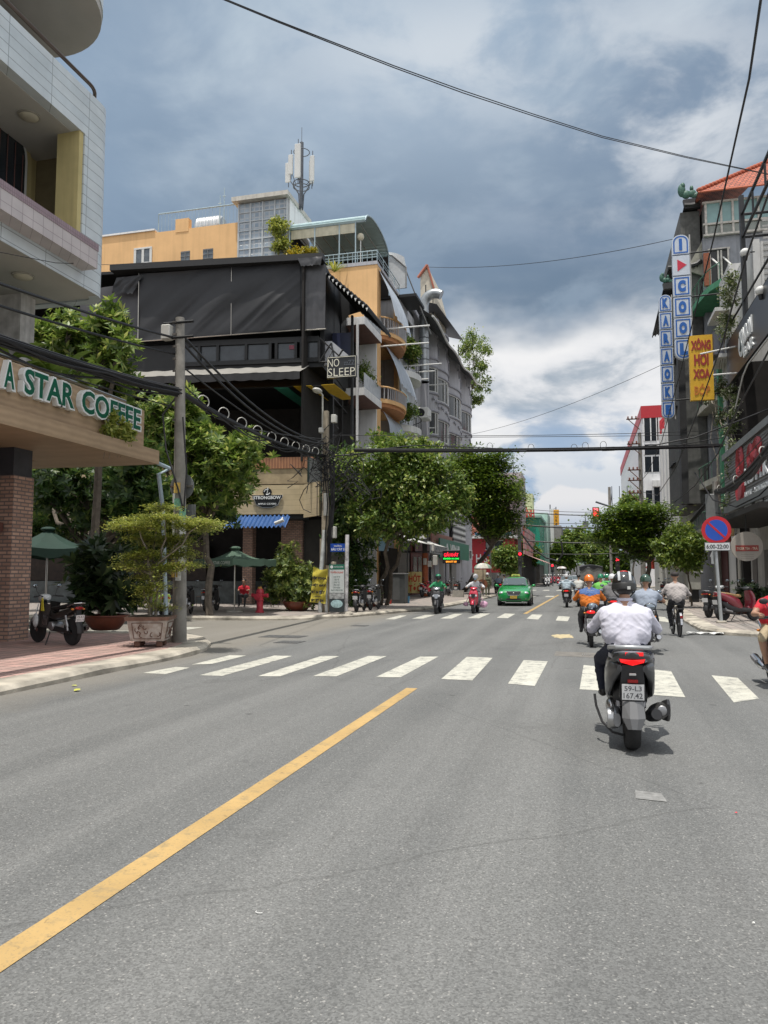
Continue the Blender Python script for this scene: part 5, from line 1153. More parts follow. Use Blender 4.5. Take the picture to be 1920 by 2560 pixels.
b.tube([(B_.x-3.4,118.5,B_.z+.8),(B_.x-.4,118.5,B_.z+.8)],.05,5);b.build('roof_rail',BLKM,t)
p=y_(1120,1055,117.5);tree('scrubby plants clinging to the top of the narrow tower house',(p.x,p.y,p.z-2),[((p.x,p.y,p.z),(.9,.8,1.6))],'spray',LF_MID,31,.3,.5,.6,.03,name='roof_plant',cat='plant',limbs=5)
GRNB=mat('teal_green_plaster',(.06,.26,.17),.7,var=.12,streak=.2)
A,B_=y_(1122,1245,128),y_(1165,1118,128);C_=y_(1190,1118,150)
t=thing('green_building','emerald green shop building with big red rooftop letters','building',((A.x+B_.x)/2,134,.13))
b=MB();b.box((A.x-3,128,3.2),(B_.x,152,B_.z));b.build('wall',GRNB,t);b=MB();b.box((A.x-3.2,127.7,B_.z),(B_.x+.3,152,B_.z+.35));b.build('cornice',mat('pale_teal',(.30,.48,.42),.7),t)
b=MB();pq=y_(1150,1157,128);b.prism([(pq.x+1.1*math.cos(a)*1.1,127.95,pq.z+1.6*math.sin(a)) for a in [k*math.pi/12 for k in range(13)]]+[(pq.x-1.2,127.95,pq.z-3),(pq.x+1.2,127.95,pq.z-3)],(0,.1,0));b.build('arched_window',mat('bright_teal_glass',(.03,.30,.20),.2),t)
for k in range(4):b=MB();b.box((B_.x,130+k*5,8),(B_.x+.05,131.6+k*5,B_.z-1.5));b.build('window',mat('bright_teal_glass',(.03,.30,.20),.2),t)
b=MB();b.box((A.x-3,128.1,.13),(B_.x-.1,150,3.2));b.build('ground_floor',mat('dark_shopfront',(.03,.028,.025),.5),t)
q0,q1=y_(1121,1118,127.6),y_(1158,1100,127.6);text('roof_letters','ẮP KÍNH',mat('bright_red',(.62,.03,.02),.5,var=0),t,((q0.x+q1.x)/2-.5,127.6,q0.z+1.0),(1,0,0),(0,0,1),h=2.0,wdt=q1.x-q0.x+.4,depth=.2,bold=.04)
A,B_=y_(1118,1130,142),y_(1163,1093,142);t=far_house('cream_building','pale cream and mint building with a stair tower behind the green one',A.x-3,y_(1182,1100,142).x,142.5,12,B_.z-1.2,mat('mint_plaster',(.38,.52,.46),.8,var=.08))
b=MB();a_,c_=y_(1124,1092,144),y_(1150,1066,144);b.box((a_.x-1,144,a_.z-2),(c_.x,148,c_.z));b.build('stair_tower',mat('cream_tower',(.50,.50,.30),.8),t)
b=MB();b.box((a_.x-.5,143.9,(a_.z+c_.z)/2-.3),(a_.x+1,143.99,(a_.z+c_.z)/2+.6));b.build('vent',DARKIN,t)
A,B_=y_(1196,1134,150),y_(1207,1103,150)
t=thing('nura_sign','tall yellow orange vertical sign reading NURA on a white pylon','sign',(A.x,150,.13))
b=MB();b.box((A.x,150,A.z),(B_.x,150.4,B_.z+.2));b.build('panel',mat('orange_yellow',(.75,.36,.02),.5,var=.04),t)
b=MB();b.box((A.x-.7,150.1,.13),(A.x-.02,150.5,B_.z+.4));b.build('pylon',WHITEP,t)
for k,c in enumerate('NURA'):text('letter',c,mat('dark_brown_letters',(.08,.03,.01),.5),t,((A.x+B_.x)/2,149.995,B_.z-.55-k*(B_.z-A.z)*.24),(1,0,0),(0,0,1),h=.42,depth=.02,bold=.02)
A,B_=y_(1190,1240,155),y_(1212,1135,155);far_house('grey_terrace','plain grey terrace behind the yellow vertical sign',A.x,B_.x,155,30,B_.z,mat('plain_grey',(.30,.29,.28),.9,var=.15))
A,B_=y_(1208,1240,190),y_(1222,1148,190);t=far_house('white_roofhouse','small white house with dark roof line far down the left side',A.x,B_.x,190,20,B_.z,WHITEP)
b=MB();b.box((A.x,189.8,B_.z),(B_.x+.4,200,B_.z+.6));b.build('roof',mat('slate_blue',(.10,.13,.16),.7),t)
# awninged market stalls along the left, past the crossing
STALL=pattern('red_price_boards','brick',(.42,.06,.06),(.50,.42,.38),1.,0,mort=.09,rough=.6,bump=.1,cm=(.10,.06,.06),bw=.9,rh=.8,axis='yz')
t=thing('market_shop','shop hung with red and white price boards under pink awnings','shop',(-8,110,.13))
b=MB();a_,c_=wx(1105,1230,-7.4),wx(1143,1225,-7.4);b.box((-9.5,99.5,.13),(-7.6,127,4));b.build('wall',DARKIN,t)
b=MB();b.box((-7.6,100,4.2),(-7.4,122,7.8));b.build('price_boards',STALL,t)
b=MB();b.grid(lambda u,v:Vector((-7.4+2.2*v,100+24*u,4.2-.9*v+.06*math.sin(u*40)*v)),40,3);b.build('awning',mat('pink_awning',(.50,.30,.27),.8,var=.3,scale=2),t,smooth=True)
b=MB();b.tube([(-5.4,124,.13),(-5.4,124,3.3)],.16,8);b.build('post',WHITEP,t)
# the far end of the street
t=thing('far_hall','distant green and grey hall closing the end of the street','building',(0,300,.13))
A,B_=wy(1225,1240,300),wy(1305,1155,300);b=MB();b.box((A.x,300,.13),(B_.x,310,B_.z-3));b.build('wall',mat('blue_green_wall',(.13,.20,.20),.8,var=.3,scale=.2),t)
b=MB();
for k in range(4):b.box((A.x+1,299.9,5+k*2.6),(B_.x-1,299.99,6+k*2.6))
b.build('window_bands',mat('pale_band',(.36,.40,.40),.7),t)
a_,c_=wy(1277,1170,299),wy(1303,1157,299);b=MB();b.prism([(a_.x-1,299,a_.z+.5),(c_.x+4,299,a_.z+.5),(c_.x+2,299,c_.z+.6),(a_.x+3,299,c_.z+.2)],(0,6,0));b.build('tiled_roof',mat('orange_tile_far',(.46,.13,.06),.8),t)
b=MB();b.box((A.x-12,296,.13),(B_.x+14,297,5.2));tag(b.build('street_wall',mat('far_grey_wall',(.20,.20,.20),.9,var=.3,scale=.3)),'long low grey wall at the far end of the street','wall')
a_=wy(1264,1110,280);t=thing('radio_mast','slim grey radio mast far down the street','mast',(a_.x,280,.13))
b=MB();b.tube([(a_.x,280,0),(a_.x,280,a_.z-3),(a_.x,280,a_.z)],[.4,.25,.06],6);b.build('pole',mat('mast_grey',(.10,.11,.13),.6),t)
b=MB();b.box((a_.x-1,279.6,a_.z-5),(a_.x+1,280.4,a_.z-2.5));b.build('aerials',mat('mast_grey',(.10,.11,.13),.6),t)
a_=wy(1188,1090,165);b=MB();b.tube([(a_.x,165,8),(a_.x,165,a_.z)],.12,5);b.tube([(a_.x+1.2,165,8),(a_.x+1.2,165,a_.z-.5)],.1,5)
for k in range(8):b.tube([(a_.x,165,a_.z-6+k*.7),(a_.x+1.2,165,a_.z-5.7+k*.7)],.05,4)
tag(b.build('lattice_mast',mat('mast_grey',(.10,.11,.13),.6)),'slim lattice mast behind the yellow vertical sign','mast')
# ================================================================ trees
def T(label,bx,by,lobes_px,Y,mode,lf,seed,size,clump,dens,tr=.13,depth=None,h=.13,**k):
    """lobes in picture terms at distance Y: (x, y, half width, half height)"""
    base=g(bx,by,h) if by else Vector((wy(bx,1240,Y).x,Y,h));L_=[]
    for q in lobes_px:
        for dd in ((0,depth) if depth else (0,)):
            x,y,hw,hh=q[:4];Yq=Y+dd;c=wy(x,y,Yq);s=Yq/(1661*0.97)
            L_.append(((c.x,c.y,c.z),(hw*s,hw*s*.9,hh*s)))
    return tree(label,base,L_,mode,lf,seed,size,clump,dens,tr,**k)
T('big leafy tree behind the cafe roof, lit from above',225,0,[(200,730,75,42),(110,745,60,45),(255,790,48,50),(60,780,60,40),(200,830,70,50),(240,700,12,14)],21.5,'whorl',LF_MID,41,.30,.5,.62,.16,name='street_tree')
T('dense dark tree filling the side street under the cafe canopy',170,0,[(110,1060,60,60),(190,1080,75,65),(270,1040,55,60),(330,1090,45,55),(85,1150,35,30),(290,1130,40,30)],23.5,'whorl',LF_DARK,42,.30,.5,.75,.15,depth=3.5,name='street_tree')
T('broad leaved tree with star shaped leaf tufts beside the leaning utility pole',455,0,[(460,985,75,55),(395,930,42,60),(350,900,45,45),(500,1030,48,50),(430,1060,70,50),(330,960,40,50),(520,990,30,30)],25.5,'whorl',LF_MID,43,.30,.5,.75,.15,depth=3.5,name='street_tree')
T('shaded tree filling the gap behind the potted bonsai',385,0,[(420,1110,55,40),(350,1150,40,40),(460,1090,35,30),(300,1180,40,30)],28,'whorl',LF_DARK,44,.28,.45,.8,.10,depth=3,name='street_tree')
T('round crowned street tree with small glossy leaves in front of the grey houses',822,1307,[(880,1015,88,66),(825,1060,65,75),(935,1045,72,70),(870,1110,90,58),(950,1090,50,48),(800,1120,42,40),(860,965,50,26),(760,1010,35,50),(905,1010,60,55,2)],33,'spray',LF_MID,45,.20,.42,1.0,.11,name='street_tree',stems=[(0,0),(.25,.15)],fork=(wy(838,1170,33).x,33,wy(838,1170,33).z),limbs=18)
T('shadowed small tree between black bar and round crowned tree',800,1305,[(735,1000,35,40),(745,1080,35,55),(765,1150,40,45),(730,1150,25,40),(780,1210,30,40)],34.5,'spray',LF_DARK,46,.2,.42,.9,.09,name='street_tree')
T('dark flat layered flame tree leaning over the far left pavement',1000,1278,[(1045,1040,60,50),(1010,1005,40,28),(1075,1075,42,45),(1040,1100,60,45),(1090,1130,22,30),(1050,1010,50,30),(1000,1080,30,45),(1070,1150,35,22)],58,'pad',LF_FINE,47,.24,.8,1.9,.22,name='flame_tree',fork=(wy(1062,1180,58).x,58,wy(1062,1180,58).z),limbs=14)
T('dark flame tree on the right pavement with flat layered foliage',1395,0,[(1365,1120,60,28),(1330,1140,38,28),(1400,1125,45,36),(1360,1155,62,30),(1415,1165,30,30),(1320,1165,28,20),(1385,1190,35,20)],49,'pad',LF_FINE,48,.22,.75,1.9,.18,name='flame_tree',fork=(wy(1402,1215,49).x,49,wy(1402,1215,49).z),limbs=14)
T('small light green tree propped by stakes on the right pavement',1494,1308,[(1470,1165,32,28),(1450,1190,28,24),(1495,1180,28,26),(1475,1200,40,20),(1498,1215,16,14)],36.5,'spray',leafmat('leaf_glossy',(.05,.09,.015),(.14,.21,.03),(.28,.33,.07)),49,.18,.35,1.0,.05,name='young_tree',limbs=12)
for i,(x,y,hw,hh,Y,lab) in enumerate(((1245,1180,40,26,170,'dense green tree on the left of the far street'),(1215,1200,25,30,150,'lower green tree at the far left kerb'),(1300,1200,26,26,165,'green tree on the right of the far street'),(1330,1215,20,22,140,'small dark tree on the far right kerb'),(1092,1208,24,24,92,'small open tree in front of the red corner shop'),(1140,1195,18,24,118,'yellowish tree by the stalls past the crossing'),(1365,1095,20,25,95,'brown topped tree behind the right flame tree'),(1275,1190,20,18,230,'distant hazy green tree in the middle of the street end'))):
    c=wy(x,y,Y);s=Y/1610.;tree(lab,(c.x,Y,.13),[((c.x,Y,c.z),(hw*s,hw*s*.8,hh*s)),((c.x-hw*s*.5,Y,c.z+hh*s*.2),(hw*s*.6,hw*s*.5,hh*s*.6)),((c.x+hw*s*.5,Y,c.z-hh*s*.3),(hw*s*.6,hw*s*.5,hh*s*.7))],'spray',LF_FINE if i%2 else LF_MID,60+i,.004*Y+.05,.006*Y+.2,1.5,.12,name='street_tree',limbs=6)
# potted bonsai tree in the carved planter
pp=g(305,1398,.13);CP_=Vector((pp.x,pp.y+.35,.13));Yp_=CP_.y
t=thing('planter','square cream planter with brown carved reliefs and short feet at the kerb corner','planter',CP_,0)
s=Yp_/1620.;wt,wb,hp,hf=.40,.33,.42,.12
PLN=mat('planter_cream',(.38,.36,.33),.7,var=.2,scale=6,c2=(.24,.18,.14));PLB=mat('planter_relief',(.13,.065,.045),.7,var=.3,scale=12)
rzp=R(20)
def rect(w_,z,e=0):return [Vector((x*w_,y*w_,z)) for x,y in ((-1,-1),(1,-1),(1,1),(-1,1))]
def frust(b,w0,z0,w1,z1):p=rect(w0,z0)+rect(w1,z1);b.add(p,[(3,2,1,0),(4,5,6,7),(0,1,5,4),(1,2,6,5),(2,3,7,6),(3,0,4,7)])
t.rotation_euler=(0,0,rzp)
b=MB();frust(b,wb,hf,wt,hf+hp);b.build('bowl',PLN,t,W=0)
b=MB();frust(b,wt+.03,hf+hp-.002,wt+.05,hf+hp+.07);b.build('rim',mat('planter_rim',(.16,.09,.065),.6,var=.3,scale=10),t,W=0)
b=MB();frust(b,wt-.02,hf+hp+.07,wt-.02,hf+hp+.075);b.build('soil',SOIL,t,W=0)
for sx in (-1,1):
    for sy in (-1,1):b=MB();b.box((sx*.16,sy*.16,0),(sx*.28,sy*.28,hf),.02);b.build('foot',PLB,t,W=0)
rr=random.Random(8)
for fc_ in range(4):
    b=MB();ca,sa=[(1,0),(0,1),(-1,0),(0,-1)][fc_]
    def onf(u,v,e=.006):w_=wb+(wt-wb)*v+e;x,y=u*(w_*.9),-w_;return Vector((x*ca-y*sa,x*sa+y*ca,hf+hp*v))
    for (u0,v0,u1,v1) in ((-.85,.12,.85,.12),(-.85,.88,.85,.88),(-.85,.12,-.85,.88),(.85,.12,.85,.88)):b.tube([onf(u0,v0),onf(u1,v1)],.008,4)
    for k in range(9):
        u,v=rr.uniform(-.7,.7),rr.uniform(.25,.7);a0=rr.uniform(0,6)
        b.tube([onf(u+.13*math.cos(a0+q*.9)*(1-q*.1),v+.13*math.sin(a0+q*.9)*(1-q*.1)) for q in range(5)],.009,4)
    b.build('carving',PLB,t,W=0)
lob=[]
for (x,y,hw,hh) in ((285,1122,34,8),(370,1118,40,9),(335,1093,34,8),(320,1140,60,12),(400,1135,55,13),(300,1165,32,14),(345,1165,55,16),(430,1130,40,10),(330,1200,35,16),(375,1195,35,14),(290,1205,22,9),(300,1225,30,10),(350,1225,38,12),(405,1222,28,8),(315,1250,24,10),(350,1262,20,22),(330,1285,20,24),(345,1308,16,14)):
    c=wy(x,y,Yp_);lob.append(((c.x,c.y+rr.uniform(-.35,.35),c.z),(hw*s,hw*s*.8,hh*s)))
tree('tall potted bonsai tree with flat layers of tiny yellow green leaves',(CP_.x,CP_.y,.13+hf+hp),lob,'pad',LF_LITE,50,.055,.17,1.5,.035,name='bonsai_tree',cat='tree',stems=[(0,0),(.06,.03),(-.05,.05),(.02,-.06)],fork=(CP_.x,CP_.y,1.6),limbs=10,bark=BARKG)
# ---------------------------------------------------------------- bowl plants
def bowlplant(label,x,y,r,h,lobes,lf,seed,size=.2,mode='whorl',dY=0.,cl=.26,den=1.2):
    p=g(x,y,.13);p.y+=r*.7;t=thing('potted_plant',label,'potted plant',p);bowl(t,p,r,h);s=p.y/1620.;L_=[]
    for (lx_,ly_,hw,hh) in lobes:c=wy(lx_,ly_,p.y);L_.append(((c.x,c.y,c.z),(hw*s,hw*s*.9,hh*s)))
    rg_=np.random.default_rng(seed);V,F,tips=crown(L_,mode,rg_,den,size,cl);np_mesh('foliage',V,F,lf,t)
    b=MB();rnd=random.Random(seed);top=Vector((p.x,p.y,p.z+h))
    for i,l in enumerate(L_):
        for tp in list(tips[i])[:7]:branch(b,top+Vector((rnd.uniform(-.1,.1),rnd.uniform(-.1,.1),-.05)),tp,.025,.008,rnd,4,.1)
    b.build('stem',BARKG,t,smooth=True);return t
bowlplant('bushy potted plant with bright round leaf tufts in a brown bowl by the yellow banner',634,1320,.62,.38,[(625,1255,42,32),(600,1245,28,26),(655,1240,25,26),(620,1210,20,22),(628,1192,12,12),(660,1265,26,22),(595,1275,22,18),(640,1290,30,14)],leafmat('leaf_tuft',(.05,.09,.02),(.17,.23,.05),(.33,.36,.10)),51,.20,'whorl',cl=.3,den=1.3)
bowlplant('large shaded potted frangipani in a wide brown bowl beside the parked motorbike',208,1363,.58,.40,[(200,1215,42,30),(235,1235,40,40),(190,1260,40,35),(215,1290,45,30),(255,1270,30,35)],LF_VDARK,52,.42,'whorl',cl=.4,den=.8)
bowlplant('low dark shrub in a bowl under the round crowned tree',795,1311,.45,.28,[(775,1270,22,28),(760,1240,20,30),(800,1285,20,14),(770,1295,20,12)],LF_DARK,53,.16,'spray',cl=.3,den=1.)
for (x,y,lobs,lab) in ((1652,1334,[(1628,1285,10,20),(1655,1295,16,20),(1652,1315,20,16)],'dark leafy shrub in a bowl behind the red parked motorbike'),(1608,1326,[(1600,1275,9,14),(1606,1300,9,14)],'thin dark shrub standing by the white wall on the right')):
    bowlplant(lab,x,y,.4,.3,lobs,LF_VDARK,int(x),.18,'whorl',cl=.25)
# ================================================================ utility poles
CONCP=mat('pole_concrete',(.27,.255,.23),.9,var=.2,scale=3,bump=.4,bscale=20,c2=(.19,.18,.16),streak=.3)
RUBB=mat('black_cable',(.012,.012,.014),.55,var=.2)
INS=mat('cream_box',(.50,.49,.45),.5,var=.1)
P1=g(388,1386,.13);P1t=Vector((P1.x-.16,P1.y,wy(381,688,P1.y).z))
t=thing('utility_pole','round concrete utility pole beside the planter, stuck with notices','utility pole',P1)
b=MB();b.tube([P1-Vector((0,0,.02)),P1+(P1t-P1)*.33,P1+(P1t-P1)*.66,P1t],[.155,.14,.12,.10],18);b.build('shaft',CONCP,t,smooth=30)
b=MB();
for k in range(9):zz=P1t.z-.15-k*.28;b.box((P1t.x-.12+.02*k*.4,P1.y-.125,zz),(P1t.x-.02,P1.y-.10,zz+.05))
b.build('slots',mat('dark_slot',(.10,.09,.08),.9),t)
zb1_=wy(360,722,P1.y).z;b=MB();b.box((P1t.x-.36,P1.y-.22,zb1_-.18),(P1t.x-.14,P1.y-.02,zb1_+.16),.02);b.build('junction_box',INS,t)
b=MB();
for zz in (wy(0,735,P1.y).z,wy(0,765,P1.y).z):b.tube([(P1t.x-.35,P1.y-.1,zz),(P1t.x+.4,P1.y-.1,zz)],.03,6)
b.build('cross_arm',BLKM,t)
rr=random.Random(3)
for k in range(11):
    zz=rr.uniform(1.0,3.6);a=rr.uniform(-2.3,-.4);r_=.158-zz*.004;c=P1+(P1t-P1)*((zz-.13)/(P1t.z-.13));n_=Vector((math.cos(a),math.sin(a),0));u_=Vector((-n_.y,n_.x,0));b=MB()
    w_,h_=rr.uniform(.05,.09),rr.uniform(.08,.2);b.add([c+n_*r_-u_*w_+Vector((0,0,-h_)),c+n_*(r_+.008),c+n_*r_+u_*w_+Vector((0,0,-h_)),c+n_*r_+u_*w_+Vector((0,0,h_)),c+n_*(r_+.008)+Vector((0,0,h_)),c+n_*r_-u_*w_+Vector((0,0,h_))],[(0,1,4,5),(1,2,3,4)])
    b.v[1]=tuple(Vector(b.v[1])+Vector((0,0,-h_)))
    b.build('notice',mat('notice_%d'%(k%4),[(.62,.62,.60),(.50,.52,.50),(.55,.38,.10),(.16,.35,.24)][k%4],.8,var=.3,scale=25),t)
b=MB();b.box((P1.x-.34,P1.y-.1,.13),(P1.x-.14,P1.y+.2,.26));tag(b.build('stone_block',KERB),'small beige concrete block at the foot of the near utility pole','block')
# round sign seen from its back, fixed to the pole
c=wy(393,1051,P1.y+.22);t=thing('round_sign','grey back of a round road sign fixed behind the near utility pole','sign',(c.x,c.y,c.z))
rd=31*P1.y/1610.;b=MB();b.lathe([(.001,0),(rd,0),(rd,.02),(.001,.02)],c,'y',40);b.build('disc',mat('sign_back',(.17,.18,.18),.5,.3,var=.1),t,smooth=30)
b=MB();b.box((c.x+.02,c.y-.06,c.z-.02),(c.x+.28,c.y-.01,c.z+.02));b.box((c.x-.26,c.y-.06,c.z-.02),(c.x-.02,c.y-.01,c.z+.02));b.build('clamp',STEEL,t)
c2_=wy(408,1105,P1.y+.22);b=MB();b.box((c2_.x-.15,c2_.y,c2_.z-.18),(c2_.x+.16,c2_.y+.02,c2_.z+.16));b.build('lower_plate',mat('sign_back',(.17,.18,.18),.5,.3),t)
P2=g(702,1322,.13);P2t=Vector((P2.x,P2.y,wy(706,888,P2.y).z))
t=thing('utility_pole','weathered concrete utility pole with a lamp arm behind the yellow banner','utility pole',P2)
b=MB();b.box((P2.x-.19,P2.y-.12,.1),(P2.x+.19,P2.y+.12,3));b.tube([P2,P2t],[.20,.13],4);b.build('shaft',mat('pole_tan',(.33,.28,.21),.9,var=.25,scale=4,bump=.5,streak=.3),t)
lh=wy(690,845,P2.y-.4);b=MB();b.tube([(P2.x-.15,P2.y,wy(700,1000,P2.y).z),(P2.x-.15,P2.y,lh.z-.5),(P2.x-.12,P2.y-.1,lh.z-.1),(lh.x,lh.y,lh.z)],.035,8);b.build('lamp_arm',INS,t,smooth=True)
b=MB();b.ell((lh.x-.05,lh.y-.1,lh.z),(.17,.34,.10));b.build('lamp_head',INS,t,smooth=True)
for (x,y,w_,h_,nm,m) in ((722,905,.2,.32,'meter_box',INS),(694,930,.16,.2,'meter_box',INS),(721,1150,.2,.45,'meter_box',INS),(717,1230,.3,.6,'meter_box',mat('beige_box',(.42,.37,.28),.6)),(704,1090,.14,.9,'conduit',INS)):
    c=wy(x,y,P2.y-.2);b=MB();b.box((c.x-w_/2,c.y-.12,c.z-h_/2),(c.x+w_/2,c.y+.1,c.z+h_/2),.02);b.build(nm,m,t)
b=MB();q=wy(692,1260,P2.y-.25);q2=wy(701,1145,P2.y-.2);b.tube([(q.x,q.y,.13),(q.x,q.y,q.z),(q2.x,q2.y,q2.z)],.085,10);b.tube([(q.x+.25,q.y,.13),(q.x+.22,q.y,q.z)],.06,10);b.build('plastic_pipe',mat('pale_pipe',(.52,.54,.53),.5,var=.25,scale=5),t,smooth=True)
# tangle of cables at the pole, one bundle nobody could count
b=MB();rr=random.Random(12)
c=wy(712,980,P2.y-.2)
for k in range(46):
    a=c+Vector((rr.uniform(-.55,.9),rr.uniform(-.2,.25),rr.uniform(-1.3,.3)));pts=[a]
    for j in range(6):a=a+Vector((rr.uniform(-.5,.5),rr.uniform(-.1,.1),rr.uniform(-.55,.42)));pts.append(a)
    b.tube(pts,.018,5,False)
for k in range(10):x=rr.uniform(-.3,.35);b.tube([c+Vector((x,-.1,-.3)),c+Vector((x*.6+.1,-.1,-2)),c+Vector((x*.5+rr.uniform(-.1,.1),-.12,-3.2)),c+Vector((x*.4,-.12,-4.4))],.022,5,False)
o=b.build('cable_tangle',RUBB);tag(o,'black tangle of loose cables hanging on the pole behind the banner','cable tangle',kind='stuff')
P3=Vector((4.9,38.5,.13));P3=Vector((wy(1546,1100,38.5).x,38.5,.13));P3t=Vector((P3.x,38.5,wy(1541,1040,38.5).z))
t=thing('utility_pole','slim grey concrete pole on the right behind the no parking sign','utility pole',P3);b=MB();b.tube([P3,P3t],[.17,.12],14);b.build('shaft',CONCP,t,smooth=30)
b=MB();b.box((P3.x-.45,P3.y-.2,P3t.z-1.9),(P3.x+.1,P3.y,P3t.z-.6),.03);b.build('box',mat('pole_box',(.22,.23,.23),.6),t)
P4=Vector((wy(1383,1000,74).x,74,.13));P4t=Vector((P4.x,74,wy(1383,935,74).z))
t=thing('utility_pole','tall grey pole with rows of side brackets by the white and red building','utility pole',P4);b=MB();b.tube([P4,P4t],[.24,.16],12);b.build('shaft',CONCP,t,smooth=30)
for k,y in enumerate((972,1015,1060,1078,1100)):
    zz=wy(0,y,74).z;b=MB();b.tube([(P4.x,73.8,zz),(P4.x-1.15,73.8,zz)],.06,6);b.tube([(P4.x,73.8,zz-1),(P4.x-1.0,73.8,zz)],.04,5);b.build('bracket',mat('rusty_iron',(.13,.06,.045),.8,var=.4,scale=9),t)
    b=MB();
    for q in range(3):b.lathe([(.02,0),(.09,.05),(.05,.12),(.09,.18),(.02,.26)],(P4.x-.3-q*.35,73.8,zz+.03),n=8)
    b.build('insulators',mat('brown_insulator',(.22,.08,.05),.3),t)
P5=Vector((wy(1317,1100,120).x,120,.13));t=thing('utility_pole','distant steel pole with a wide three post crossarm frame','utility pole',P5);zt5=wy(0,1088,120).z
b=MB();b.tube([P5,(P5.x,120,zt5)],.2,8);b.build('shaft',CONCP,t)
b=MB();x0=wy(1303,0,120).x-.5
b.tube([(x0,120,zt5-.8),(P5.x+.3,120,zt5-.8)],.08,5)
for k in range(3):b.tube([(x0+k*1.1,120,zt5-4.5),(x0+k*1.1,120,zt5+.1)],.06,5)
b.tube([(x0,120,zt5-.8),(P5.x,120,zt5-4)],.06,5);b.build('frame',mat('mast_grey',(.10,.11,.13),.6),t)
P6=Vector((wy(1123,1240,91).x,91,.13));t=thing('utility_pole','dark pole loaded with cables at the far left crossing','utility pole',P6);b=MB();b.tube([P6,(P6.x,91,wy(0,1145,91).z)],.2,10);b.build('shaft',mat('dark_pole',(.07,.07,.07),.9),t)
P7=Vector((wy(924,1200,52).x,51,.13));t=thing('utility_pole','orange based pole with meter boxes outside the salon','utility pole',P7);zt7=wy(0,1120,51).z
b=MB();b.tube([P7+Vector((0,0,2.9)),(P7.x,51,zt7)],.17,12);b.build('shaft',mat('dark_pole',(.07,.07,.07),.9),t);b=MB();b.tube([P7,P7+Vector((0,0,2.9))],.2,12);b.build('painted_base',mat('orange_brown',(.36,.10,.04),.7),t)
for (x,y,w_,h_) in ((932,1182,.35,.5),(918,1213,.22,.45),(940,1210,.3,.65),(928,1218,.25,.4)):c=wy(x,y,50.7);b=MB();b.box((c.x-w_/2,c.y-.1,c.z-h_/2),(c.x+w_/2,c.y+.1,c.z+h_/2),.02);b.build('meter_box',INS,t)
# ================================================================ cables
def sagline(a,c,sag,n=18):a,c=Vector(a),Vector(c);return [a.lerp(c,i/n)-Vector((0,0,sag*4*(i/n)*(1-i/n))) for i in range(n+1)]
def cable(label,pts,r,name='cable',group='overhead cables'):
    b=MB();b.tube(pts,r,6,False);return tag(b.build(name,RUBB,None,smooth=True),label,'cable',group)
def bundle(label,a,c,sag,r,nst=16,rings=0,seed=1,rr0=None):
    rnd=random.Random(seed);core=sagline(a,c,sag,30);t=thing('cable_bundle',label,'cable bundle',core[0],0,'thick cable bundles')
    b=MB()
    for k in range(nst):
        ph=rnd.uniform(0,6.28);q=r*rnd.uniform(.2,1.);tw=rnd.uniform(-.06,.06);d=(Vector(c)-Vector(a)).normalized();s_=d.cross(ZV).normalized();loose=rnd.random()<.25;lo_=rnd.uniform(.05,.25) if loose else 0
        b.tube([p+s_*q*math.cos(ph+tw*i)+ZV*(q*math.sin(ph+tw*i)-lo_*math.sin(i*math.pi/30)*abs(math.sin(i*.45))) for i,p in enumerate(core)],r*.22,5,False)
    b.build('strands',RUBB,t,smooth=True)
    for k in range(rings):
        i=int(3+k*(27/rings));p=core[i];d=(core[min(30,i+1)]-core[i-1]).normalized();u_=ZV;v_=d.cross(u_).normalized();rad_=rr0 or .15;b=MB()
        dd=(d*.75+v_*.66).normalized()
        b.tube([p+ZV*(.08+rad_*.3)+(dd*math.cos(x)+u_*math.sin(x))*rad_ for x in [j*math.pi/8 for j in range(17)]],.014,5,False);b.build('hanger_ring',INS,t,smooth=True)
    return t
A1=wy(388,848,P1.y);A2=wy(700,985,P2.y)
bundle('thick black cable bundle with white hanger rings crossing the side street',A1,A2,.25,.075,20,9,3)
E1=wx(0,722,P1.x-.1);d_=(E1-A1);bundle('thick black cable bundle sagging past the cafe sign to the near pole',A1,A1+d_*2.2+Vector((0,0,.3)),.25,.10,22,0,4)
cable('loop of slack cable hanging down the near utility pole',[A1,A1+Vector((-.35,-.1,-.5)),A1+Vector((-.25,-.1,-1.3)),A1+Vector((.1,-.15,-2.2)),A1+Vector((.25,-.15,-2.7)),A1+Vector((.3,-.15,-1.8)),A1+Vector((.18,-.15,-.6))],.02)
for (x0,y0,x1,y1,lab,r) in ((0,592,378,730,'upper twisted cable from the left edge to the top of the near pole',.028),(0,640,378,765,'second twisted cable from the left edge to the near pole',.025),(0,745,380,880,'thin cable below the thick bundle at the left',.015)):
    a=wx(x0,y0,P1.x);c=wy(x1,y1,P1.y);cable(lab,sagline(c,c+(a-c)*2,.15),r)
for (x0,y0,x1,y1,s_,r,lab) in ((395,725,700,955,.5,.03,'cable from the near pole top sloping down to the banner pole'),(395,742,705,958,.6,.03,'second cable from the near pole top down to the banner pole'),(392,790,700,975,.3,.02,'thin cable between the two left poles'),(395,830,703,945,.9,.015,'slack thin wire between the two left poles'),(505,920,705,948,.05,.014,'thin pale wire in front of the black bar')):
    cable(lab,sagline(wy(x0,y0,P1.y),wy(x1,y1,P2.y),s_),r)
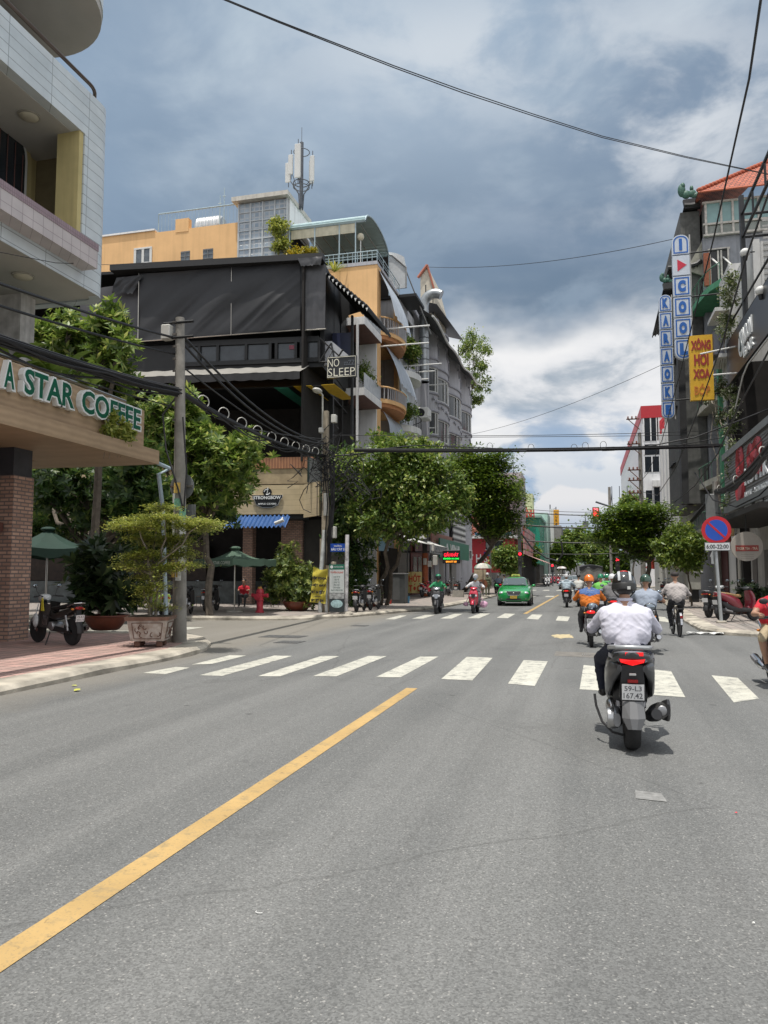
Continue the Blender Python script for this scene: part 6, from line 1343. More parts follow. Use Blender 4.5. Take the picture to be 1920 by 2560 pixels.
# across the main street
C0_=wy(715,985,P2.y);C1_=wy(1541,1000,38.5)
bundle('thick cable bundle strung across the main street below the karaoke signs',wy(765,972,P2.y),wy(1560,962,38.5),-.15+.25,.085,12,0,6)
cable('cable from the banner pole rising to the crossing bundle',sagline(C0_,wy(900,957,33),.1),.03)
cable('lower thin cable across the street under the thick bundle',[wy(x,y,Y) for x,y,Y in ((770,975,30),(900,962,32),(1060,968,34),(1200,975,35),(1330,968,37),(1440,966,38),(1560,945,38.5))],.022)
cable('upper thin cable across the street above the thick bundle',sagline(wy(720,940,P2.y),wy(1659,925,40),.15),.012)
cable('thin messenger wire just over the crossing bundle',sagline(wy(900,945,33),wy(1659,938,40),.02),.012)
cable('cable climbing from the crossing bundle to the right edge',[wy(1380,968,37),wy(1500,945,37),wy(1580,915,36),wy(1700,868,35)],.03)
for x,y in ((960,960),(1058,958),(1147,961),(1240,961),(1264,957),(1303,955)):
    c=wy(x,y+6,34.5);b=MB();b.tube([c+Vector((.13*math.cos(a),0,.16*math.sin(a))) for a in [k*math.pi/6 for k in range(13)]],.012,5);tag(b.build('hanger_ring',mat('dark_ring',(.10,.10,.10),.5)),'small dark wire ring on the street cables, '+['near the round crowned tree','left of the middle','near the middle','right of the middle','just before the splice box','next to the splice box'][[960,1058,1147,1240,1264,1303].index(x)],'ring','wire rings on the crossing cables')
c=wy(1315,968,37);b=MB();b.box((c.x-.3,c.y-.1,c.z-.12),(c.x+.25,c.y+.1,c.z+.05));tag(b.build('splice_box',mat('splice_grey',(.35,.36,.36),.5)),'flat grey splice box on the cables over the street','box')
for off,lab in ((0,'long thin wire arching over the street at the top of the picture'),(5,'second wire just under the long arching wire')):
    cable(lab,[wy(x,y+off*(1-abs(x-1000)/900.),Y) for x,y,Y in ((380,-45,9),(490,0,10),(600,45,11),(700,84,12),(850,142,13.5),(1000,196,15),(1150,246,17),(1300,294,19),(1480,338,21.5),(1659,376,24),(1850,412,27))],.010)
cable('thin wire from the gabled roofs to the karaoke sign',sagline(wy(925,577,58),wy(1452,517,44),.55),.018)
cable('faint thin wire slanting up to the lower karaoke sign',sagline(wy(1018,938,78),wy(1425,790,50),.5),.015)
cable('thin wire in front of the cafe balconies reaching the black roof',[wx(0,545,FX+.9),wx(120,568,FX+.9),wy(320,575,30)],.008)
# wires plunging from the top right, passing over the camera's right side
cable('thick black wire plunging from the top right corner past the karaoke sign',[wy(x,y,Y) for x,y,Y in ((1690,-260,8),(1643,0,12),(1618,170,15),(1580,340,19),(1540,520,24),(1500,680,30),(1470,800,36),(1430,950,50),(1400,1020,62),(1384,1040,74))],.022)
cable('second black wire from the right edge sloping down past the yellow sign',[wy(x,y,Y) for x,y,Y in ((1800,60,10),(1659,420,16),(1610,560,20),(1560,740,26),(1510,880,33),(1460,1010,44),(1420,1070,58),(1384,1062,74))],.022)
cable('third black wire curving through the vine wall to the far pole',[wy(x,y,Y) for x,y,Y in ((1800,560,13),(1659,760,18),(1600,870,22),(1550,980,28),(1500,1050,36),(1450,1090,48),(1384,1075,74))],.022)
cable('thin wire in front of the black right building',[wy(x,y,Y) for x,y,Y in ((1760,800,14),(1659,935,18),(1590,1010,24),(1545,1060,38))],.014)
bundle('sagging thick cable bundle running along the right pavement',wy(1545,1062,38.5),wy(1760,830,15),.5,.10,18,3,8)
bundle('thick cable bundle running down behind the right flame tree',wy(1545,1065,38.5),wy(1402,1210,80),.35,.11,14,0,9)
cable('slack cable loop under the bundle at the right pole',[wy(x,y,Y) for x,y,Y in ((1500,1020,38),(1540,1080,36),(1590,1095,34),(1640,1070,32),(1700,1010,28))],.03)
cable('low thin cable across the shutter sign',[wy(x,y,Y) for x,y,Y in ((1545,1108,38),(1600,1110,34),(1659,1075,30),(1720,1040,27))],.018)
for i,(y0,y1,Y,r) in enumerate(((1109,1111,96,.06),(1137,1139,100,.10),(1171,1170,104,.09),(1197,1194,112,.05),(1102,1104,92,.03),(1132,1128,130,.04))):
    cable('dark cable across the far street, number %s from the top'%['two','four','five','six','one','three'][i] if False else ['cable over the far street level with the traffic light','thick cable over the far street under the traffic light','thick cable over the far street above the tree tops','low cable over the far street in front of the trees','topmost thin cable over the far street','faint thin cable far beyond the traffic light'][i],sagline(wy(1105,y0-6,Y),wy(1420,y1-6,Y),.5),r)
cable('slack dark cable loops dangling beside the far left pole',[wy(x,y,92) for x,y in ((1124,1150),(1150,1185),(1180,1235-30),(1205,1212),(1216,1195),(1212,1170))],.10)
# ================================================================ right side of the street
RX=7.5
def rx(x,y,off=0.):return wx(x,y,RX+off)
GW=mat('grey_white_wall',(.56,.56,.55),.85,var=.10,scale=1.,streak=.35,bump=.1)
CREAM=mat('cream_grey_wall',(.42,.405,.36),.9,var=.15,scale=.7,streak=.5,bump=.15)
GREEN2=mat('mint_green_paint',(.07,.26,.14),.6,var=.15)
TEAL=mat('teal_window_film',(.22,.36,.36),.2,var=.08)
REDTILE=pattern('red_roof_tile','brick',(.46,.12,.06),(.33,.08,.04),1.,0,mort=.03,rough=.75,bump=1.,cm=(.12,.04,.03),bw=.28,rh=.32,axis='xy')
# -- nearest: black bar with the sloping name band and the shutter sign shop under it
Ye=rx(1591,1100).y;Yn=27.
t=thing('black_shop_building','black and grey shop building with steel frame terraces nearest on the right','building',(RX+3,34,.13))
zs0,zs1=rx(1596,812).z,rx(1590,752).z;zs0=rx(1591,830).z
z_b0=rx(1593,862).z
b=MB();b.box((RX+4.5,Yn,.13),(RX+4.7,Ye-.1,19));b.box((RX,Ye-.15,.13),(RX+4.5,Ye,12.4));b.build('wall',DARKIN,t)
zn1,zn0=rx(1579,740).z,rx(1600,815).z
b=MB();b.box((RX-.15,Yn,zn1-2.15),(RX+.05,Ye+.3,zn1));b.build('name_band',mat('sign_black',(.02,.021,.024),.35),t)
b=MB();b.box((RX-.25,Ye-.1,zn1-6),(RX+.1,Ye+.3,zn1-2.15));b.build('corner_column',BLKM,t)
ylo,yhi=rx(1600,760).y,rx(1648,760).y
c=rx(1603,775,-.16);b=MB();b.lathe([(.001,0),(.62,0),(.62,.05),(.001,.05)],(RX-.2,c.y,zn1-1.05),'x',28);b.build('round_logo',mat('pale_logo',(.55,.58,.58),.5),t,smooth=30)
b=MB();b.tube([(RX-.22,c.y+.2*math.cos(a)+.1,zn1-1.05+.35*math.sin(a)) for a in [1.2+k*.3 for k in range(12)]],.05,5);b.build('logo_mark',mat('dark_logo_line',(.08,.1,.1),.5),t)
ya_,yb_=rx(1608,760).y,rx(1636,760).y
text('lettering','LONDON',WLET,t,(RX-.155,(ya_+yb_)/2,zn1-.85),(0,-1,0),(0,0,1),h=.8,wdt=ya_-yb_,depth=.06,bold=.03)
text('lettering','BAR',WLET,t,(RX-.155,(ya_+yb_)/2-.5,zn1-1.65),(0,-1,0),(0,0,1),h=.45,wdt=2.2,depth=.06,bold=.03)
# steel frame and lamps above
FR=mat('dark_steel_frame',(.03,.031,.034),.5,.3)
zc1,zc0=rx(1607,505).z,zn1;Yc_=rx(1607,600).y
b=MB();b.box((RX-.1,Yc_-.12,zc0),(RX+.1,Yc_+.12,zc1+2));b.build('steel_post',FR,t)
b=MB()
for dz in (0,1.1):b.tube([(RX,Yc_,zc1+dz),(RX,Yn,zc1+dz)],.07,6);b.tube([(RX,Yc_,zc1+dz),(RX+4,Yc_,zc1+dz)],.07,6)
for k in range(6):b.tube([(RX,Yc_-k*2.4,zc1),(RX,Yc_-k*2.4,zc1+1.1)],.05,5)
for dz in (.12,.9):b.tube([(RX-.05,Ye,zn1+dz),(RX-.05,Yn,zn1+dz)],.05,6)
b.build('steel_rail',FR,t)
b=MB();b.box((RX+.4,Yc_-.1,zn1),(RX+.7,Ye+.05,zc1-.2));b.box((RX+.7,Yc_-.3,zn1),(RX+4.5,Yc_,zc1-.4));b.build('upper_wall',GW,t)
b=MB()
for k in range(12):b.box((RX+.8,Yc_-.35,zn1+1.4+k*.28),(RX+4.4,Yc_-.3,zn1+1.5+k*.28))
b.build('siding',mat('siding_line',(.34,.34,.33),.7),t)
b=MB();b.box((RX+1.2,Yc_-.36,zn1+.2),(RX+3.6,Yc_-.31,zn1+1.5));b.build('sign_panel',mat('grey_panel',(.22,.21,.22),.6),t)
for i,(x,y,lab) in enumerate(((1609,546,'upper round white lamp on the steel frame of the black shop'),(1575,639,'round white lamp above the vine at the grey wall'),(1643,628,'round white lamp between the steel frames at the right edge'))):
    c=rx(x,y,-.2);tt=thing('globe_lamp',lab,'lamp',c,0,'round white lamps');b=MB();b.ell(c,(.22,.22,.2));b.build('globe',WFRAME,tt,smooth=True);b=MB();b.lathe([(.12,0),(.08,-.22)],(c.x,c.y,c.z-.15),n=12);b.tube([c,c+Vector((.4,0,0))],.03,5);b.build('holder',BLKM,tt)
# dark open floor with white outline, canopy beam
b=MB();za_=zn1-2.4;b.tube([(RX-.2,Ye-1.2,za_-1.6),(RX-.2,Ye-3.8,za_-.25),(RX-.2,Ye-5,za_),(RX-.2,Yn,za_)],.035,6);b.build('outline_tube',WFRAME,t,smooth=True)
# shutter sign
zq1,zq0=rx(1600,985).z,rx(1591,1095).z
SHG=pattern('corrugated_sign','hstripe',(.20,.195,.185),(.095,.093,.09),2.3,0,rough=.55,bump=.8,axis='yz')
sg=thing('corrugated_sign','grey corrugated shop sign with big red fabric knots and white letters','sign',(RX-.4,36,zq0))
b=MB();b.box((RX-.5,Yn,zq0),(RX-.35,Ye+.1,zq1));b.build('panel',SHG,sg)
b=MB();b.box((RX-.6,Yn,zq0-.35),(RX-.3,Ye+.15,zq0));b.box((RX-.6,Yn,zq1),(RX-.3,Ye+.15,zq1+.3));b.build('frame_beam',mat('grey_beam',(.17,.18,.18),.6),sg)
RK=mat('red_emblem',(.38,.05,.06),.5,var=.3,scale=8)
Ys=Ye-.9
def knot(cy,cz,ry,rz_,m,n=5):
    b=MB()
    for k in range(n):b.tube([(RX-.52,cy+ry*(1-k*.17)*math.cos(a),cz+rz_*(1-k*.17)*math.sin(a)) for a in [j*math.pi/10 for j in range(21)]],.055,5)
    return b
for (x,y,ry,rz_) in ((1599,1000,.8,.85),(1600,1052,1.,.75),(1622,985,.6,.5),(1641,1000,.8,.4),(1636,966,.8,.4),(1622,1012,.5,.28)):
    c=rx(x,y,-.5);knot(c.y,c.z,ry,rz_,RK).build('red_knot',RK,sg)
c=rx(1601,1052,-.5);b=MB();b.prism([(RX-.58,c.y+.5*math.cos(a),c.z+.5*math.sin(a)) for a in [j*math.pi/10 for j in range(20)]],(.03,0,0));b.build('red_disc',RK,sg)
c=rx(1634,1012,-.5);text('lettering','NUTYK',WLET,sg,(RX-.51,c.y,c.z-.1),(0,-1,0),(0,0,1),h=.75,wdt=4.6,depth=.05,bold=.04)
text('lettering','AN VAT - MON NGON',WLET,sg,(RX-.51,c.y+.2,c.z-.85),(0,-1,0),(0,0,1),h=.22,wdt=4.8,depth=.03,bold=.03)
for k,(dy,w_) in enumerate(((1.9,1.5),(-.3,1.3),(-2.,1.2))):b=MB();b.box((RX-.54,c.y+dy-w_/2,c.z-1.75),(RX-.505,c.y+dy+w_/2,c.z-1.3));b.build('white_plate',mat('plate_text',(.45,.46,.45),.6,var=.6,scale=18),sg)
# ground floor of the black shop
zg=zq0-.35
b=MB();b.box((RX+.4,Yn,.13),(RX+.5,rx(1604,1250).y,4.3));b.build('white_front',mat('ground_white',(.50,.485,.46),.8,var=.12,streak=.3),t)
ys_=rx(1604,1250).y
for k in range(4):
    b=MB();b.box((RX+.36,ys_-1.5-k*2.6,.13),(RX+.4,ys_-.5-k*2.6,2.7));b.build('door',mat('grey_door',(.14,.13,.125),.5,var=.2),t)
b=MB();b.box((RX-2.0,Yn,3.75),(RX+.4,Ye-3,3.95));b.box((RX+.05,ys_+.05,.13),(RX+.35,Ye+1,3.7));b.build('soffit',DARKIN,t)
b=MB();b.box((RX-.01,Ye-.3,.13),(RX+.05,Ye+.25,4.6));b.build('cream_pilaster',CREAM,t)
SL=pattern('white_slats','hstripe',(.60,.60,.58),(.03,.03,.03),1.6,0,rough=.6,bump=.4,axis='yz')
A,B_=rx(1586,1155),rx(1604,1085);b=MB();b.box((RX-.1,B_.y,3.95),(RX-.02,Ye+.8,zg));b.build('slatted_panel',SL,t)
c=rx(1580,1125,-.15)
for k,(dy,dz,w_,h_,m) in enumerate(((.5,.5,.4,1.1,(.16,.04,.03)),(-.4,.2,.5,2.0,(.42,.30,.15)),(.4,-.8,.4,.9,(.16,.04,.03)))):
    b=MB();b.box((RX-.3,c.y+dy-w_/2,c.z+dz-h_/2),(RX-.16,c.y+dy+w_/2,c.z+dz+h_/2));b.build('small_plate',mat('plate_%d'%k,m,.6,var=.3),t)
# round hanging sign
Yr=30.;A,B_=wy(1578,1190,Yr),wy(1647,1190,Yr);rr_=(B_.x-A.x)/2;c=wy(1613,1180,Yr)
sg=thing('tea_sign','round cream shop sign with a red name strip hanging over parked scooters','sign',c)
b=MB();b.lathe([(.001,0),(rr_,0),(rr_,.14),(.001,.14)],c,'y',44);b.build('disc',mat('cream_disc',(.36,.33,.29),.5,var=.06),sg,smooth=30)
cz_=c.z-rr_*.12;b=MB();b.box((c.x-rr_*.72,Yr-.03,cz_-.11),(c.x+rr_*.72,Yr-.004,cz_+.10));b.build('name_strip',mat('brick_red',(.28,.04,.03),.5),sg)
text('lettering','TIGER TEA - TRÀ',mat('cream_letters',(.6,.52,.4),.5),sg,(c.x,Yr-.031,cz_-.005),(1,0,0),(0,0,1),h=.11,wdt=rr_*1.3,depth=.006,bold=.01)
b=MB()
for k in range(3):b.box((c.x-rr_*.4,Yr-.008,cz_-.24-k*.07),(c.x+rr_*.4,Yr-.004,cz_-.225-k*.07))
b.build('small_print',mat('grey_print',(.25,.23,.2),.6),sg)
b=MB();b.tube([c+Vector((0,.07,rr_)),c+Vector((0,.07,rr_+.7)),Vector((RX-.4,Yr+.07,c.z+rr_+.7))],.03,6);b.build('bracket',BLKM,sg)
# -- white vine wall house
Yv=rx(1559,900).y
t=thing('vine_house','narrow pale house wall covered with flowering vines behind the yellow sign','house',(RX+2,(Ye+Yv)/2,.13))
zv=rx(1560,590).z;b=MB();b.box((RX+.1,Ye+.31,.13),(RX+6,Yv,zv));b.build('wall',GW,t)
b=MB();b.box((RX-.6,Ye+.5,zv-2.4),(RX+.1,Yv-.2,zv-2.2));b.build('planter_ledge',GW,t);b=MB();b.box((RX-.5,Ye+.5,rx(1590,720).z-.6),(RX+.1,Yv-.2,rx(1590,720).z-.4));b.build('planter_ledge',GW,t)
b=MB();b.box((RX-.7,Ye+.6,rx(1590,720).z-.4),(RX-.2,Ye+1.8,rx(1590,720).z+.8));b.build('planter_box',mat('slate_box',(.09,.095,.12),.6),t)
for k,y in enumerate((845,870)):q=rx(1578,y,.05);b=MB();b.prism([(RX+.05,q.y+.9,q.z),(RX+.05,q.y-.9,q.z+.9),(RX+.05,q.y-.9,q.z)],(-.12,0,0));b.build('zigzag_trim',WHITEP,t)
VINE=leafmat('vine_leaf',(.04,.07,.02),(.13,.17,.05),(.50,.50,.38),trans=.25)
tt=thing('vine','long hanging vine with pale flowers running down the white wall','plant',(RX-.3,Ye+1.5,zv))
L_=[]
for (x,y,hw,hh) in ((1585,600,18,20),(1578,640,18,26),(1572,680,18,22),(1567,710,12,22),(1553,835,22,16),(1570,850,16,22),(1582,875,12,24),(1560,900,16,16),(1578,925,12,18),(1585,1040,14,50),(1578,1090,12,30),(1560,1120,10,16),(1535,860,18,8),(1590,980,8,30)):
    c=rx(x,y,-.25);s=c.y/1620.;L_.append(((c.x,c.y,c.z),(.32,hw*s*1.4,hh*s)))
V,F,tips=crown(L_,'spray',np.random.default_rng(71),.55,.15,.32);np_mesh('foliage',V,F,VINE,tt)
b=MB();rnd=random.Random(5)
for i in range(len(L_)-1):
    for q in range(3):branch(b,L_[i][0],Vector(tips[i+1][q]),.02,.01,rnd,5)
b.build('stem',BARKG,tt)
# -- green balconied house between
Yg0,Yg1=Yv,rx(1490,900).y
t=thing('green_balcony_house','old narrow house with mint green rounded balconies behind the yellow sign','house',(RX+3,(Yg0+Yg1)/2,.13))
zg_=rx(1500,690).z
b=MB();b.box((RX+1.4,Yg0+.01,.13),(RX+7,Yg1-.01,zg_));b.build('wall',mat('dark_grey_wall',(.10,.10,.095),.9,var=.3,streak=.3),t)
b=MB();b.box((RX-.1,Yg0+.01,5),(RX+1.4,Yg0+.6,rx(1545,1100).z+8));b.build('green_pier',GREEN2,t)
b=MB();b.box((RX+.2,(Yg0+Yg1)/2-.3,3),(RX+1.4,(Yg0+Yg1)/2+.3,zg_));b.build('pier',CREAM,t)
for k,y in enumerate((640,905,1060,1150)):
    c=rx(1530 if k==0 else 1510,y);y0,y1=Yg0+.3,Yg1-.2-(1.5 if k==0 else 0);n=12;ri=.9 if k==0 else .7
    pl=[(RX+.2-ri*math.sin(math.pi*q/n)**.6,y0+(y1-y0)*q/n) for q in range(n+1)]
    b=MB();b.prism([(x,y_2,c.z-.35) for x,y_2 in pl]+[(RX+1.39,y1,c.z-.35),(RX+1.39,y0,c.z-.35)],(0,0,.35));bl=b.build('balcony',GREEN2 if k==0 else CREAM,t,smooth=25)
    b=MB();b.tube([(x,y_2,c.z+.95) for x,y_2 in pl],.035,5)
    for q in range(n+1):b.tube([(pl[q][0],pl[q][1],c.z),(pl[q][0],pl[q][1],c.z+.95)],.02,4)
    b.build('railing',mat('green_iron',(.07,.16,.11),.6),bl)
for k,(x,y) in enumerate(((1495,880),(1500,830-60),(1470,1145),(1490,1000))):
    c=rx(x,y);b=MB();b.grid(lambda u,v:Vector((RX+.6-1.9*v,c.y-1.6+3.2*u,c.z+.9-1.1*v**.8+.05*math.sin(u*20))),14,4);b.build('dark_awning',BLKM,t,smooth=True)
# -- red roofed house with teal glazed top floor
YR=50.
t=thing('red_roof_house','grey house with teal glazed top floor under a red tiled hip roof','house',(12,55,.13))
A,B_=wy(1524,640,YR),wy(1524,437,YR);zw1=wy(1530,452,YR).z;zw0_=wy(1530,505,YR).z;zl=wy(1530,583*0+528,YR).z;x0=A.x
zw1=wy(1545,460,YR).z;zw0_=wy(1545,500,YR).z;zsl=wy(1545,505,YR).z;zl0=wy(1545,530*0+524,YR).z
def cr4(x,y):return ((1560+x*.226)*.864,(400+y*.226)*.864)
q_t=wy(*cr4(915,470),YR).z;q_m=wy(*cr4(915,710),YR).z;q_b=wy(*cr4(915,830),YR).z
b=MB();b.box((x0,YR+.3,.13),(x0+14,YR+9,q_b));b.build('wall',mat('blue_grey_wall',(.27,.28,.31),.85,var=.1,streak=.4),t)
b=MB();b.box((x0+.1,YR+.25,q_b),(x0+14,YR+9,q_t));b.build('top_floor',mat('dull_inner',(.15,.15,.14),.9),t)
xs_=[wy(*cr4(x,600),YR).x for x in (905,1075,1205,1490,1640,1900)]
for a_,c_ in zip(xs_,xs_[1:]):
    b=MB();b.box((a_+.06,YR+.12,q_m+.06),(c_-.06,YR+.18,q_t-.06));w_=b.build('window',TEAL,t)
    b=MB();b.box((a_+.06,YR+.1,q_b+.1),(c_-.06,YR+.16,q_m-.1));b.build('lower_panel',mat('grey_green_panel',(.24,.26,.24),.6,var=.15,streak=.4),t)
b=MB()
for a_ in xs_:b.box((a_-.06,YR+.02,q_b),(a_+.06,YR+.2,q_t))
for z in (q_t,q_m,q_b):b.box((x0,YR,z-.06),(xs_[-1],YR+.2,z+.06))
b.build('window_frame',mat('weathered_white',(.50,.47,.43),.6,var=.3,scale=4),t)
ze=q_t+.35;e0=wy(*cr4(820,440),YR-.9);ap=wy(*cr4(1560,180),YR+4)
b=MB();P_=[Vector((e0.x,YR-.9,ze)),Vector((x0+15,YR-.9,ze)),Vector((x0+15,YR+4,ze+3.9)),Vector((e0.x+5.4,YR+4,ze+3.9)),Vector((e0.x,YR+10,ze))]
b.add(P_,[(0,1,2,3),(0,3,4)]);b.add([p-Vector((0,0,.12)) for p in P_],[(3,2,1,0),(4,3,0)]);b.build('tiled_roof',REDTILE,t)
b=MB();n=22
for k in range(n):p=P_[0].lerp(P_[3],(k+.5)/n);b.ell(p+Vector((0,0,.05)),(.22,.22,.13),8,5)
b.tube([P_[0]-Vector((0,0,.06)),P_[1]-Vector((0,0,.06))],.07,5);b.build('ridge_tiles',mat('ridge_tile',(.40,.11,.06),.8),t)
A,B_=wy(*cr4(955,1380),YR+.28),wy(*cr4(1145,995),YR+.28);b=MB();b.box((A.x,YR+.22,A.z),(B_.x,YR+.31,B_.z));w_=b.build('window',mat('open_window',(.02,.02,.02),.3),t)
b=MB()
for u in (0,.45,.62,1.):xx=A.x+(B_.x-A.x)*u;b.box((xx-.05,YR+.12,A.z),(xx+.05,YR+.22,B_.z))
b.box((A.x-.1,YR+.1,B_.z),(B_.x+.1,YR+.22,B_.z+.12));b.build('frame',mat('weathered_white',(.50,.47,.43),.6),w_)
for (x_0,y_0,x_1,y_1) in ((970,1090,1050,1160),(1095,1075,1275,1235)):b=MB();b.tube([wy(*cr4(x_0,y_0),YR+.2),wy(*cr4(x_1,y_1),YR-2.2)],.05,6);b.build('awning_arm',WFRAME,t)
b=MB();b.box((x0-.02,YR+.1,wy(*cr4(925,1380),YR).z),(x0+.35,YR+.32,wy(*cr4(925,1020),YR).z));b.build('brick_strip',mat('brick_strip',(.34,.12,.07),.9,var=.2,scale=8),t)
b=MB();b.lathe([(.55,0),(.6,.1),(.6,.3),(.001,.4)],(xs_[1]+1,YR,q_b-3.6),'z',16);b.build('dish',mat('dish_grey',(.16,.17,.18),.5),t)
# -- chinese style eaves with green finials
t=thing('eaved_building','dark building with upturned tiled eaves and green dragon finials','building',(RX,58,.13))
BT=mat('black_tile',(.02,.02,.022),.5,var=.3,scale=6)
xe=RX-1.6
def eave(x_t,y_t,x_b,y_b,x_i,Y):
    pass
EY=51.
e1=wy(*cr4(690,430),EY);e2=wy(*cr4(630,820),EY+9);i1=wy(*cr4(900,470),EY);
b=MB();b.box((x0-1.2,EY,6),(x0-.05,EY+11,i1.z-.5));b.build('wall',mat('dark_grey_wall',(.10,.10,.095),.9),t)
def er(u,v,zt_,outx,drop):
    return Vector((x0-.1-outx*v,EY-.4+12*u,zt_-drop*v**.6+.5*(1-u)**6*v*1.4))
for (zt_,outx,drop) in ((i1.z+.1,abs(e1.x-x0)+.1,.9),(wy(*cr4(600,1330),EY).z+1.1,abs(wy(*cr4(500,1330),EY).x-x0),1.0)):
    b=MB();b.grid(lambda u,v:er(u,v,zt_,outx,drop),16,8);b.grid(lambda u,v:er(u,1-v,zt_,outx,drop)-Vector((0,0,.18)),16,8)
    b.tube([er(0,v/8,zt_,outx,drop)-Vector((0,0,.1)) for v in range(9)],.14,6);b.build('eave',BT,t,smooth=True)
    b=MB();
    for k in range(10):b.tube([er(0,k/9,zt_,outx,drop)-Vector((0,0,.25)),er(1,k/9,zt_,outx,drop)-Vector((0,0,.25))],.05,4)
    b.build('rafters',BT,t)
b=MB();b.box((x0-1.6,EY+.1,6),(x0-.9,EY+1,wy(*cr4(800,1000),EY).z));b.build('dark_bay',mat('dark_bay',(.03,.03,.032),.7),t)
b=MB();bA=wy(*cr4(720,1230),EY-.3);bB=wy(*cr4(900,850),EY-.3);b.prism([bA,bA+Vector((.1,0,.6)),bB+Vector((.1,0,.3)),bB-Vector((0,0,2.6))],(0,.15,0));b.build('slanted_sheet',mat('slanted_cream_sheet',(.30,.29,.24),.7,var=.2,streak=.4),t)
for (x,y,r_,lab) in ((730,380,1.,'green dragon shaped finial on the upper black eave'),(475,1330,.62,'small green finial on the lower black eave')):
    c=wy(*cr4(x,y),EY-.3);b=MB();tt=thing('roof_finial',lab,'ornament',c)
    for (dx,dz,ra,rb) in ((-.42,.25,.24,.4),(-.2,.0,.28,.26),(.1,.02,.26,.24),(.3,-.12,.3,.2),(-.36,.5,.16,.2),(.08,.3,.12,.18),(.42,-.25,.2,.16)):b.ell((c.x+dx*r_*1.2,c.y,c.z+dz*r_*1.2),(ra*r_,.14*r_,rb*r_*1.1),10,7)
    b.build('carving',mat('verdigris',(.03,.10,.07),.55,var=.5,scale=12),tt,smooth=True)
    b=MB();b.prism([(c.x-.35*r_,c.y-.1,c.z-.95*r_),(c.x+.6*r_,c.y-.1,c.z-.95*r_),(c.x+.5*r_,c.y-.1,c.z-.3*r_),(c.x-.45*r_,c.y-.1,c.z-.35*r_)],(0,.3,0));b.build('base',BT,tt)
# -- cream building with vertical fins
Yc0,Yc1=rx(1476,1000).y,rx(1433,1000).y
t=thing('finned_building','cream grey building with white vertical fins beside the karaoke signs','building',(RX+3,(Yc0+Yc1)/2,.13));zc_=rx(1455,690).z
b=MB();b.box((RX+.2,Yg1,.13),(RX+9,Yc1,zc_));b.build('wall',CREAM,t)
xn=rx(1476,1000).y
for k in range(6):yy=Yc0+.5+k*(Yc1-Yc0-1)/5;b=MB();b.box((RX-.3,yy,3.5),(RX+.2,yy+.9,rx(1450,905).z));b.build('fin',WHITEP,t)
b=MB();
for k in range(6):b.box((RX+.17,Yg1,4+k*2.4),(RX+.195,Yc0,4.06+k*2.4))
b.build('panel_joint',mat('joint_dark',(.12,.12,.11),.9),t)
# -- white building with red band past the crossing
YW=104.;cA=wy(1386,905,YW);cB=wy(1447,885,YW)
t=thing('white_red_building','white office building with a red top band and dark window strips past the crossing','building',(cA.x+6,YW+15,.13))
WB=mat('office_white',(.68,.68,.69),.6,var=.04,streak=.15)
ztp=wy(1386,889,YW).z
b=MB();b.box((cA.x,YW,.13),(cA.x+16,YW+60,ztp));b.build('wall',WB,t)
b=MB();b.box((cA.x-.1,YW-.15,ztp-.9),(cA.x+16,YW+60,ztp+.7));b.build('red_band',mat('signal_red',(.42,.02,.03),.5,var=.05),t)
for (xa,ya,xb,yb,nn) in ((1391,953,1419,890,2),(1391,983,1447,958,0),(1392,1020,1441,985,3),(1394,1088,1410,1059,1),(1412,1092,1441,1052,2)):
    A,B_=wy(xa,ya,YW),wy(xb,yb,YW);b=MB();b.box((A.x,YW-.05,A.z),(B_.x,YW+.02,B_.z));w_=b.build('window_strip',mat('navy_glass',(.012,.016,.022),.2,spec=.3),t)
    b=MB()
    for k in range(nn+1):xx=A.x+(B_.x-A.x)*k/max(1,nn);b.box((xx-.07,YW-.12,A.z),(xx+.07,YW-.05,B_.z))
    b.build('mullion',WB,w_)
b=MB();A,B_=wy(1409,1052,YW),wy(1443,1038,YW);b.box((A.x,YW-.7,A.z),(B_.x,YW,B_.z));b.build('hood',GW,t)
A,B_=wy(1418,965,YW),wy(1440,893,YW);b=MB();b.box((A.x,YW-.12,A.z),(B_.x+.4,YW-.052,B_.z));lg=b.build('logo_panel',WB,t)
RM=mat('signal_red',(.42,.02,.03));W_,H_=B_.x-A.x,B_.z-A.z
for (s0,) in ((1,),(-1,)):
    b=MB();cxm,czm=A.x+W_*.55,(A.z+B_.z)/2
    for k in (0,1):b.tube([(cxm+W_*.45,YW-.2,czm+s0*H_*(.44-.14*k)),(cxm-W_*(.12-.16*k),YW-.2,czm+s0*H_*(.24-.08*k)),(cxm-W_*(.12-.16*k),YW-.2,czm+s0*H_*.06),(cxm+W_*.1,YW-.2,czm+s0*H_*.0)],.26,4)
    b.build('emblem',RM,lg)
A,B_=wy(1394,1115,YW),wy(1412,1098,YW);b=MB();b.tube([(A.x,YW-.2,B_.z),((A.x+B_.x)/2,YW-.2,B_.z),(B_.x,YW-.2,(A.z+B_.z)/2),(B_.x,YW-.2,A.z)],.35,4);b.build('small_emblem',RM,t)
A,B_=wy(1347,1240,140),wy(1372,1115-20,140);far_house('grey_block','plain grey block behind the distant crossarm pole',wy(1322,0,150).x,wy(1347,0,150).x,150,10,wy(1330,1100,150).z,mat('plain_grey',(.30,.29,.28),.9,var=.15))
far_house('tan_tower','thin tan tower house left of the white and red building',wy(1352,0,165).x,wy(1366,0,165).x,165,10,wy(1350,1055,165).z,mat('tan_wall',(.34,.26,.2),.9,var=.3,scale=.6))
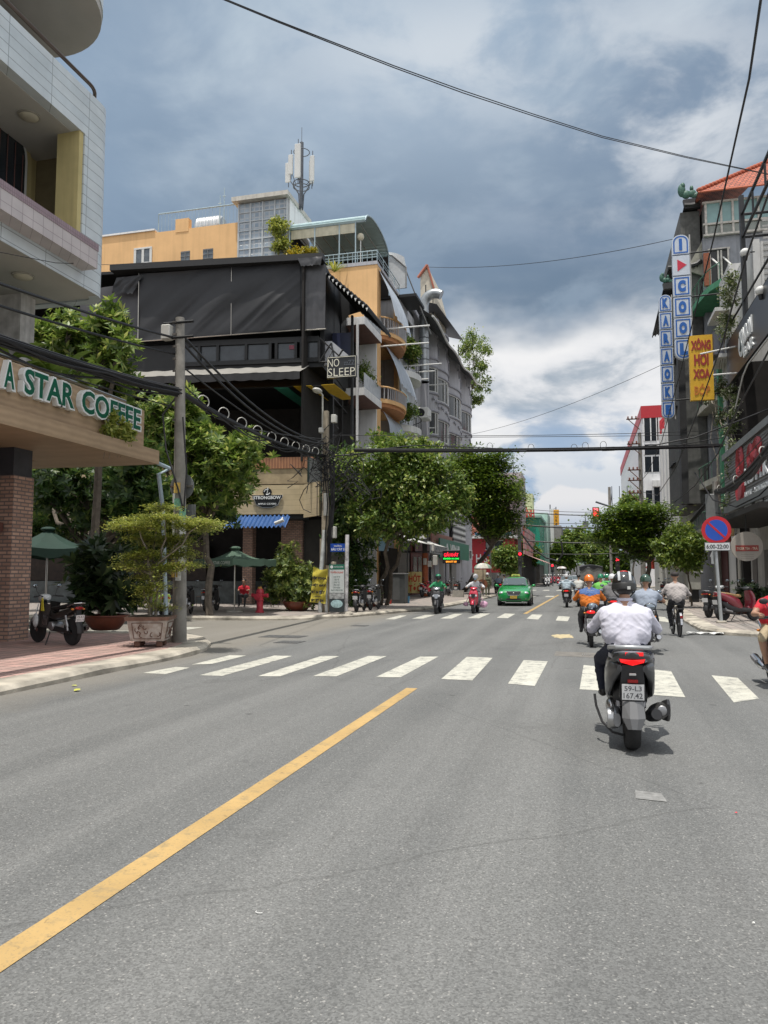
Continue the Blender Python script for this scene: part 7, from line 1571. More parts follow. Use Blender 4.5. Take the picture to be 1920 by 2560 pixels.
# low shops along the right under the trees
t=thing('shop_row','row of low dim shop fronts under the right hand trees','shop',(RX+2,62,.13))
b=MB();b.box((RX+.9,Ye+.5,.13),(RX+1.1,84,4.2));b.build('back_wall',DARKIN,t)
b=MB();b.box((RX+.0,Ye+1.2,3.8),(RX+.9,84,4.3));b.build('beam',CREAM,t)
ypos=[rx(x,1240).y for x in (1585,1570,1553,1530,1510,1490,1465,1440)]
mts=[mat('brown_shutter',(.13,.11,.09),.7,var=.2),mat('dark_shopfront',(.03,.028,.025),.5),mat('maroon_front',(.09,.02,.02),.6),mat('dark_shopfront',(.03,.028,.025),.5),mat('grey_stall',(.26,.26,.25),.7,var=.4,scale=1.5),mat('dark_shopfront',(.03,.028,.025),.5),mat('pale_front',(.42,.41,.38),.7,var=.2)]
for (y0,y1),m in zip(zip(ypos,ypos[1:]),mts):b=MB();b.box((RX+.5,y0+.1,.13),(RX+.6,y1-.1,3.7));b.build('shop_front',m,t)
A,B_=wy(1424,1262,66),wy(1437,1190,66);b=MB();b.box((A.x,66,.13),(B_.x+4,70,B_.z));tag(b.build('white_kiosk',mat('kiosk_white',(.50,.50,.47),.7,var=.08,streak=.3)),'tall pale kiosk wall on the right pavement behind the leaning trunk','kiosk')
Yk=60.
for (xa,ya,xb,yb,c,lab) in ((1459,1205,1469,1193,(.03,.12,.30),'small blue notice board hanging by the right shops'),(1470,1202,1490,1193,(.40,.42,.42),'small pale notice board beside the blue one on the right'),(1457,1228,1476,1211,(.42,.34,.20),'tan board below the blue notice on the right')):
    A,B_=wy(xa,ya,Yk),wy(xb,yb,Yk);b=MB();b.box((A.x,Yk,A.z),(B_.x,Yk+.06,B_.z));tag(b.build('notice_board',mat('board_%d'%xa,c,.6,var=.25,scale=4)),lab,'board')
A,B_=wy(1486,1262,44),wy(1513,1236,44);t=thing('stall_cabinet','cream food stall cabinet with a roof behind the cyclist','stall',((A.x+B_.x)/2,44,.13));b=MB();b.box((A.x,44,.8),(B_.x,44.7,B_.z),.02);b.build('cabinet',mat('stall_cream',(.36,.36,.32),.6,var=.2),t);b=MB();b.box((A.x-.1,43.9,B_.z),(B_.x+.1,44.8,B_.z+.08));b.build('roof',WHITEP,t);b=MB();b.box((A.x+.1,44.1,.13),(B_.x-.1,44.6,.8));b.build('base',BLKM,t)
A,B_=wy(1534,1218,40),wy(1556,1190,40);t=thing('hanging_shirt','white shirt hanging outside the dim shop behind the no parking sign','shirt',((A.x+B_.x)/2,40,A.z));cx_=(A.x+B_.x)/2;w_=(B_.x-A.x)/2
b=MB();b.prism([(cx_-w_*.75,40,A.z),(cx_+w_*.75,40,A.z),(cx_+w_*.8,40,B_.z-.25),(cx_+w_,40,B_.z-.3),(cx_+w_*.5,40,B_.z),(cx_-w_*.5,40,B_.z),(cx_-w_,40,B_.z-.3),(cx_-w_*.8,40,B_.z-.25)],(0,.08,0));b.build('cloth',mat('white_cloth',(.55,.58,.6),.9),t);b=MB();b.tube([(cx_,40.04,B_.z-.02),(cx_,40.04,B_.z+.25)],.015,5);b.build('hanger',BLKM,t)
b=MB();q=rx(1545,1190);b.grid(lambda u,v:Vector((RX+.5-1.8*v,q.y+3.5*u,3.7-.8*v+.04*math.sin(u*20))),12,3);tag(b.build('red_awning',mat('dark_red_canvas',(.20,.015,.02),.8,var=.2)),'dark red awning over the dim shop on the right','awning')
A=wy(1396,1228,75);b=MB();b.prism([A,A+Vector((1.5,0,-.1)),A+Vector((1.3,0,1.5))],(0,1.2,.1));tag(b.build('parasol',mat('red_canvas',(.42,.05,.03),.7)),'small red canvas parasol beyond the right flame tree','parasol')
# ---------------------------------------------------------------- vertical signs
BLU=mat('sign_blue',(.01,.10,.38),.4,var=.05);SWH=mat('sign_panel_white',(.50,.55,.62),.45,var=.05,streak=.12)
def lettersign(name,label,xc_top,xc_bot,yt,yb,chars,Y,wpx,shape=True):
    A=wy(xc_top-wpx/2,yt,Y);B_=wy(xc_top+wpx/2,yt,Y);C_=wy(xc_bot,yb,Y);W_=B_.x-A.x;H_=A.z-C_.z;n=len(chars);h_=H_/n;x0_,x1_=A.x,A.x+W_;cx_=(x0_+x1_)/2
    t=thing(name,label,'sign',(cx_,Y,C_.z))
    for k,ch in enumerate(chars):
        z1=A.z-k*h_-h_*.03;z0=A.z-(k+1)*h_+h_*.03;r_=W_*.46
        def outline(e,top,bot):
            xa,xb,za,zb=x0_+e,x1_-e,z0+e,z1-e;p=[]
            rr_=max(.02,r_-e)
            if bot:p+=[(xa+rr_*(1-math.cos(a)),za+rr_*(1-math.sin(a))) for a in [q*math.pi/12 for q in range(7)]]+[(xb-rr_*(1-math.cos(a)),za+rr_*(1-math.sin(a))) for a in [math.pi/2-q*math.pi/12 for q in range(7)]]
            else:p+=[(xa,za),(xb,za)]
            if top:p+=[(xb-rr_*(1-math.cos(a)),zb-rr_*(1-math.sin(a))) for a in [q*math.pi/12 for q in range(7)]]+[(xa+rr_*(1-math.cos(a)),zb-rr_*(1-math.sin(a))) for a in [math.pi/2-q*math.pi/12 for q in range(7)]]
            else:p+=[(xb,zb),(xa,zb)]
            return p
        tp,bt=k==0,k==n-1
        b=MB();b.prism([(x,Y,z) for x,z in outline(0,tp,bt)],(0,.35,0));bx=b.build('light_box',SWH,t)
        if ch=='>':
            b=MB();b.prism([(cx_-W_*.22,Y-.012,z0+h_*.18),(cx_+W_*.32,Y-.012,(z0+z1)/2),(cx_-W_*.22,Y-.012,z1-h_*.18)],(0,.01,0));b.build('red_triangle',mat('triangle_red',(.50,.02,.05),.4),bx);continue
        o1,o2=outline(W_*.07,tp,bt),outline(W_*.15,tp,bt);m_=len(o1);b=MB()
        b.add([(x,Y-.01,z) for x,z in o1]+[(x,Y-.01,z) for x,z in o2],[(i,(i+1)%m_,m_+(i+1)%m_,m_+i) for i in range(m_)]);b.build('blue_border',BLU,bx)
        text('letter',ch,BLU,bx,(cx_,Y-.004,(z0+z1)/2),(1,0,0),(0,0,1),h=h_*.56,wdt=W_*(.46 if ch !='I' else .18),depth=.02,bold=.085)
    b=MB();b.tube([(x1_+.05,Y+.2,C_.z),(x1_+.05,Y+.2,A.z)],.04,6);b.build('post',STEEL,t)
    for k in range(3):zz=C_.z+H_*(.15+.35*k);b=MB();b.tube([(x1_,Y+.2,zz),(RX+.4,Y+.3,zz+.1)],.045,6);b.build('arm',BLKM,t)
    return t
lettersign('karaoke_sign','tall light box column with blue letters I COOL and a red triangle',1469,1472,508,777,'I>COOL',44.,37)
lettersign('karaoke_sign','narrower light box column with blue letters spelling KARAOKE',1436,1439,637,905,'KARAOKE',50.,27)
A,B_=wy(1492,865,43),wy(1538,722,43);W_,H_=B_.x-A.x,B_.z-A.z;cx_=(A.x+B_.x)/2
t=thing('spa_sign','yellow vertical sign with dark red letters beside the karaoke column','sign',(cx_,43,A.z))
b=MB();b.box((A.x,43,A.z),(B_.x,43.3,B_.z));b.build('panel',mat('sign_yellow',(.66,.38,.02),.5,var=.06,streak=.15),t)
DR=mat('sign_dark_red',(.30,.03,.02),.5)
for s_,f,w_,hh_ in (('XÔNG',.86,.84,.19),('HƠI',.62,.62,.19),('XOA',.40,.72,.15)):text('lettering',s_,DR,t,(cx_,42.996,A.z+H_*f),(1,0,0),(0,0,1),h=H_*hh_,wdt=W_*w_,depth=.02,bold=.05)
text('lettering','BÓP',mat('sign_orange',(.50,.16,.02),.5),t,(cx_,42.996,A.z+H_*.16),(1,0,0),(0,0,1),h=H_*.17,wdt=W_*.66,depth=.02,bold=.02)
for zz in (.95,.1):b=MB();b.tube([(B_.x,43.2,A.z+H_*zz),(RX+1.4,43.4,A.z+H_*zz)],.04,6);b.build('arm',BLKM,t)
for (xa,ya,xb,yb,Y_,lab) in ((1512,822*0+765,1605,745,40,'upper white tube lamp reaching out over the vine'),(1540,810,1600,805,40,'lower white tube lamp reaching out beside the yellow sign')):
    b=MB();b.tube([wy(xa,ya,Y_),wy(xb,yb,Y_)],.04,6);tag(b.build('tube_lamp',WFRAME),lab,'lamp')
# ---------------------------------------------------------------- road signs
AC0=None
for k,(x,y,z) in enumerate(((LX-.02,59.2,6.3),(LX+.62,64.6,12.6),(LX+.62,70.2,9.1),(LX+.05,55.4,8.3),(LX+.62,76.2,13.2))):
    labs=['pale air conditioner box low on the grey bay house','air conditioner box high on the second bay of the grey house','air conditioner box on the third bay of the grey house','small air conditioner box under the pale house balcony','air conditioner box near the far end of the bay house']
    if AC0 is None:
        AC0=thing('air_conditioner',labs[0],'air conditioner',(x,y,z),0,'air conditioners on the left facades')
        b=MB();b.box((0,-.45,-.32),(.36,.45,.32),.03);b.build('casing',INS,AC0,W=0);b=MB();b.lathe([(.001,.365),(.24,.365),(.24,.37),(.001,.37)],(0,0,0),'x',16);b.build('fan_grille',BLKM,AC0,W=0)
        b=MB();b.tube([(.1,.3,-.32),(.02,.34,-1.4),(.02,.34,-3)],.025,5);b.build('pipe',INS,AC0,W=0)
    else:c=copy_tree(AC0);c.location=(x,y,z);c['label']=labs[k]
P=g(1558,1345,.13);top=wy(1543,1160,P.y)
t=thing('no_parking_sign','round no parking sign with a 6:00-22:00 plate on a leaning grey post','road sign',P)
ps=wy(1548,1120,P.y);b=MB();b.tube([P,(top.x-.02,P.y,ps.z)],.05,12);b.build('post',mat('galv_post',(.36,.38,.39),.5,.3,var=.15,scale=6),t,smooth=True)
b=MB();b.box((P.x-.14,P.y-.14,.12),(P.x+.14,P.y+.14,.19),.02);b.build('footing',KERB,t)
c=wy(1547,1145,P.y-.09);r_=27.3*P.y/1625
def disc(nm,rr,y,m,th=.006):b=MB();b.lathe([(.001,0),(rr,0),(rr,th),(.001,th)],(c.x,y,c.z),'y',48);return b.build(nm,m,t,smooth=30)
disc('disc',r_,c.y,mat('reflective_red',(.47,.01,.02),.35,var=.04),.02);disc('blue_field',r_*.75,c.y-.004,mat('reflective_blue',(.01,.07,.42),.35,var=.04),.004)
b=MB();b.fbox(c+Vector((-.71,0,.71))*r_*.80+Vector((-.71,0,-.71))*r_*.07+Vector((0,-.009,0)),(.7071,0,-.7071),(.7071,0,.7071),(0,1,0),r_*1.60,r_*.14,.004);b.build('red_bar',mat('reflective_red',(.47,.01,.02)),t)
A,B_=wy(1522,1190,c.y),wy(1577,1171,c.y)
b=MB();b.box((A.x,c.y,A.z),(B_.x,c.y+.02,B_.z),.004);pl=b.build('plate',mat('plate_border',(.10,.11,.12),.5),t);b=MB();b.box((A.x+.02,c.y-.004,A.z+.02),(B_.x-.02,c.y-.0005,B_.z-.02));b.build('plate_face',mat('plate_white',(.60,.62,.63),.4),pl)
text('lettering','6:00-22:00',mat('black_letters',(.02,.02,.025),.5),pl,((A.x+B_.x)/2,c.y-.005,(A.z+B_.z)/2),(1,0,0),(0,0,1),h=(B_.z-A.z)*.5,wdt=(B_.x-A.x)*.86,depth=.003,bold=.02)
# street name post and recruiting banner, yellow banner
P=g(747,1325,.13);t=thing('street_sign','blue street name plate reading ĐƯỜNG BÀU CÁT 3 on a patched white post','street sign',P)
tp=wy(750,1155,P.y);b=MB();b.tube([P,(tp.x,P.y,tp.z)],.075,12);b.build('post',mat('patched_post',(.52,.50,.50),.7,var=.5,scale=5),t,smooth=True)
b=MB();b.lathe([(.28,0),(.2,.08),(.001,.09)],P,n=16);b.build('footing',KERB,t)
A,B_=wy(714,1192,P.y),wy(746,1174,P.y);b=MB();b.box((A.x,P.y-.02,A.z),(B_.x,P.y+.01,B_.z));pl=b.build('name_plate',mat('enamel_blue',(.01,.06,.33),.35),t)
text('lettering','ĐƯỜNG',WLET,pl,((A.x+B_.x)/2,P.y-.022,A.z+(B_.z-A.z)*.74),(1,0,0),(0,0,1),h=(B_.z-A.z)*.26,depth=.004,bold=.01)
text('lettering','BÀU CÁT 3',WLET,pl,((A.x+B_.x)/2,P.y-.022,A.z+(B_.z-A.z)*.34),(1,0,0),(0,0,1),h=(B_.z-A.z)*.36,wdt=(B_.x-A.x)*.88,depth=.004,bold=.02)
Yb_=P.y-.3;A,B_=wy(711,1318,Yb_),wy(744,1219,Yb_);W_,H_=B_.x-A.x,B_.z-A.z;cx_=(A.x+B_.x)/2
t=thing('recruitment_banner','narrow roll banner headed TUYỂN DỤNG in red under a green strip','banner',(cx_,Yb_,.13))
b=MB();b.box((A.x,Yb_,.2),(B_.x,Yb_+.02,B_.z));b.build('panel',mat('dark_banner',(.03,.04,.045),.5),t)
b=MB();b.box((A.x+.01,Yb_-.004,A.z+H_*.38),(B_.x-.01,Yb_-.0005,A.z+H_*.885));b.build('white_field',mat('banner_white',(.50,.53,.52),.6,var=.1),t)
b=MB();b.box((A.x,Yb_-.004,A.z+H_*.89),(B_.x,Yb_-.0005,B_.z));b.build('green_strip',mat('banner_green',(.02,.14,.09),.5),t)
b=MB();b.box((A.x+.01,Yb_-.004,A.z+H_*.25),(B_.x-.01,Yb_-.0005,A.z+H_*.37));b.build('photo_strip',mat('banner_grey',(.33,.34,.34),.6,var=.6,scale=9),t)
b=MB();b.ell((cx_,Yb_-.006,A.z+H_*.14),(W_*.40,.006,H_*.09),20,8);b.build('shirt_picture',mat('pale_cyan',(.35,.50,.52),.6,var=.3,scale=10),t)
b=MB();b.lathe([(W_*.1,0),(W_*.06,.003),(.001,.003)],(A.x+W_*.16,Yb_-.008,A.z+H_*.945),'y',16);b.build('round_logo',WLET,t)
text('lettering','NOVA STAR COFFEE',WLET,t,(cx_+W_*.12,Yb_-.004,A.z+H_*.945),(1,0,0),(0,0,1),h=.05,wdt=W_*.6,depth=.003)
text('heading','TUYỂN DỤNG',RL,t,(cx_,Yb_-.004,A.z+H_*.83),(1,0,0),(0,0,1),h=.11,wdt=W_*.85,depth=.003,bold=.02)
text('lines','CÁC VỊ TRÍ\nBẢO VỆ\nPHỤC VỤ\nPHA CHẾ\nTHU NGÂN\nÁNH TUYỂN SV MỚI',mat('dark_green_print',(.04,.09,.08),.6),t,(cx_,Yb_-.004,A.z+H_*.585),(1,0,0),(0,0,1),h=H_*.33,wdt=W_*.78,depth=.003,line=1.25)
for xx in (A.x+.02,B_.x-.02):b=MB();b.tube([(xx,Yb_+.03,.13),(xx,Yb_+.03,B_.z)],.015,5);b.build('leg',STEEL,t)
Yy=P2.y-.35;A,B_=wy(676,1310,Yy),wy(708,1222,Yy);q=[wy(*p,Yy) for p in ((677,1224),(709,1228),(704,1304),(670,1300))]
t=thing('yellow_banner','crumpled yellow cloth banner tied to the pole reading TẬP YOGA','banner',(A.x,Yy,A.z))
def yb(u,v):p=q[0].lerp(q[1],u).lerp(q[3].lerp(q[2],u),v);return p+Vector((0,.05*math.sin(u*9+v*3)+.03*math.sin(v*17+u*5)-.03,-.08*math.sin(math.pi*u)*(1-v)))
b=MB();b.grid(yb,20,30);b.build('cloth',mat('yellow_cloth',(.52,.44,.06),.8,var=.2,scale=3),t,smooth=True)
Wb=(q[1]-q[0]).length;Hb=q[0].z-q[3].z
for s_,f,w_,h_ in (('TẬP YOGA',.30,1.02,.11),('DIỆT GÁY',.50,.96,.10),('ĐÓN TẾT',.68,.9,.11),('CHỊ HÀ',.82,.5,.05),('09 29 54',.93,.84,.08)):
    c=q[0].lerp(q[1],.5).lerp(q[3].lerp(q[2],.5),f);text('lettering',s_,mat('black_letters',(.02,.02,.025),.5),t,c+Vector((0,-.11,0)),(1,0,-.05),(.0,0,1),h=Hb*h_,wdt=Wb*w_,depth=.004,bold=.07)
# red hydrant
P=g(561,1323,.13);t=thing('fire_hydrant','red fire hydrant standing in front of the green parasol','fire hydrant',P);HR=mat('hydrant_red',(.42,.03,.05),.45,var=.12,scale=8)
s=P.y/1620.;hh_=58*s
b=MB();b.lathe([(.17,0),(.17,.06),(.13,.07),(.125,hh_*.45),(.155,hh_*.47),(.155,hh_*.50),(.13,hh_*.51),(.14,hh_*.75),(.16,hh_*.77),(.15,hh_*.82),(.10,hh_*.92),(.05,hh_*.95),(.05,hh_*1.0),(.001,hh_*1.0)],P,n=24);b.build('barrel',HR,t,smooth=30)
for dx in (-1,1):b=MB();b.lathe([(.07,0),(.07,dx*.16),(.085,dx*.165),(.085,dx*.21),(.04,dx*.22)],(P.x+dx*.12,P.y,P.z+hh_*.66),'x',14);b.build('side_cap',HR,t,smooth=30)
b=MB();b.lathe([(.10,0),(.10,-.12),(.125,-.125),(.125,-.17),(.05,-.18),(.05,-.2),(.001,-.2)],(P.x,P.y-.12,P.z+hh_*.62),'y',16);b.build('front_cap',HR,t,smooth=30)
b=MB();b.lathe([(.105,0),(.07,hh_*.1),(.001,hh_*.1)],(P.x,P.y,P.z+hh_*.90),n=14);b.build('bonnet',mat('hydrant_yellow',(.42,.22,.04),.5),t,smooth=30)
# parasols
PG=mat('green_canvas_shaded',(.012,.038,.026),.8,var=.15,scale=1.5);PGL=mat('green_canvas_faded',(.07,.12,.085),.8,var=.2,scale=1.5)  # canvas of the parasol by the pier has its shade put into the colour
def parasol(label,base,xl,xr,ye,yt,m,n=8,txt='NOVA STAR COFFEE'):
    Y=base.y;A,B_=wy(xl,ye,Y),wy(xr,ye,Y);T_=wy((xl+xr)/2,yt,Y);R_=(B_.x-A.x)/2;cx_=(A.x+B_.x)/2
    t=thing('parasol',label,'parasol',base);b=MB();k_=n
    ring_=[(cx_+R_*math.cos(2*math.pi*(k+.5)/k_),Y+R_*math.sin(2*math.pi*(k+.5)/k_),A.z+.08) for k in range(k_)]
    ap=(cx_,Y,T_.z)
    def seg(p,r,nu=8):
        for i in range(nu):
            for (u) in (i/nu,):pass
    for k in range(k_):
        p,r=Vector(ring_[k]),Vector(ring_[(k+1)%k_]);a_=Vector(ap);vs=[];nn=6
        for i in range(nn+1):
            for j in range(nn+1-0):q_=p.lerp(r,j/nn).lerp(a_,i/nn);q_.z-=.18*math.sin(math.pi*i/nn)+.05*math.sin(math.pi*j/nn)*(1-i/nn);vs.append(q_)
        b.add(vs,[(i*(nn+1)+j,i*(nn+1)+j+1,(i+1)*(nn+1)+j+1,(i+1)*(nn+1)+j) for i in range(nn) for j in range(nn)])
    b.build('canopy',m,t,smooth=True)
    b=MB()
    for k in range(k_):
        p,r=Vector(ring_[k]),Vector(ring_[(k+1)%k_]);b.grid(lambda u,v:p.lerp(r,u)+Vector((0,0,-.05*math.sin(math.pi*u)-.26*v+.03*math.sin(u*12)*v)),8,2)
    b.build('valance',m,t,smooth=True)
    k=min(range(k_),key=lambda i:ring_[i][1]+ring_[(i+1)%k_][1]);p,r=Vector(ring_[k]),Vector(ring_[(k+1)%k_]);mid_=(p+r)/2;u_=(r-p).normalized()
    if u_.x<0:u_=-u_
    text('lettering',txt,mat('parasol_print',(.45,.50,.44),.8),t,mid_+Vector((0,-.03,-.17)),u_,(0,0,1),h=.12,wdt=(r-p).length*.85,depth=.004)
    b=MB();b.ell((cx_,Y,T_.z),(.22,.22,.08));b.build('cap',m,t,smooth=True)
    b=MB();b.tube([(cx_,Y,.13),(cx_,Y,T_.z)],.03,8);b.build('pole',STEEL,t,smooth=True)
    b=MB();b.lathe([(.35,0),(.33,.06),(.001,.07)],(cx_,Y,.13),n=20);b.build('base',CONC,t)
    return t
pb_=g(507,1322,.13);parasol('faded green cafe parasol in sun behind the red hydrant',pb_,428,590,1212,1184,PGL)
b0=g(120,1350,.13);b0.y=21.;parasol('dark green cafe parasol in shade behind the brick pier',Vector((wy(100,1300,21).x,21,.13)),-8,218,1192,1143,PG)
# traffic lights
TL=mat('signal_black',(.015,.015,.015),.5);RE=mat('red_lamp',(1,.02,.03),.4,var=0,emit=(1.,.02,.04),es=2.2)
def signal(label,x0_,y0_,x1_,y1_,Y,arm=None,post=None,digits=None):
    A,B_=wy(x0_,y1_,Y),wy(x1_,y0_,Y);W_,H_=B_.x-A.x,B_.z-A.z;t=thing('traffic_light',label,'traffic light',(A.x,Y,A.z))
    b=MB();b.box((A.x,Y,A.z),(B_.x,Y+.3,B_.z),.04);b.build('housing',TL,t)
    if digits:
        b=MB();b.box((A.x+W_*.06,Y-.01,B_.z-H_*.30),(B_.x-W_*.06,Y-.002,B_.z-H_*.03));b.build('timer_panel',mat('timer_red',(.35,.01,.015),.4,var=0,emit=(.5,.01,.02),es=.8),t)
        text('timer_digits',digits,mat('timer_digit',(1,.25,.3),.4,var=0,emit=(1.,.25,.3),es=2.),t,((A.x+B_.x)/2,Y-.011,B_.z-H_*.165),(1,0,0),(0,0,1),h=H_*.18,wdt=W_*.6,depth=.01,bold=.02)
    b=MB();zc=B_.z-H_*(.44 if digits else .2);b.lathe([(.001,-.03),(W_*.38,-.02),(W_*.40,0)],((A.x+B_.x)/2,Y,zc),'y',16);b.build('red_lamp',RE,t,smooth=True)
    for k in (1,2):b=MB();b.lathe([(.001,-.02),(W_*.3,-.01),(W_*.32,0)],((A.x+B_.x)/2,Y,zc-H_*.22*k),'y',14);b.build('dark_lamp',mat('unlit_lamp',(.05,.05,.04),.3),t)
    if arm:b=MB();b.tube([((A.x+B_.x)/2,Y+.2,wy(0,1113,Y).z),wy(arm,1121,Y+.2),],.10,6);b.tube([wy(arm,1121,Y+.2),Vector((wy(arm,0,Y).x,Y+.2,.13))],.14,8);b.build('mast_arm',mat('mast_grey',(.10,.11,.13),.6),t)
    if post:b=MB();b.tube([((A.x+B_.x)/2,Y+.35,.13),((A.x+B_.x)/2,Y+.35,B_.z)],.07,8);b.build('post',mat('mast_grey',(.10,.11,.13),.6),t)
signal('overhead traffic light with a red countdown number on a long arm',1280,1095,1294,1131,82,arm=1400,digits='20')
signal('red traffic light on the left pole past the taxi',1119,1190,1127,1222,88,post=True)
signal('red traffic light on the right pole past the flame tree',1329,1203,1338,1233,86,post=True)
signal('small far traffic light beyond the left crossing',1190,1218,1196,1236,100,post=True)
# market umbrella, round sign back, blue plates further away
p=wy(1042,1240,66);t=thing('round_sign','grey back of a small round sign on a post before the red corner shop','sign',(wy(1059,0,80).x,80,.13));c=wy(1059,1177,80);b=MB();b.lathe([(.001,0),(.48,0),(.48,.02),(.001,.02)],c,'y',28);b.build('disc',mat('sign_back',(.17,.18,.18)),t);b=MB();b.tube([(c.x,80.05,.13),(c.x,80.05,c.z)],.05,8);b.build('post',STEEL,t)
A,B_=wy(1045,1201,79),wy(1057,1192,79);b=MB();b.box((A.x,79,A.z),(B_.x,79.05,B_.z));tag(b.build('street_plate',mat('enamel_blue',(.01,.06,.33))),'tiny blue street name plate before the red corner shop','street sign')
def umbrella(label,x,y,wpx,hpx,Y,cols):
    c=wy(x,y,Y);R_=wpx*Y/1625;t=thing('market_umbrella',label,'umbrella',(c.x,Y,.13))
    for i in range(8):
        b=MB();b.grid(lambda u,v:Vector((c.x+R_*math.sin(v*1.45)*math.cos((i+u)*math.pi/4),Y+R_*math.sin(v*1.45)*math.sin((i+u)*math.pi/4),c.z+hpx*Y/1625*(math.cos(v*1.45)-.1))),4,5);b.build('panel',cols[i%len(cols)],t,smooth=True)
    b=MB();b.tube([(c.x,Y,.13),(c.x,Y,c.z+hpx*Y/1625*.9)],.03,6);b.build('pole',STEEL,t)
umbrella('patterned white and green street umbrella beside the taxi',1043,1228,19,13,52,[mat('umb_a',(.50,.48,.42),.7,var=.3,scale=3),mat('umb_b',(.24,.34,.27),.7,var=.3,scale=3),mat('umb_c',(.55,.53,.50),.7,var=.3,scale=3)])
umbrella('distant white striped umbrella by the far left kerb',1213,1228,10,5,95,[mat('umb_w',(.62,.60,.58),.7),mat('umb_r',(.4,.35,.33),.7)])
t=thing('street_stall','tall cream menu board with brown picture standing under the street umbrella','stall',(wy(1040,1265,53).x,53,.13));A,B_=wy(1030,1285,53),wy(1047,1230,53)
b=MB();b.prism([(A.x,53,.3),(B_.x-.1,53,.3),(B_.x+.1,53,B_.z),(A.x-.2,53,B_.z)],(0,.1,0));b.build('board',mat('menu_board',(.46,.38,.27),.7,var=.3,scale=3),t)
b=MB();c=wy(1042,1262,52.9);b.lathe([(.001,0),(.35,0),(.35,.05),(.001,.05)],c,'y',16);b.build('picture',mat('brown_picture',(.22,.08,.04),.7,var=.4,scale=8),t)
p=g(1023,1277,.13)
b=MB();A,B_=wy(1020,1282,50),wy(1052,1262,50);b.box((wy(968,0,50).x,50,.13),(wy(990,0,50).x,50.4,.55));tag(b.build('concrete_block',CONC),'low pale concrete block on the pavement behind the green rider','block')
# ================================================================ vehicles and people
TYRE=mat('tyre_rubber',(.022,.022,.023),.85,var=.2,scale=10,bump=.3)
CHR=mat('chrome',(.55,.55,.56),.18,1.,var=.0)
ALU=mat('cast_aluminium',(.33,.33,.34),.42,.8,var=.12,scale=8)
PBLK=mat('black_plastic',(.022,.022,.024),.5,var=.15)
SEATM=mat('seat_vinyl',(.018,.018,.02),.55,var=.1)
RLENS=mat('red_lens',(.55,.01,.015),.2,var=0,emit=(1,.02,.02),es=.9)
RLENSO=mat('red_lens_off',(.30,.012,.012),.2,var=0)
OLENS=mat('orange_lens',(.60,.20,.02),.2,var=0)
CLENS=mat('clear_lens',(.55,.57,.60),.12,var=0,metal=.3)
PLW=mat('plate_white_metal',(.68,.68,.68),.4,var=.03)
DGT=mat('plate_digit',(.12,.12,.13),.5,var=0)
MIRG=mat('mirror_glass',(.30,.34,.38),.05,1.,var=0)
def loftz(b,secs,n=16):
    """secs: (z, cx, cy, hw, hd, power) cross sections going up"""
    vs=[];fs=[]
    for (z,cx,cy,hw,hd,pw) in secs:
        for k in range(n):
            a=2*math.pi*k/n;c_,s_=math.cos(a),math.sin(a)
            vs.append((cx+hw*math.copysign(abs(c_)**(2/pw),c_),cy+hd*math.copysign(abs(s_)**(2/pw),s_),z))
    m=len(secs)
    for i in range(m-1):
        for k in range(n):fs.append((i*n+k,i*n+(k+1)%n,(i+1)*n+(k+1)%n,(i+1)*n+k))
    fs.append(tuple(range(n-1,-1,-1)));fs.append(tuple(range((m-1)*n,m*n)));return b.add(vs,fs)
def wheel(par,y,r,wd,spokes=False,x=0.,car=False):
    n=30 if not car else 26;rt=wd/2
    b=MB();prof=[(r-wd*.62,x-rt*.82),(r-wd*.18,x-rt),(r-wd*.03,x-rt*.55),(r,x),(r-wd*.03,x+rt*.55),(r-wd*.18,x+rt),(r-wd*.62,x+rt*.82)]
    b.lathe(prof,(0,y,r),'x',n);t_=b.build('tyre',TYRE,par,smooth=60,W=0)
    b=MB();ri=r-wd*.60;b.lathe([(ri,x-rt*.8),(ri+.008,x),(ri,x+rt*.8),(ri-.03,x+rt*.5),(ri-.03,x-rt*.5),(ri,x-rt*.8)],(0,y,r),'x',n)
    b.lathe([(.045,x-rt*1.1),(.05,x),(.045,x+rt*1.1)],(0,y,r),'x',12)
    k_=18 if spokes else 5
    for k in range(k_):
        a=2*math.pi*k/k_;q=a+(.35 if k%2 else-.35)*spokes
        b.tube([(x,y+.04*math.cos(q),r+.04*math.sin(q)),(x,y+(ri-.01)*math.cos(a),r+(ri-.01)*math.sin(a))],.0035 if spokes else .02,4)
    b.build('rim',CHR if spokes else ALU,t_,smooth=35,W=0);return t_
def plate(par,c,w_,h_,l1,l2,tilt=.25,back=True,m=None,d=None,sgn=-1):
    """number plate facing backwards (local -y)"""
    b=MB();c=Vector(c);v=Vector((0,sgn*-math.sin(tilt),math.cos(tilt)));u=Vector((1,0,0))*(1 if sgn<0 else-1);n=u.cross(v)
    b.fbox(c-u*w_/2-v*h_/2,u,v,n,w_,h_,.006);p=b.build('number_plate',m or PLW,par,W=0)
    if l2:
        text('digits',l1,d or DGT,p,c+v*h_*.23+n*.0062,u,v,h=h_*.32,wdt=w_*.78,depth=.001,bold=.015,W=0)
        text('digits',l2,d or DGT,p,c-v*h_*.23+n*.0062,u,v,h=h_*.36,wdt=w_*.86,depth=.001,bold=.015,W=0)
    return p
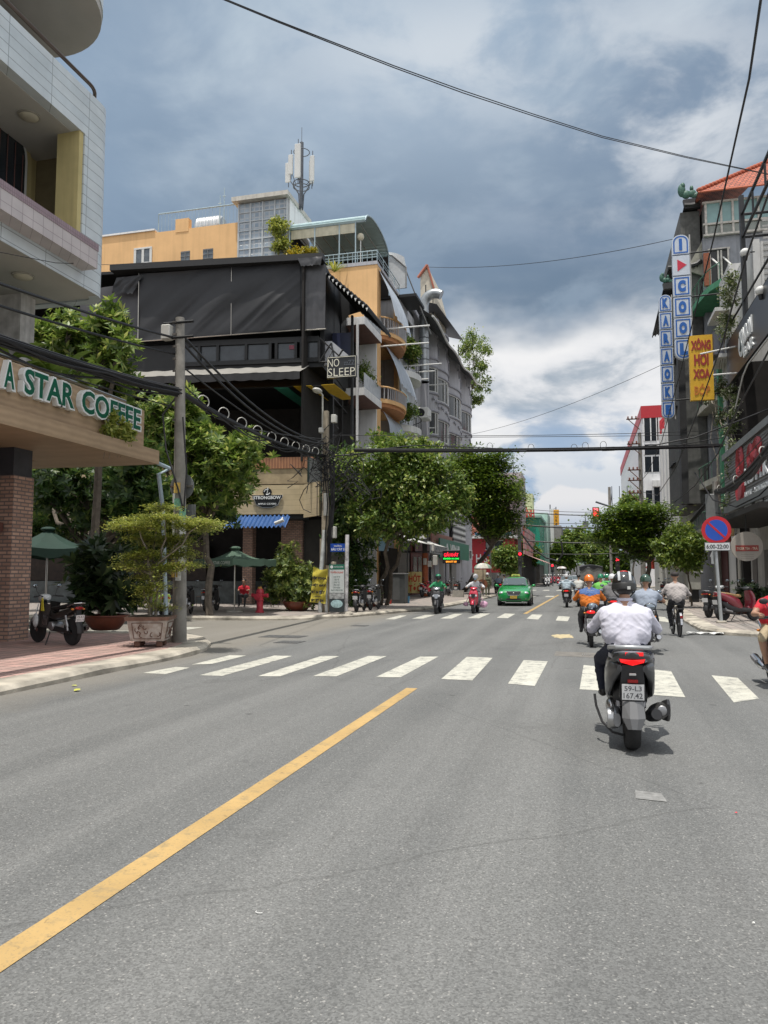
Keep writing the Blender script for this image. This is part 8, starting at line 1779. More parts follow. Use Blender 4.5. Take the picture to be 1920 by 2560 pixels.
def bars(par,z,y,w_=.34,hs=.02,mir=True,m=None):
    b=MB();b.tube([(-w_,y-.06,z),(-w_*.55,y,z+.02),(0,y+.03,z-.03),(w_*.55,y,z+.02),(w_,y-.06,z)],.012,8);b.build('handlebar',PBLK,par,W=0)
    for s_ in (-1,1):
        b=MB();b.tube([(s_*(w_-.10),y-.045,z+.01),(s_*(w_+.02),y-.065,z-.002)],.018,10);b.tube([(s_*(w_-.14),y+.0,z),(s_*(w_-.02),y+.02,z-.012)],.006,5);b.build('grip',PBLK,par,W=0)
        if mir:
            mb_=MB();mb_.tube([(s_*(w_-.14),y,z+.02),(s_*(w_-.09),y+.03,z+.12),(s_*(w_-.06),y+.01,z+.20)],.006,6);st_=mb_.build('mirror_stalk',PBLK,par,W=0)
            mb_=MB();mb_.ell((s_*(w_-.04),y+.01,z+.23),(.062,.018,.042),14,8);hd=mb_.build('mirror',PBLK,par,smooth=True,W=0)
            mb_=MB();mb_.ell((s_*(w_-.04),y-.003,z+.23),(.052,.012,.034),14,8);mb_.build('mirror_glass',MIRG,hd,smooth=True,W=0)
def scooter(label,loc,rz,body,body2=None,l1='',l2='',lights=True,detail=1,group=None,kind='scooter',rack=False,sm=None,front=None,wide=1.):
    t=thing('scooter' if kind=='scooter' else 'motorbike',label,'scooter' if kind=='scooter' else 'motorbike',loc,rz,group)
    body2=body2 or PBLK;r=.275 if kind=='scooter' else .285;wd=.115*wide if kind=='scooter' else .075;yr,yf=-.64,.64
    w1=wheel(t,yr,r,wd,kind=='cub');w2=wheel(t,yf,r,wd*.85,kind=='cub')
    if kind=='scooter':
        b=MB();b.loft([(-.94,0,.885,.03,.02,2.2),(-.88,0,.865,.13*wide,.05,2.6),(-.74,0,.80,.185*wide,.105,2.8),(-.52,0,.71,.195*wide,.16,2.8),(-.28,0,.62,.18,.20,3),(-.05,0,.52,.16,.19,3),(.06,0,.44,.13,.12,3)],20);b.build('rear_body',body,t,smooth=50,W=0)
        b=MB();b.loft([(-.72,0,.60,.06,.05,2.5),(-.60,0,.50,.155,.13,3),(-.35,0,.40,.15,.12,3),(.0,0,.36,.15,.09,3),(.40,0,.34,.16,.06,3.5),(.48,0,.36,.14,.05,3)],16);b.build('floorboard',body2,t,smooth=50,W=0)
        b=MB();b.loft([(-.80,0,.905,.05,.02,2.4),(-.72,0,.885,.13,.04,2.8),(-.45,0,.85,.15,.045,3),(-.2,0,.80,.145,.055,3),(.02,0,.79,.11,.05,3),(.10,0,.77,.05,.03,2.5)],18);b.build('seat',sm or SEATM,t,smooth=60,W=0)
        b=MB();loftz(b,[(.33,0,.44,.13,.05,3),(.45,0,.47,.18,.06,3),(.62,0,.51,.205,.075,3),(.80,0,.49,.19,.08,2.8),(.93,0,.44,.15,.07,2.6),(.99,0,.41,.08,.05,2.4)],20);b.build('leg_shield',body,t,smooth=60,W=0)
        b=MB();b.loft([(.28,0,1.0,.05,.03,2.4),(.34,0,1.02,.13,.055,2.6),(.42,0,1.03,.16,.06,2.6),(.50,0,1.0,.10,.04,2.4),(.54,0,.98,.02,.01,2.2)],16);b.build('headset',front or body,t,smooth=60,W=0)
        for s_ in (-1,1):b=MB();b.ell((s_*.095,.565,.72),(.065,.035,.05),14,8);b.build('headlight',CLENS,t,smooth=True,W=0)
        b=MB();b.prism([(-.10,.585,.80),(.10,.585,.80),(.05,.595,.62),(-.05,.595,.62)],(0,.012,0));b.build('front_panel',front or body2,t,W=0)
    else:
        b=MB();b.loft([(-.86,0,.80,.04,.02,2.2),(-.80,0,.78,.09,.045,2.6),(-.60,0,.70,.125,.075,2.8),(-.35,0,.64,.12,.085,3),(-.1,0,.58,.10,.08,3),(.15,0,.62,.075,.07,3),(.33,0,.75,.06,.06,3)],18);b.build('rear_body',body,t,smooth=50,W=0)
        b=MB();b.loft([(-.74,0,.835,.10,.03,2.6),(-.5,0,.82,.125,.04,3),(-.2,0,.77,.12,.045,3),(.05,0,.75,.085,.04,3),(.12,0,.74,.03,.02,2.5)],18);b.build('seat',sm or SEATM,t,smooth=60,W=0)
        for s_ in (-1,1):
            b=MB();b.grid(lambda u,v:Vector((s_*(.08+.13*math.sin(math.pi*u*.85+.2)),.12+.36*u-.10*v,.34+.50*v+.06*u)),6,8);b.grid(lambda u,v:Vector((s_*(.07+.13*math.sin(math.pi*u*.85+.2)),.12+.36*u-.10*v,.34+.50*v+.06*u)),6,8);b.build('leg_shield',body,t,smooth=True,W=0)
        b=MB();b.lathe([(.085,-.13),(.10,-.1),(.10,.1),(.085,.13)],(0,-.02,.38),'x',16);b.loft([(.02,0,.36,.05,.06,2.5),(.16,0,.38,.06,.07,3),(.30,0,.40,.055,.06,3)],10);b.build('engine',ALU,t,smooth=40,W=0)
        b=MB();b.tube([(0,.42,.92),(0,.2,.62),(0,-.1,.52),(0,-.35,.56),(0,-.62,.70)],.028,8);b.build('frame',PBLK,t,smooth=True,W=0)
        b=MB();b.loft([(.28,0,.96,.05,.04,2.4),(.34,0,.98,.10,.06,2.6),(.44,0,.98,.12,.075,2.6),(.52,0,.95,.09,.06,2.4),(.56,0,.93,.03,.02,2.2)],16);b.build('headset',front or body,t,smooth=60,W=0)
        b=MB();b.ell((0,.545,.93),(.07,.03,.05),14,8);b.build('headlight',CLENS,t,smooth=True,W=0)
        b=MB();loftz(b,[(.62,0,.50,.05,.03,2.5),(.74,0,.47,.08,.05,2.8),(.88,0,.44,.07,.05,2.6)],12);b.build('steering_cover',body,t,smooth=50,W=0)
    for s_ in (-1,1):
        b=MB();b.tube([(s_*.07,yf,r),(s_*.065,yf-.08,r+.28),(s_*.05,yf-.17,.72)],.018,8);b.build('fork',ALU,t,W=0)
        b=MB();b.tube([(s_*.10,yr+.02,r+.02),(s_*.11,yr+.10,.62)],.026,8);b.tube([(s_*.10,yr+.03,r+.10),(s_*.105,yr+.07,r+.2)],.036,8);b.build('shock_absorber',ALU,t,W=0)
    def fend(y,r0,a0,a1,hw,m,nm):
        b=MB();b.grid(lambda u,v:Vector(((u-.5)*2*hw,y+(r0-.035*(2*u-1)**2)*math.cos(a0+(a1-a0)*v),r+(r0-.035*(2*u-1)**2)*math.sin(a0+(a1-a0)*v))),6,12);b.build(nm,m,t,smooth=True,W=0)
    fend(yf,r+.03,R(20),R(150),.07,body if kind=='scooter' else front or body,'front_mudguard');fend(yr,r+.035,R(70),R(185),.075,body2,'rear_mudguard')
    bars(t,1.03 if kind=='scooter' else 1.0,.33,.33 if kind=='scooter' else .32)
    # tail
    zt_=.79 if kind=='scooter' else .755;yt_=-.90 if kind=='scooter' else-.86
    if detail<2:
        b=MB();b.ell((0,yt_+.01,zt_+.02),(.10,.035,.035),14,8);b.build('tail_light',RLENS if lights else RLENSO,t,smooth=True,W=0)
        for s_ in (-1,1):b=MB();b.ell((s_*.125,yt_+.05,zt_),(.035,.03,.022),10,6);b.build('turn_signal',OLENS,t,smooth=True,W=0)
        plate(t,(0,yt_-.03,zt_-.19),.19,.14,l1,l2,-.15)
        b=MB();b.prism([(-.055,yt_+.02,zt_-.02),(.055,yt_+.02,zt_-.02),(.075,yt_+.0,zt_-.34),(-.075,yt_+.0,zt_-.34)],(0,.02,0));b.build('plate_holder',PBLK,t,W=0)
    # exhaust on the right, casing on the left
    b=MB();b.tube([(.06,.1,.28),(.14,-.1,.20),(.17,-.35,.24)],.018,8);b.tube([(.17,-.33,.25),(.19,-.45,.28),(.20,-.80,.35),(.20,-.86,.36)],[.035,.058,.062,.045],14);b.build('exhaust',CHR if kind=='cub' else PBLK,t,smooth=50,W=0)
    b=MB();b.tube([(.235,-.48,.31),(.245,-.74,.365)],.035,8);b.build('heat_shield',ALU,t,smooth=True,W=0)
    b=MB();b.loft([(-.74,-.13,r,.03,.06,2.4),(-.62,-.13,r+.01,.045,.10,2.6),(-.3,-.13,.30,.045,.085,2.8),(-.08,-.12,.30,.045,.10,2.6),(.0,-.12,.30,.02,.05,2.4)] if kind=='scooter' else [(-.66,-.08,r,.015,.04,2.4),(-.4,-.08,.31,.02,.05,2.6),(0,-.08,.34,.02,.06,2.6)],14);b.build('side_casing',ALU if kind=='scooter' else PBLK,t,smooth=50,W=0)
    if rack or detail<2:
        b=MB();b.tube([(-.13,-.62,.86 if kind=='scooter' else .80),(-.12,-.86,zt_+.12),(0,-.93,zt_+.13),(.12,-.86,zt_+.12),(.13,-.62,.86 if kind=='scooter' else .80)],.013,8);b.build('grab_rail',ALU if kind=='scooter' else CHR,t,smooth=True,W=0)
    return t
def stand(t,side=-1):
    b=MB();b.tube([(side*.10,.02,.26),(side*.24,-.06,.0)],.014,6);b.build('kick_stand',PBLK,t,W=0)
# ---------------------------------------------------------------- people
def body_mesh(name,caps,mats,vox,loc,rz,label,wr=0.,seed=0,smooth_it=4,par=None):
    """caps: (a, b, ra, rb, tag). One continuous surface grown round the capsules, coloured by the nearest one"""
    b=MB()
    for (a,c,ra,rb,tg) in caps:
        a,c=Vector(a),Vector(c);d=c-a;L_=d.length;d=d.normalized() if L_>1e-6 else Vector((0,0,1));pts=[];rs=[]
        for k in range(4):th=math.pi/2*(1-k/4);pts.append(a-d*ra*math.sin(th));rs.append(max(.0008,ra*math.cos(th)))
        pts.append(a);rs.append(ra)
        if L_>1e-6:pts.append(c);rs.append(rb)
        for k in range(1,5):th=math.pi/2*k/4;pts.append(c+d*rb*math.sin(th));rs.append(max(.0008,rb*math.cos(th)))
        b.tube(pts,rs,14)
    me=bpy.data.meshes.new(name);me.from_pydata(b.v,[],b.f);o=bpy.data.objects.new('tmp',me);col.objects.link(o)
    md=o.modifiers.new('r','REMESH');md.mode='VOXEL';md.voxel_size=vox;s_=o.modifiers.new('s','SMOOTH');s_.iterations=smooth_it;s_.factor=.5
    dg=bpy.context.evaluated_depsgraph_get();dg.update();m2=bpy.data.meshes.new_from_object(o.evaluated_get(dg));bpy.data.objects.remove(o);bpy.data.meshes.remove(me)
    n=len(m2.vertices);co=np.empty(n*3,np.float32);m2.vertices.foreach_get('co',co);co=co.reshape(-1,3)
    best=np.full(n,1e9);tg_=np.zeros(n,int);tags=list(mats.keys())
    for (a,c,ra,rb,tg) in caps:
        a=np.array(a,float);c=np.array(c,float);d=c-a;L2=max(1e-9,d @ d);u=np.clip(((co-a) @ d)/L2,0,1);dist=np.linalg.norm(co-(a+u[:,None]*d),axis=1)-(ra+(rb-ra)*u)
        q=dist<best;best[q]=dist[q];tg_[q]=tags.index(tg)
    if wr:
        no=np.empty(n*3,np.float32);m2.vertices.foreach_get('normal',no);no=no.reshape(-1,3);cl=[tags.index(x) for x in tags if x in ('shirt','pants','shirt2')]
        for i in range(n):
            if tg_[i] in cl:
                p=co[i];q=Vector((p[0]*6+seed,p[1]*6,p[2]*15+abs(p[0])*12+seed));k=max(0,1-abs(noise.noise(q))*3.2)**1.5;k2=noise.noise(Vector((p[0]*9,p[1]*9,p[2]*30-abs(p[0])*18+seed)))
                co[i]=p+no[i]*wr*(k*.75+k2*.45-.2)
        m2.vertices.foreach_set('co',co.ravel())
    for m in mats.values():m2.materials.append(m)
    lv=np.empty(len(m2.loops),np.int32);m2.loops.foreach_get('vertex_index',lv);ls=np.empty(len(m2.polygons),np.int32);m2.polygons.foreach_get('loop_start',ls)
    m2.polygons.foreach_set('material_index',tg_[lv[ls]].astype(np.int32));m2.polygons.foreach_set('use_smooth',[True]*len(m2.polygons));m2.update()
    m2.name=name;ob=bpy.data.objects.new(name,m2);col.objects.link(ob);ob.location=loc;ob.rotation_euler=(0,0,rz);tag(ob,label,'person');return ob
SKIN=mat('skin',(.36,.20,.13),.55,var=.06,scale=10)
def cloth(nm,c,rough=.85):return mat('cloth_'+nm,c,rough,var=.10,scale=6,bump=.15,bscale=120)
BLKC=cloth('black',(.02,.02,.024));NAVY=cloth('navy',(.018,.022,.04));SHOE=mat('shoe_black',(.02,.02,.02),.5);WSHOE=mat('shoe_white',(.5,.5,.48),.6);HAIR=mat('hair_black',(.012,.010,.009),.5,var=.1)
def hand_caps(w,tip_dir,side,grip=None,tag_='skin'):
    """palm and five fingers closed round a bar at `grip` that runs along x"""
    g_=Vector(grip);o=[];w=Vector(w);palm=(w+g_)/2+Vector((0,-.0,.018));k=Vector((0,.0,.0))
    o.append((w,g_+Vector((0,-.015,.022)),.024,.026,tag_));o.append((g_+Vector((-.028,-.005,.022)),g_+Vector((.028,-.005,.022)),.017,.016,tag_))
    for i,ln in enumerate((.95,1.05,1.,.82)):
        x=(i-1.5)*.0205*-side;a=g_+Vector((x,.012,.028));m1=g_+Vector((x,.036*ln,.012));m2_=g_+Vector((x,.030*ln,-.018));e=g_+Vector((x,.004,-.027*ln))
        o+=[(a,m1,.0105,.0098,tag_),(m1,m2_,.0098,.009,tag_),(m2_,e,.009,.008,tag_)]
    tx=-side*.043;o+=[(g_+Vector((tx*.6,-.02,.012)),g_+Vector((tx,.002,-.008)),.0125,.0105,tag_),(g_+Vector((tx,.002,-.008)),g_+Vector((tx*.7,.024,-.022)),.0105,.009,tag_)]
    return o
def rider_caps(lean=.10,hip=(0,-.30,.86),sh_w=.19,elb=.34,hands=(.315,.28,1.05),knee=(.20,.12,.76),foot=(.17,.20,.40),short_sleeve=False,bulk=1.,head=(0,.05,0),shorts=False,slim=1.,gloves=False,footdir=.14,hood=False,neckt='skin',tl=.435):
    h=Vector(hip);c=[];top=h+Vector((0,lean,tl));ch=h+Vector((0,lean*.62,tl*.64));wa=h+Vector((0,lean*.2,.13));B=bulk
    for (p,hw,r) in ((h+Vector((0,0,-.02)),.085,.115),(wa,.090*B,.118*B),(ch,.105*B,.118*B),(h+Vector((0,lean*.85,tl-.085)),.115,.090),(h+Vector((0,lean*.4,.20)),.10*B,.115*B)):
        c.append((p+Vector((-hw,0,0)),p+Vector((hw,0,0)),r,r,'pants' if p is c and 0 else ('shirt' if p.z>h.z+.02 else 'pants')))
    c.append((h+Vector((0,-.02,.06)),ch,.125*B,.125*B,'shirt'));c+=[(top+Vector((s_*.03,0,-.005)),top+Vector((s_*sh_w*.85,0,-.07)),.055,.058,'shirt') for s_ in (-1,1)]
    nk=top+Vector((0,.01,.05));hd=top+Vector((0,.045,.18))+Vector(head)*.3;c.append((top,nk+Vector((0,.01,.04)),.058,.052,neckt))
    c+=[(hd+Vector((0,-.015,.03)),hd+Vector((0,.012,.03)),.088,.086,'skin'),(hd+Vector((0,.02,-.05)),hd+Vector((0,.035,-.07)),.062,.045,'skin'),(hd+Vector((0,.095,-.005)),hd+Vector((0,.112,-.03)),.010,.015,'skin')]
    for s_ in (-1,1):
        c.append((hd+Vector((s_*.088,-.005,-.01)),hd+Vector((s_*.092,-.005,.015)),.012,.014,'skin'))
        S=top+Vector((s_*sh_w,0,-.085));E=Vector((s_*elb,(S.y+hands[1])/2-.07,(S.z+hands[2])/2-.07));G=Vector((s_*hands[0],hands[1],hands[2]));W=G+(E-G).normalized()*.085+Vector((0,0,.02))
        mid_=S.lerp(E,.5)
        c+=[(top+Vector((s_*.10,0,-.07)),S,.062,.068,'shirt'),(S,mid_,.070,.060,'shirt'),(mid_,E,.059 if not short_sleeve else .047,.05 if not short_sleeve else .042,'skin' if short_sleeve else 'shirt')]
        c.append((E,W,.050 if not short_sleeve else .042,.038 if not short_sleeve else .028,'skin' if short_sleeve else 'shirt'))
        c+=hand_caps(W,None,s_,G)
        H_=h+Vector((s_*.10,.02,-.03));Kn=Vector((s_*knee[0],knee[1],knee[2]));F_=Vector((s_*foot[0],foot[1],foot[2]))
        c+=[(H_,Kn,.100*slim,.066*slim,'pants'),(Kn,Kn.lerp(F_,.45),.064,.060,'skin' if shorts else 'pants'),(Kn.lerp(F_,.4),F_,.060,.042,'skin' if shorts else 'pants'),
              (F_+Vector((0,-.03,-.03)),F_+Vector((s_*.01,footdir,-.05)),.040,.034,'shoe')]
    if hood:c.append((top+Vector((-.07,-.06,.0)),top+Vector((.07,-.06,.0)),.06,.06,'shirt'))
    return c,hd
def helmet(par,hd,m,stripe=None,rim=None,visor=None,full=False,top=None):
    hd=Vector(hd)+Vector((0,-.005,.035));b=MB();n=22;prof=[]
    b.X=Matrix.Translation(hd) @ Matrix.Rotation(R(-8),4,'X')
    for k in range(11):a=math.pi/2*k/10;prof.append((.122*math.cos(a) if k<10 else .001,.118*math.sin(a)))
    b.lathe([(.108,-.055),(.120,-.05),(.123,-.02)]+prof,(0,0,0),n=24,sq=(.93,1.08));o=b.build('helmet',m,par,smooth=60,W=0)
    if rim:b=MB();b.X=Matrix.Translation(hd) @ Matrix.Rotation(R(-8),4,'X');b.lathe([(.115,-.075),(.127,-.07),(.128,-.02),(.124,-.012)],(0,0,0),n=24,sq=(.94,1.09));b.build('helmet_rim',rim,o,smooth=50,W=0)
    if stripe:
        for s_ in (-1,1):
            b=MB();b.X=Matrix.Translation(hd) @ Matrix.Rotation(R(-8),4,'X')
            b.grid(lambda u,v:Vector((s_*(.040+.024*u),.1345*math.cos(R(4)+R(172)*v)*(.945-.07*u),.002+.1235*math.sin(R(4)+R(172)*v)*(.955-.08*u))),2,16);b.build('stripe',stripe,o,smooth=True,W=0)
    if top:b=MB();b.X=Matrix.Translation(hd) @ Matrix.Rotation(R(-8),4,'X');b.ell((0,0,.108),(.045,.06,.016));b.build('helmet_cap',top,o,smooth=True,W=0)
    if visor:b=MB();b.X=Matrix.Translation(hd);b.grid(lambda u,v:Vector((.13*math.sin((u-.5)*2.4),.142*math.cos((u-.5)*2.4),.02-.11*v)),12,4);b.build('visor',visor,o,smooth=True,W=0)
    b=MB();b.X=Matrix.Translation(hd)
    for s_ in (-1,1):b.tube([(s_*.118,.0,-.04),(s_*.10,.02,-.09),(s_*.05,.04,-.145)],.006,5)
    b.build('chin_strap',PBLK,o,W=0);return o
def mask(par,hd,m):
    hd=Vector(hd);b=MB();b.grid(lambda u,v:hd+Vector((.078*math.sin((u-.5)*2.6)*(1-.3*v),.105*math.cos((u-.5)*2.4)*(1-.18*v)+.02*(1-abs(u-.5)*2),.005-.10*v)),10,6);b.build('face_mask',m,par,smooth=True,W=0)
def face(par,hd):
    hd=Vector(hd)
    for s_ in (-1,1):b=MB();b.ell(hd+Vector((s_*.032,.094,.022)),(.013,.008,.007),10,6);b.build('eye',HAIR,par,smooth=True,W=0)
    b=MB();b.ell(hd+Vector((0,.092,-.055)),(.022,.008,.006),10,6);b.build('mouth',mat('lips',(.25,.09,.08),.5),par,smooth=True,W=0)
def rider(label,loc,rz,shirt,pants,helm,vox=.02,wr=.008,seed=0,kind='scooter',shoe=None,strp=None,rim=None,visor=None,mk=None,fc=False,htop=None,nohelm=False,yoke=None,**k):
    if kind=='cub':k.setdefault('hip',(0,-.30,.84));k.setdefault('hands',(.305,.28,1.02));k.setdefault('foot',(.19,.02,.34));k.setdefault('knee',(.20,.18,.66))
    caps,hd=rider_caps(**k)
    ob=body_mesh('person',caps,{'shirt':shirt,'pants':pants,'skin':SKIN,'shoe':shoe or SHOE},vox,loc,rz,label,wr,seed)
    if yoke:
        me=ob.data;me.materials.append(yoke)
        for f in me.polygons:
            if f.material_index==0 and f.center.z>hd.z-.30+.05*(1-min(1,abs(f.center.x)/.15))*-1 and abs(f.center.x)<.23:f.material_index=len(me.materials)-1
    if helm:helmet(ob,hd,helm,strp,rim,visor,top=htop)
    if nohelm:b=MB();b.ell(hd+Vector((0,-.02,.045)),(.098,.105,.085),16,10);b.build('hair',HAIR,ob,smooth=True,W=0)
    if mk:mask(ob,hd,mk)
    if fc:face(ob,hd)
    return ob,hd
def wpos(x,y,h=0.):p=g(x,y,h);return (p.x,p.y,h)
# ---- main rider on the grey scooter
GREYS=mat('grey_scooter_paint',(.07,.072,.075),.28,.3,var=.06,coat=.6);GREYL=mat('light_grey_plastic',(.15,.152,.157),.4,.2,var=.06)
MX,MY=.37,8.20
ms=scooter('dark grey scooter with number plate 59-L3 167.42 ridden by the white shirted rider',(MX,MY,0),R(1.5),GREYS,PBLK,detail=2,wide=1.12)
b=MB();b.tube([(-.17,-.50,.90),(-.185,-.74,.935),(-.13,-.93,.95),(0,-.98,.955),(.13,-.93,.95),(.185,-.74,.935),(.17,-.50,.90)],.021,10);b.build('grab_rail',mat('silver_rail',(.42,.43,.44),.3,.5,var=.05),ms,smooth=True,W=0)
b=MB();b.prism([(-.06,-.925,.875),(.115-.02,-.925,.875),(.095,-.925,.905),(-.06,-.925,.905)],(0,.05,0));b.X=None;b.build('brake_light',RLENS,ms,W=0)
b=MB();b.prism([(-.10,-.905,.815),(0,-.93,.79),(.10,-.905,.815),(.11,-.90,.845),(0,-.935,.838),(-.11,-.90,.845)],(0,.05,0));b.build('tail_light',RLENS,ms,W=0)
for s_ in (-1,1):b=MB();b.prism([(s_*.11,-.90,.848),(s_*.11,-.90,.815),(s_*.20,-.80,.855),(s_*.195,-.79,.89)],(0,.03,0));b.build('turn_signal',mat('smoked_lens',(.16,.16,.17),.15),ms,W=0)
for s_ in (-1,1):b=MB();b.loft([(-.90,s_*.11,.76,.02,.03,2.4),(-.80,s_*.165,.72,.035,.10,2.6),(-.55,s_*.19,.63,.035,.16,2.6),(-.25,s_*.18,.55,.03,.15,2.6),(-.05,s_*.15,.48,.02,.08,2.4)],14);b.build('side_panel',mat('grey_side_panel',(.075,.077,.08),.35,.3,var=.06,coat=.4),ms,smooth=50,W=0)
b=MB();b.prism([(-.09,-.90,.79),(.09,-.90,.79),(.115,-.875,.50),(.08,-.86,.42),(-.08,-.86,.42),(-.115,-.875,.50)],(0,.10,0));b.build('tail_shroud',PBLK,ms,W=0)
b=MB();b.box((-.03,-.915,.70),(.03,-.895,.72),.004);b.build('plate_lamp',WFRAME,ms,W=0);b=MB();b.box((-.045,-.915,.635),(.045,-.895,.665),.004);b.build('reflector',RLENSO,ms,W=0)
plate(ms,(0,-.905,.555),.19,.14,'59-L3','167.42',-.12)
b=MB();b.add([(-.09,-.87,.47),(.09,-.87,.47),(.10,-.93,.33),(.055,-.96,.235),(-.055,-.96,.235),(-.10,-.93,.33),(-.03,-.90,.47),(.03,-.90,.47),(.035,-.975,.33),(.02,-.985,.24),(-.02,-.985,.24),(-.035,-.975,.33)],
               [(0,6,11,5),(5,11,10,4),(6,7,8,11),(11,8,9,10),(7,1,2,8),(8,2,3,9)]);b.build('mud_flap',GREYL,ms,W=0)
b=MB();b.tube([(.20,-.28,.27),(.235,-.45,.32),(.25,-.70,.37),(.25,-.83,.39)],[.04,.068,.075,.06],18);b.build('muffler',mat('dark_muffler',(.06,.058,.055),.45,.6),ms,smooth=50,W=0)
b=MB();b.loft([(-.84,.30,.40,.018,.05,2.4),(-.74,.31,.38,.024,.10,2.6),(-.5,.30,.34,.024,.09,2.6),(-.3,.28,.30,.02,.06,2.4)],14);b.build('muffler_cover',PBLK,ms,smooth=50,W=0)
b=MB();b.ell((.25,-.835,.39),(.045,.012,.045));b.build('exhaust_tip',ALU,ms,smooth=True,W=0)
b=MB();b.lathe([(.09,-.04),(.10,0),(.09,.05),(.05,.06)],(-.17,-.62,.275),'x',18);b.ell((-.17,-.5,.37),(.05,.12,.07));b.build('gear_case',mat('bright_aluminium',(.5,.5,.5),.3,.9),ms,smooth=40,W=0)
b=MB();b.tube([(-.31,-.3,.44),(-.30,-.34,.34),(-.25,-.42,.20),(-.16,-.5,.12),(-.06,-.52,.10)],.012,8);b.build('kick_starter',PBLK,ms,smooth=True,W=0)
WSH=mat('cloth_white_lilac',(.56,.555,.64),.8,var=.02,scale=6,bump=.1,bscale=60);HB=mat('helmet_black',(.015,.015,.016),.18,var=0,coat=1.);HS=mat('helmet_silver',(.45,.47,.48),.35,var=0);HRED=mat('helmet_red',(.45,.03,.02),.3,var=0)
mp_,mh=rider('rider in white long sleeved shirt and black helmet with silver stripes',(MX,MY,0),R(1.5),WSH,NAVY,None,.0105,.0075,3,lean=.10,hip=(0,-.31,.895),tl=.405,sh_w=.188,elb=.315,hands=(.315,.265,1.035),knee=(.235,.10,.74),foot=(.21,.20,.42),bulk=1.12,neckt='skin')
helmet(mp_,mh,HB,HS,mat('helmet_rim_black',(.02,.02,.02),.5),top=HRED)
b=MB();b.ell(mh+Vector((0,-.045,-.02)),(.085,.07,.07),16,10);b.build('hair',HAIR,mp_,smooth=True,W=0)
b=MB();b.ring(mh+Vector((0,-.04,-.125)),.062,.016,n=20,m=8);b.build('collar',WSH,mp_,smooth=True,W=0)
b=MB();b.box((.02,-.155+mh.y,mh.z-.025),(.05,-.148+mh.y,mh.z+.005));b.build('helmet_sticker',WFRAME,mp_,W=0)
# ---- other riders, nearest first
def pair(lab_p,lab_b,x,y,rz,shirt,pants,helm,bodym,vox=.02,kind='scooter',pos=None,l1='',l2='',lights=True,front=None,sm=None,**k):
    p=pos or wpos(x,y);s_=scooter(lab_b,p,rz,bodym,None,l1,l2,lights,kind=kind,front=front,sm=sm);o,hd=rider(lab_p,p,rz,shirt,pants,helm,vox,kind=kind,**k);return s_,o,hd
ORS=cloth('orange',(.62,.17,.02));BLS=cloth('steel_blue',(.07,.13,.30));HOR=mat('helmet_orange',(.68,.16,.01),.25,var=0,coat=.8)
P_=wpos(1273,1397);s_,o,hd=pair('rider in orange and blue jacket with orange helmet','small black and red motorbike under the orange jacketed rider',0,0,R(2),ORS,cloth('dark_grey',(.06,.06,.062)),HOR,mat('dark_red_black',(.05,.012,.015),.3,coat=.4),.014,'cub',(P_[0]+.02,P_[1]+.62,0),'59-X2','341.07',wr=.012,seed=5,yoke=BLS,elb=.33,bulk=1.05)
tp_=hd+Vector((0,-.045,-.18))
text('back_lettering','Ahamove',WFRAME,o,tp_+Vector((0.02,-.125,-.035)),(1,0,0),(0,0,1),h=.03,depth=.002,W=0)
GBS=cloth('grey_blue',(.27,.31,.38));HGR=mat('helmet_dark_green',(.02,.055,.035),.25,var=0,coat=.8)
P_=(wy(1395,1300,17.2).x,17.2,0);pair('rider in short sleeved grey blue shirt with a dark green helmet','black motorbike hidden behind the white shirted rider',0,0,R(-2),GBS,BLKC,HGR,PBLK,.02,'cub',P_,short_sleeve=True,seed=7,wr=.01,elb=.36)
P_=(wy(1323,1300,24.5).x,24.5,0);pair('rider in grey hooded jacket with a white helmet','grey scooter of the hooded rider with the white helmet',0,0,0,cloth('mid_grey',(.16,.155,.16)),BLKC,mat('helmet_white',(.62,.62,.62),.25,var=0,coat=.7),GREYS,.022,pos=P_,hood=True,seed=8,bulk=1.1)
GRB=cloth('lime_green',(.14,.42,.08));HTG=mat('helmet_green',(.01,.20,.10),.25,var=0,coat=.7)
P_=(wy(1298,1290,30).x,30,0);pair('rider in lime green jacket and green helmet ahead of the orange rider','dark scooter of the first lime green rider',0,0,0,GRB,BLKC,HTG,PBLK,.026,pos=P_,seed=9)
P_=(wy(1312,1290,33).x,33,0);pair('second lime green rider carrying a green delivery bag','dark scooter of the rider with the green bag',0,0,0,GRB,BLKC,HTG,PBLK,.03,pos=P_,seed=10)
b=MB();b.box((P_[0]-.22,P_[1]-.85,.92),(P_[0]+.22,P_[1]-.45,1.34),.03);t=b.build('delivery_bag',mat('bag_green',(.05,.36,.08),.6));tag(t,'green square delivery bag on the scooter behind the second lime green rider','bag')
P_=wpos(1224,1312);pair('rider in pale blue hoodie with a grey helmet on the black scooter','black scooter with a bright red tail light and white plate in mid road',0,0,0,cloth('pale_blue',(.38,.46,.52)),cloth('grey_trousers',(.10,.10,.11)),mat('helmet_pale',(.50,.50,.52),.3,var=0,coat=.5),PBLK,.024,pos=(P_[0],P_[1]+.6,0),hood=True,seed=11,elb=.40,wr=.014)
P_=(wy(1251,1296,40.5).x,40.5,0);s_,o,hd=pair('rider in a pale cardigan with black hair tied back','black and red scooter of the pale cardigan rider',0,0,R(-3),cloth('off_white',(.50,.50,.47)),cloth('grey_trousers',(.10,.10,.11)),None,mat('maroon_scooter',(.12,.02,.02),.3,coat=.5),.026,pos=P_,seed=12,nohelm=True,elb=.38)
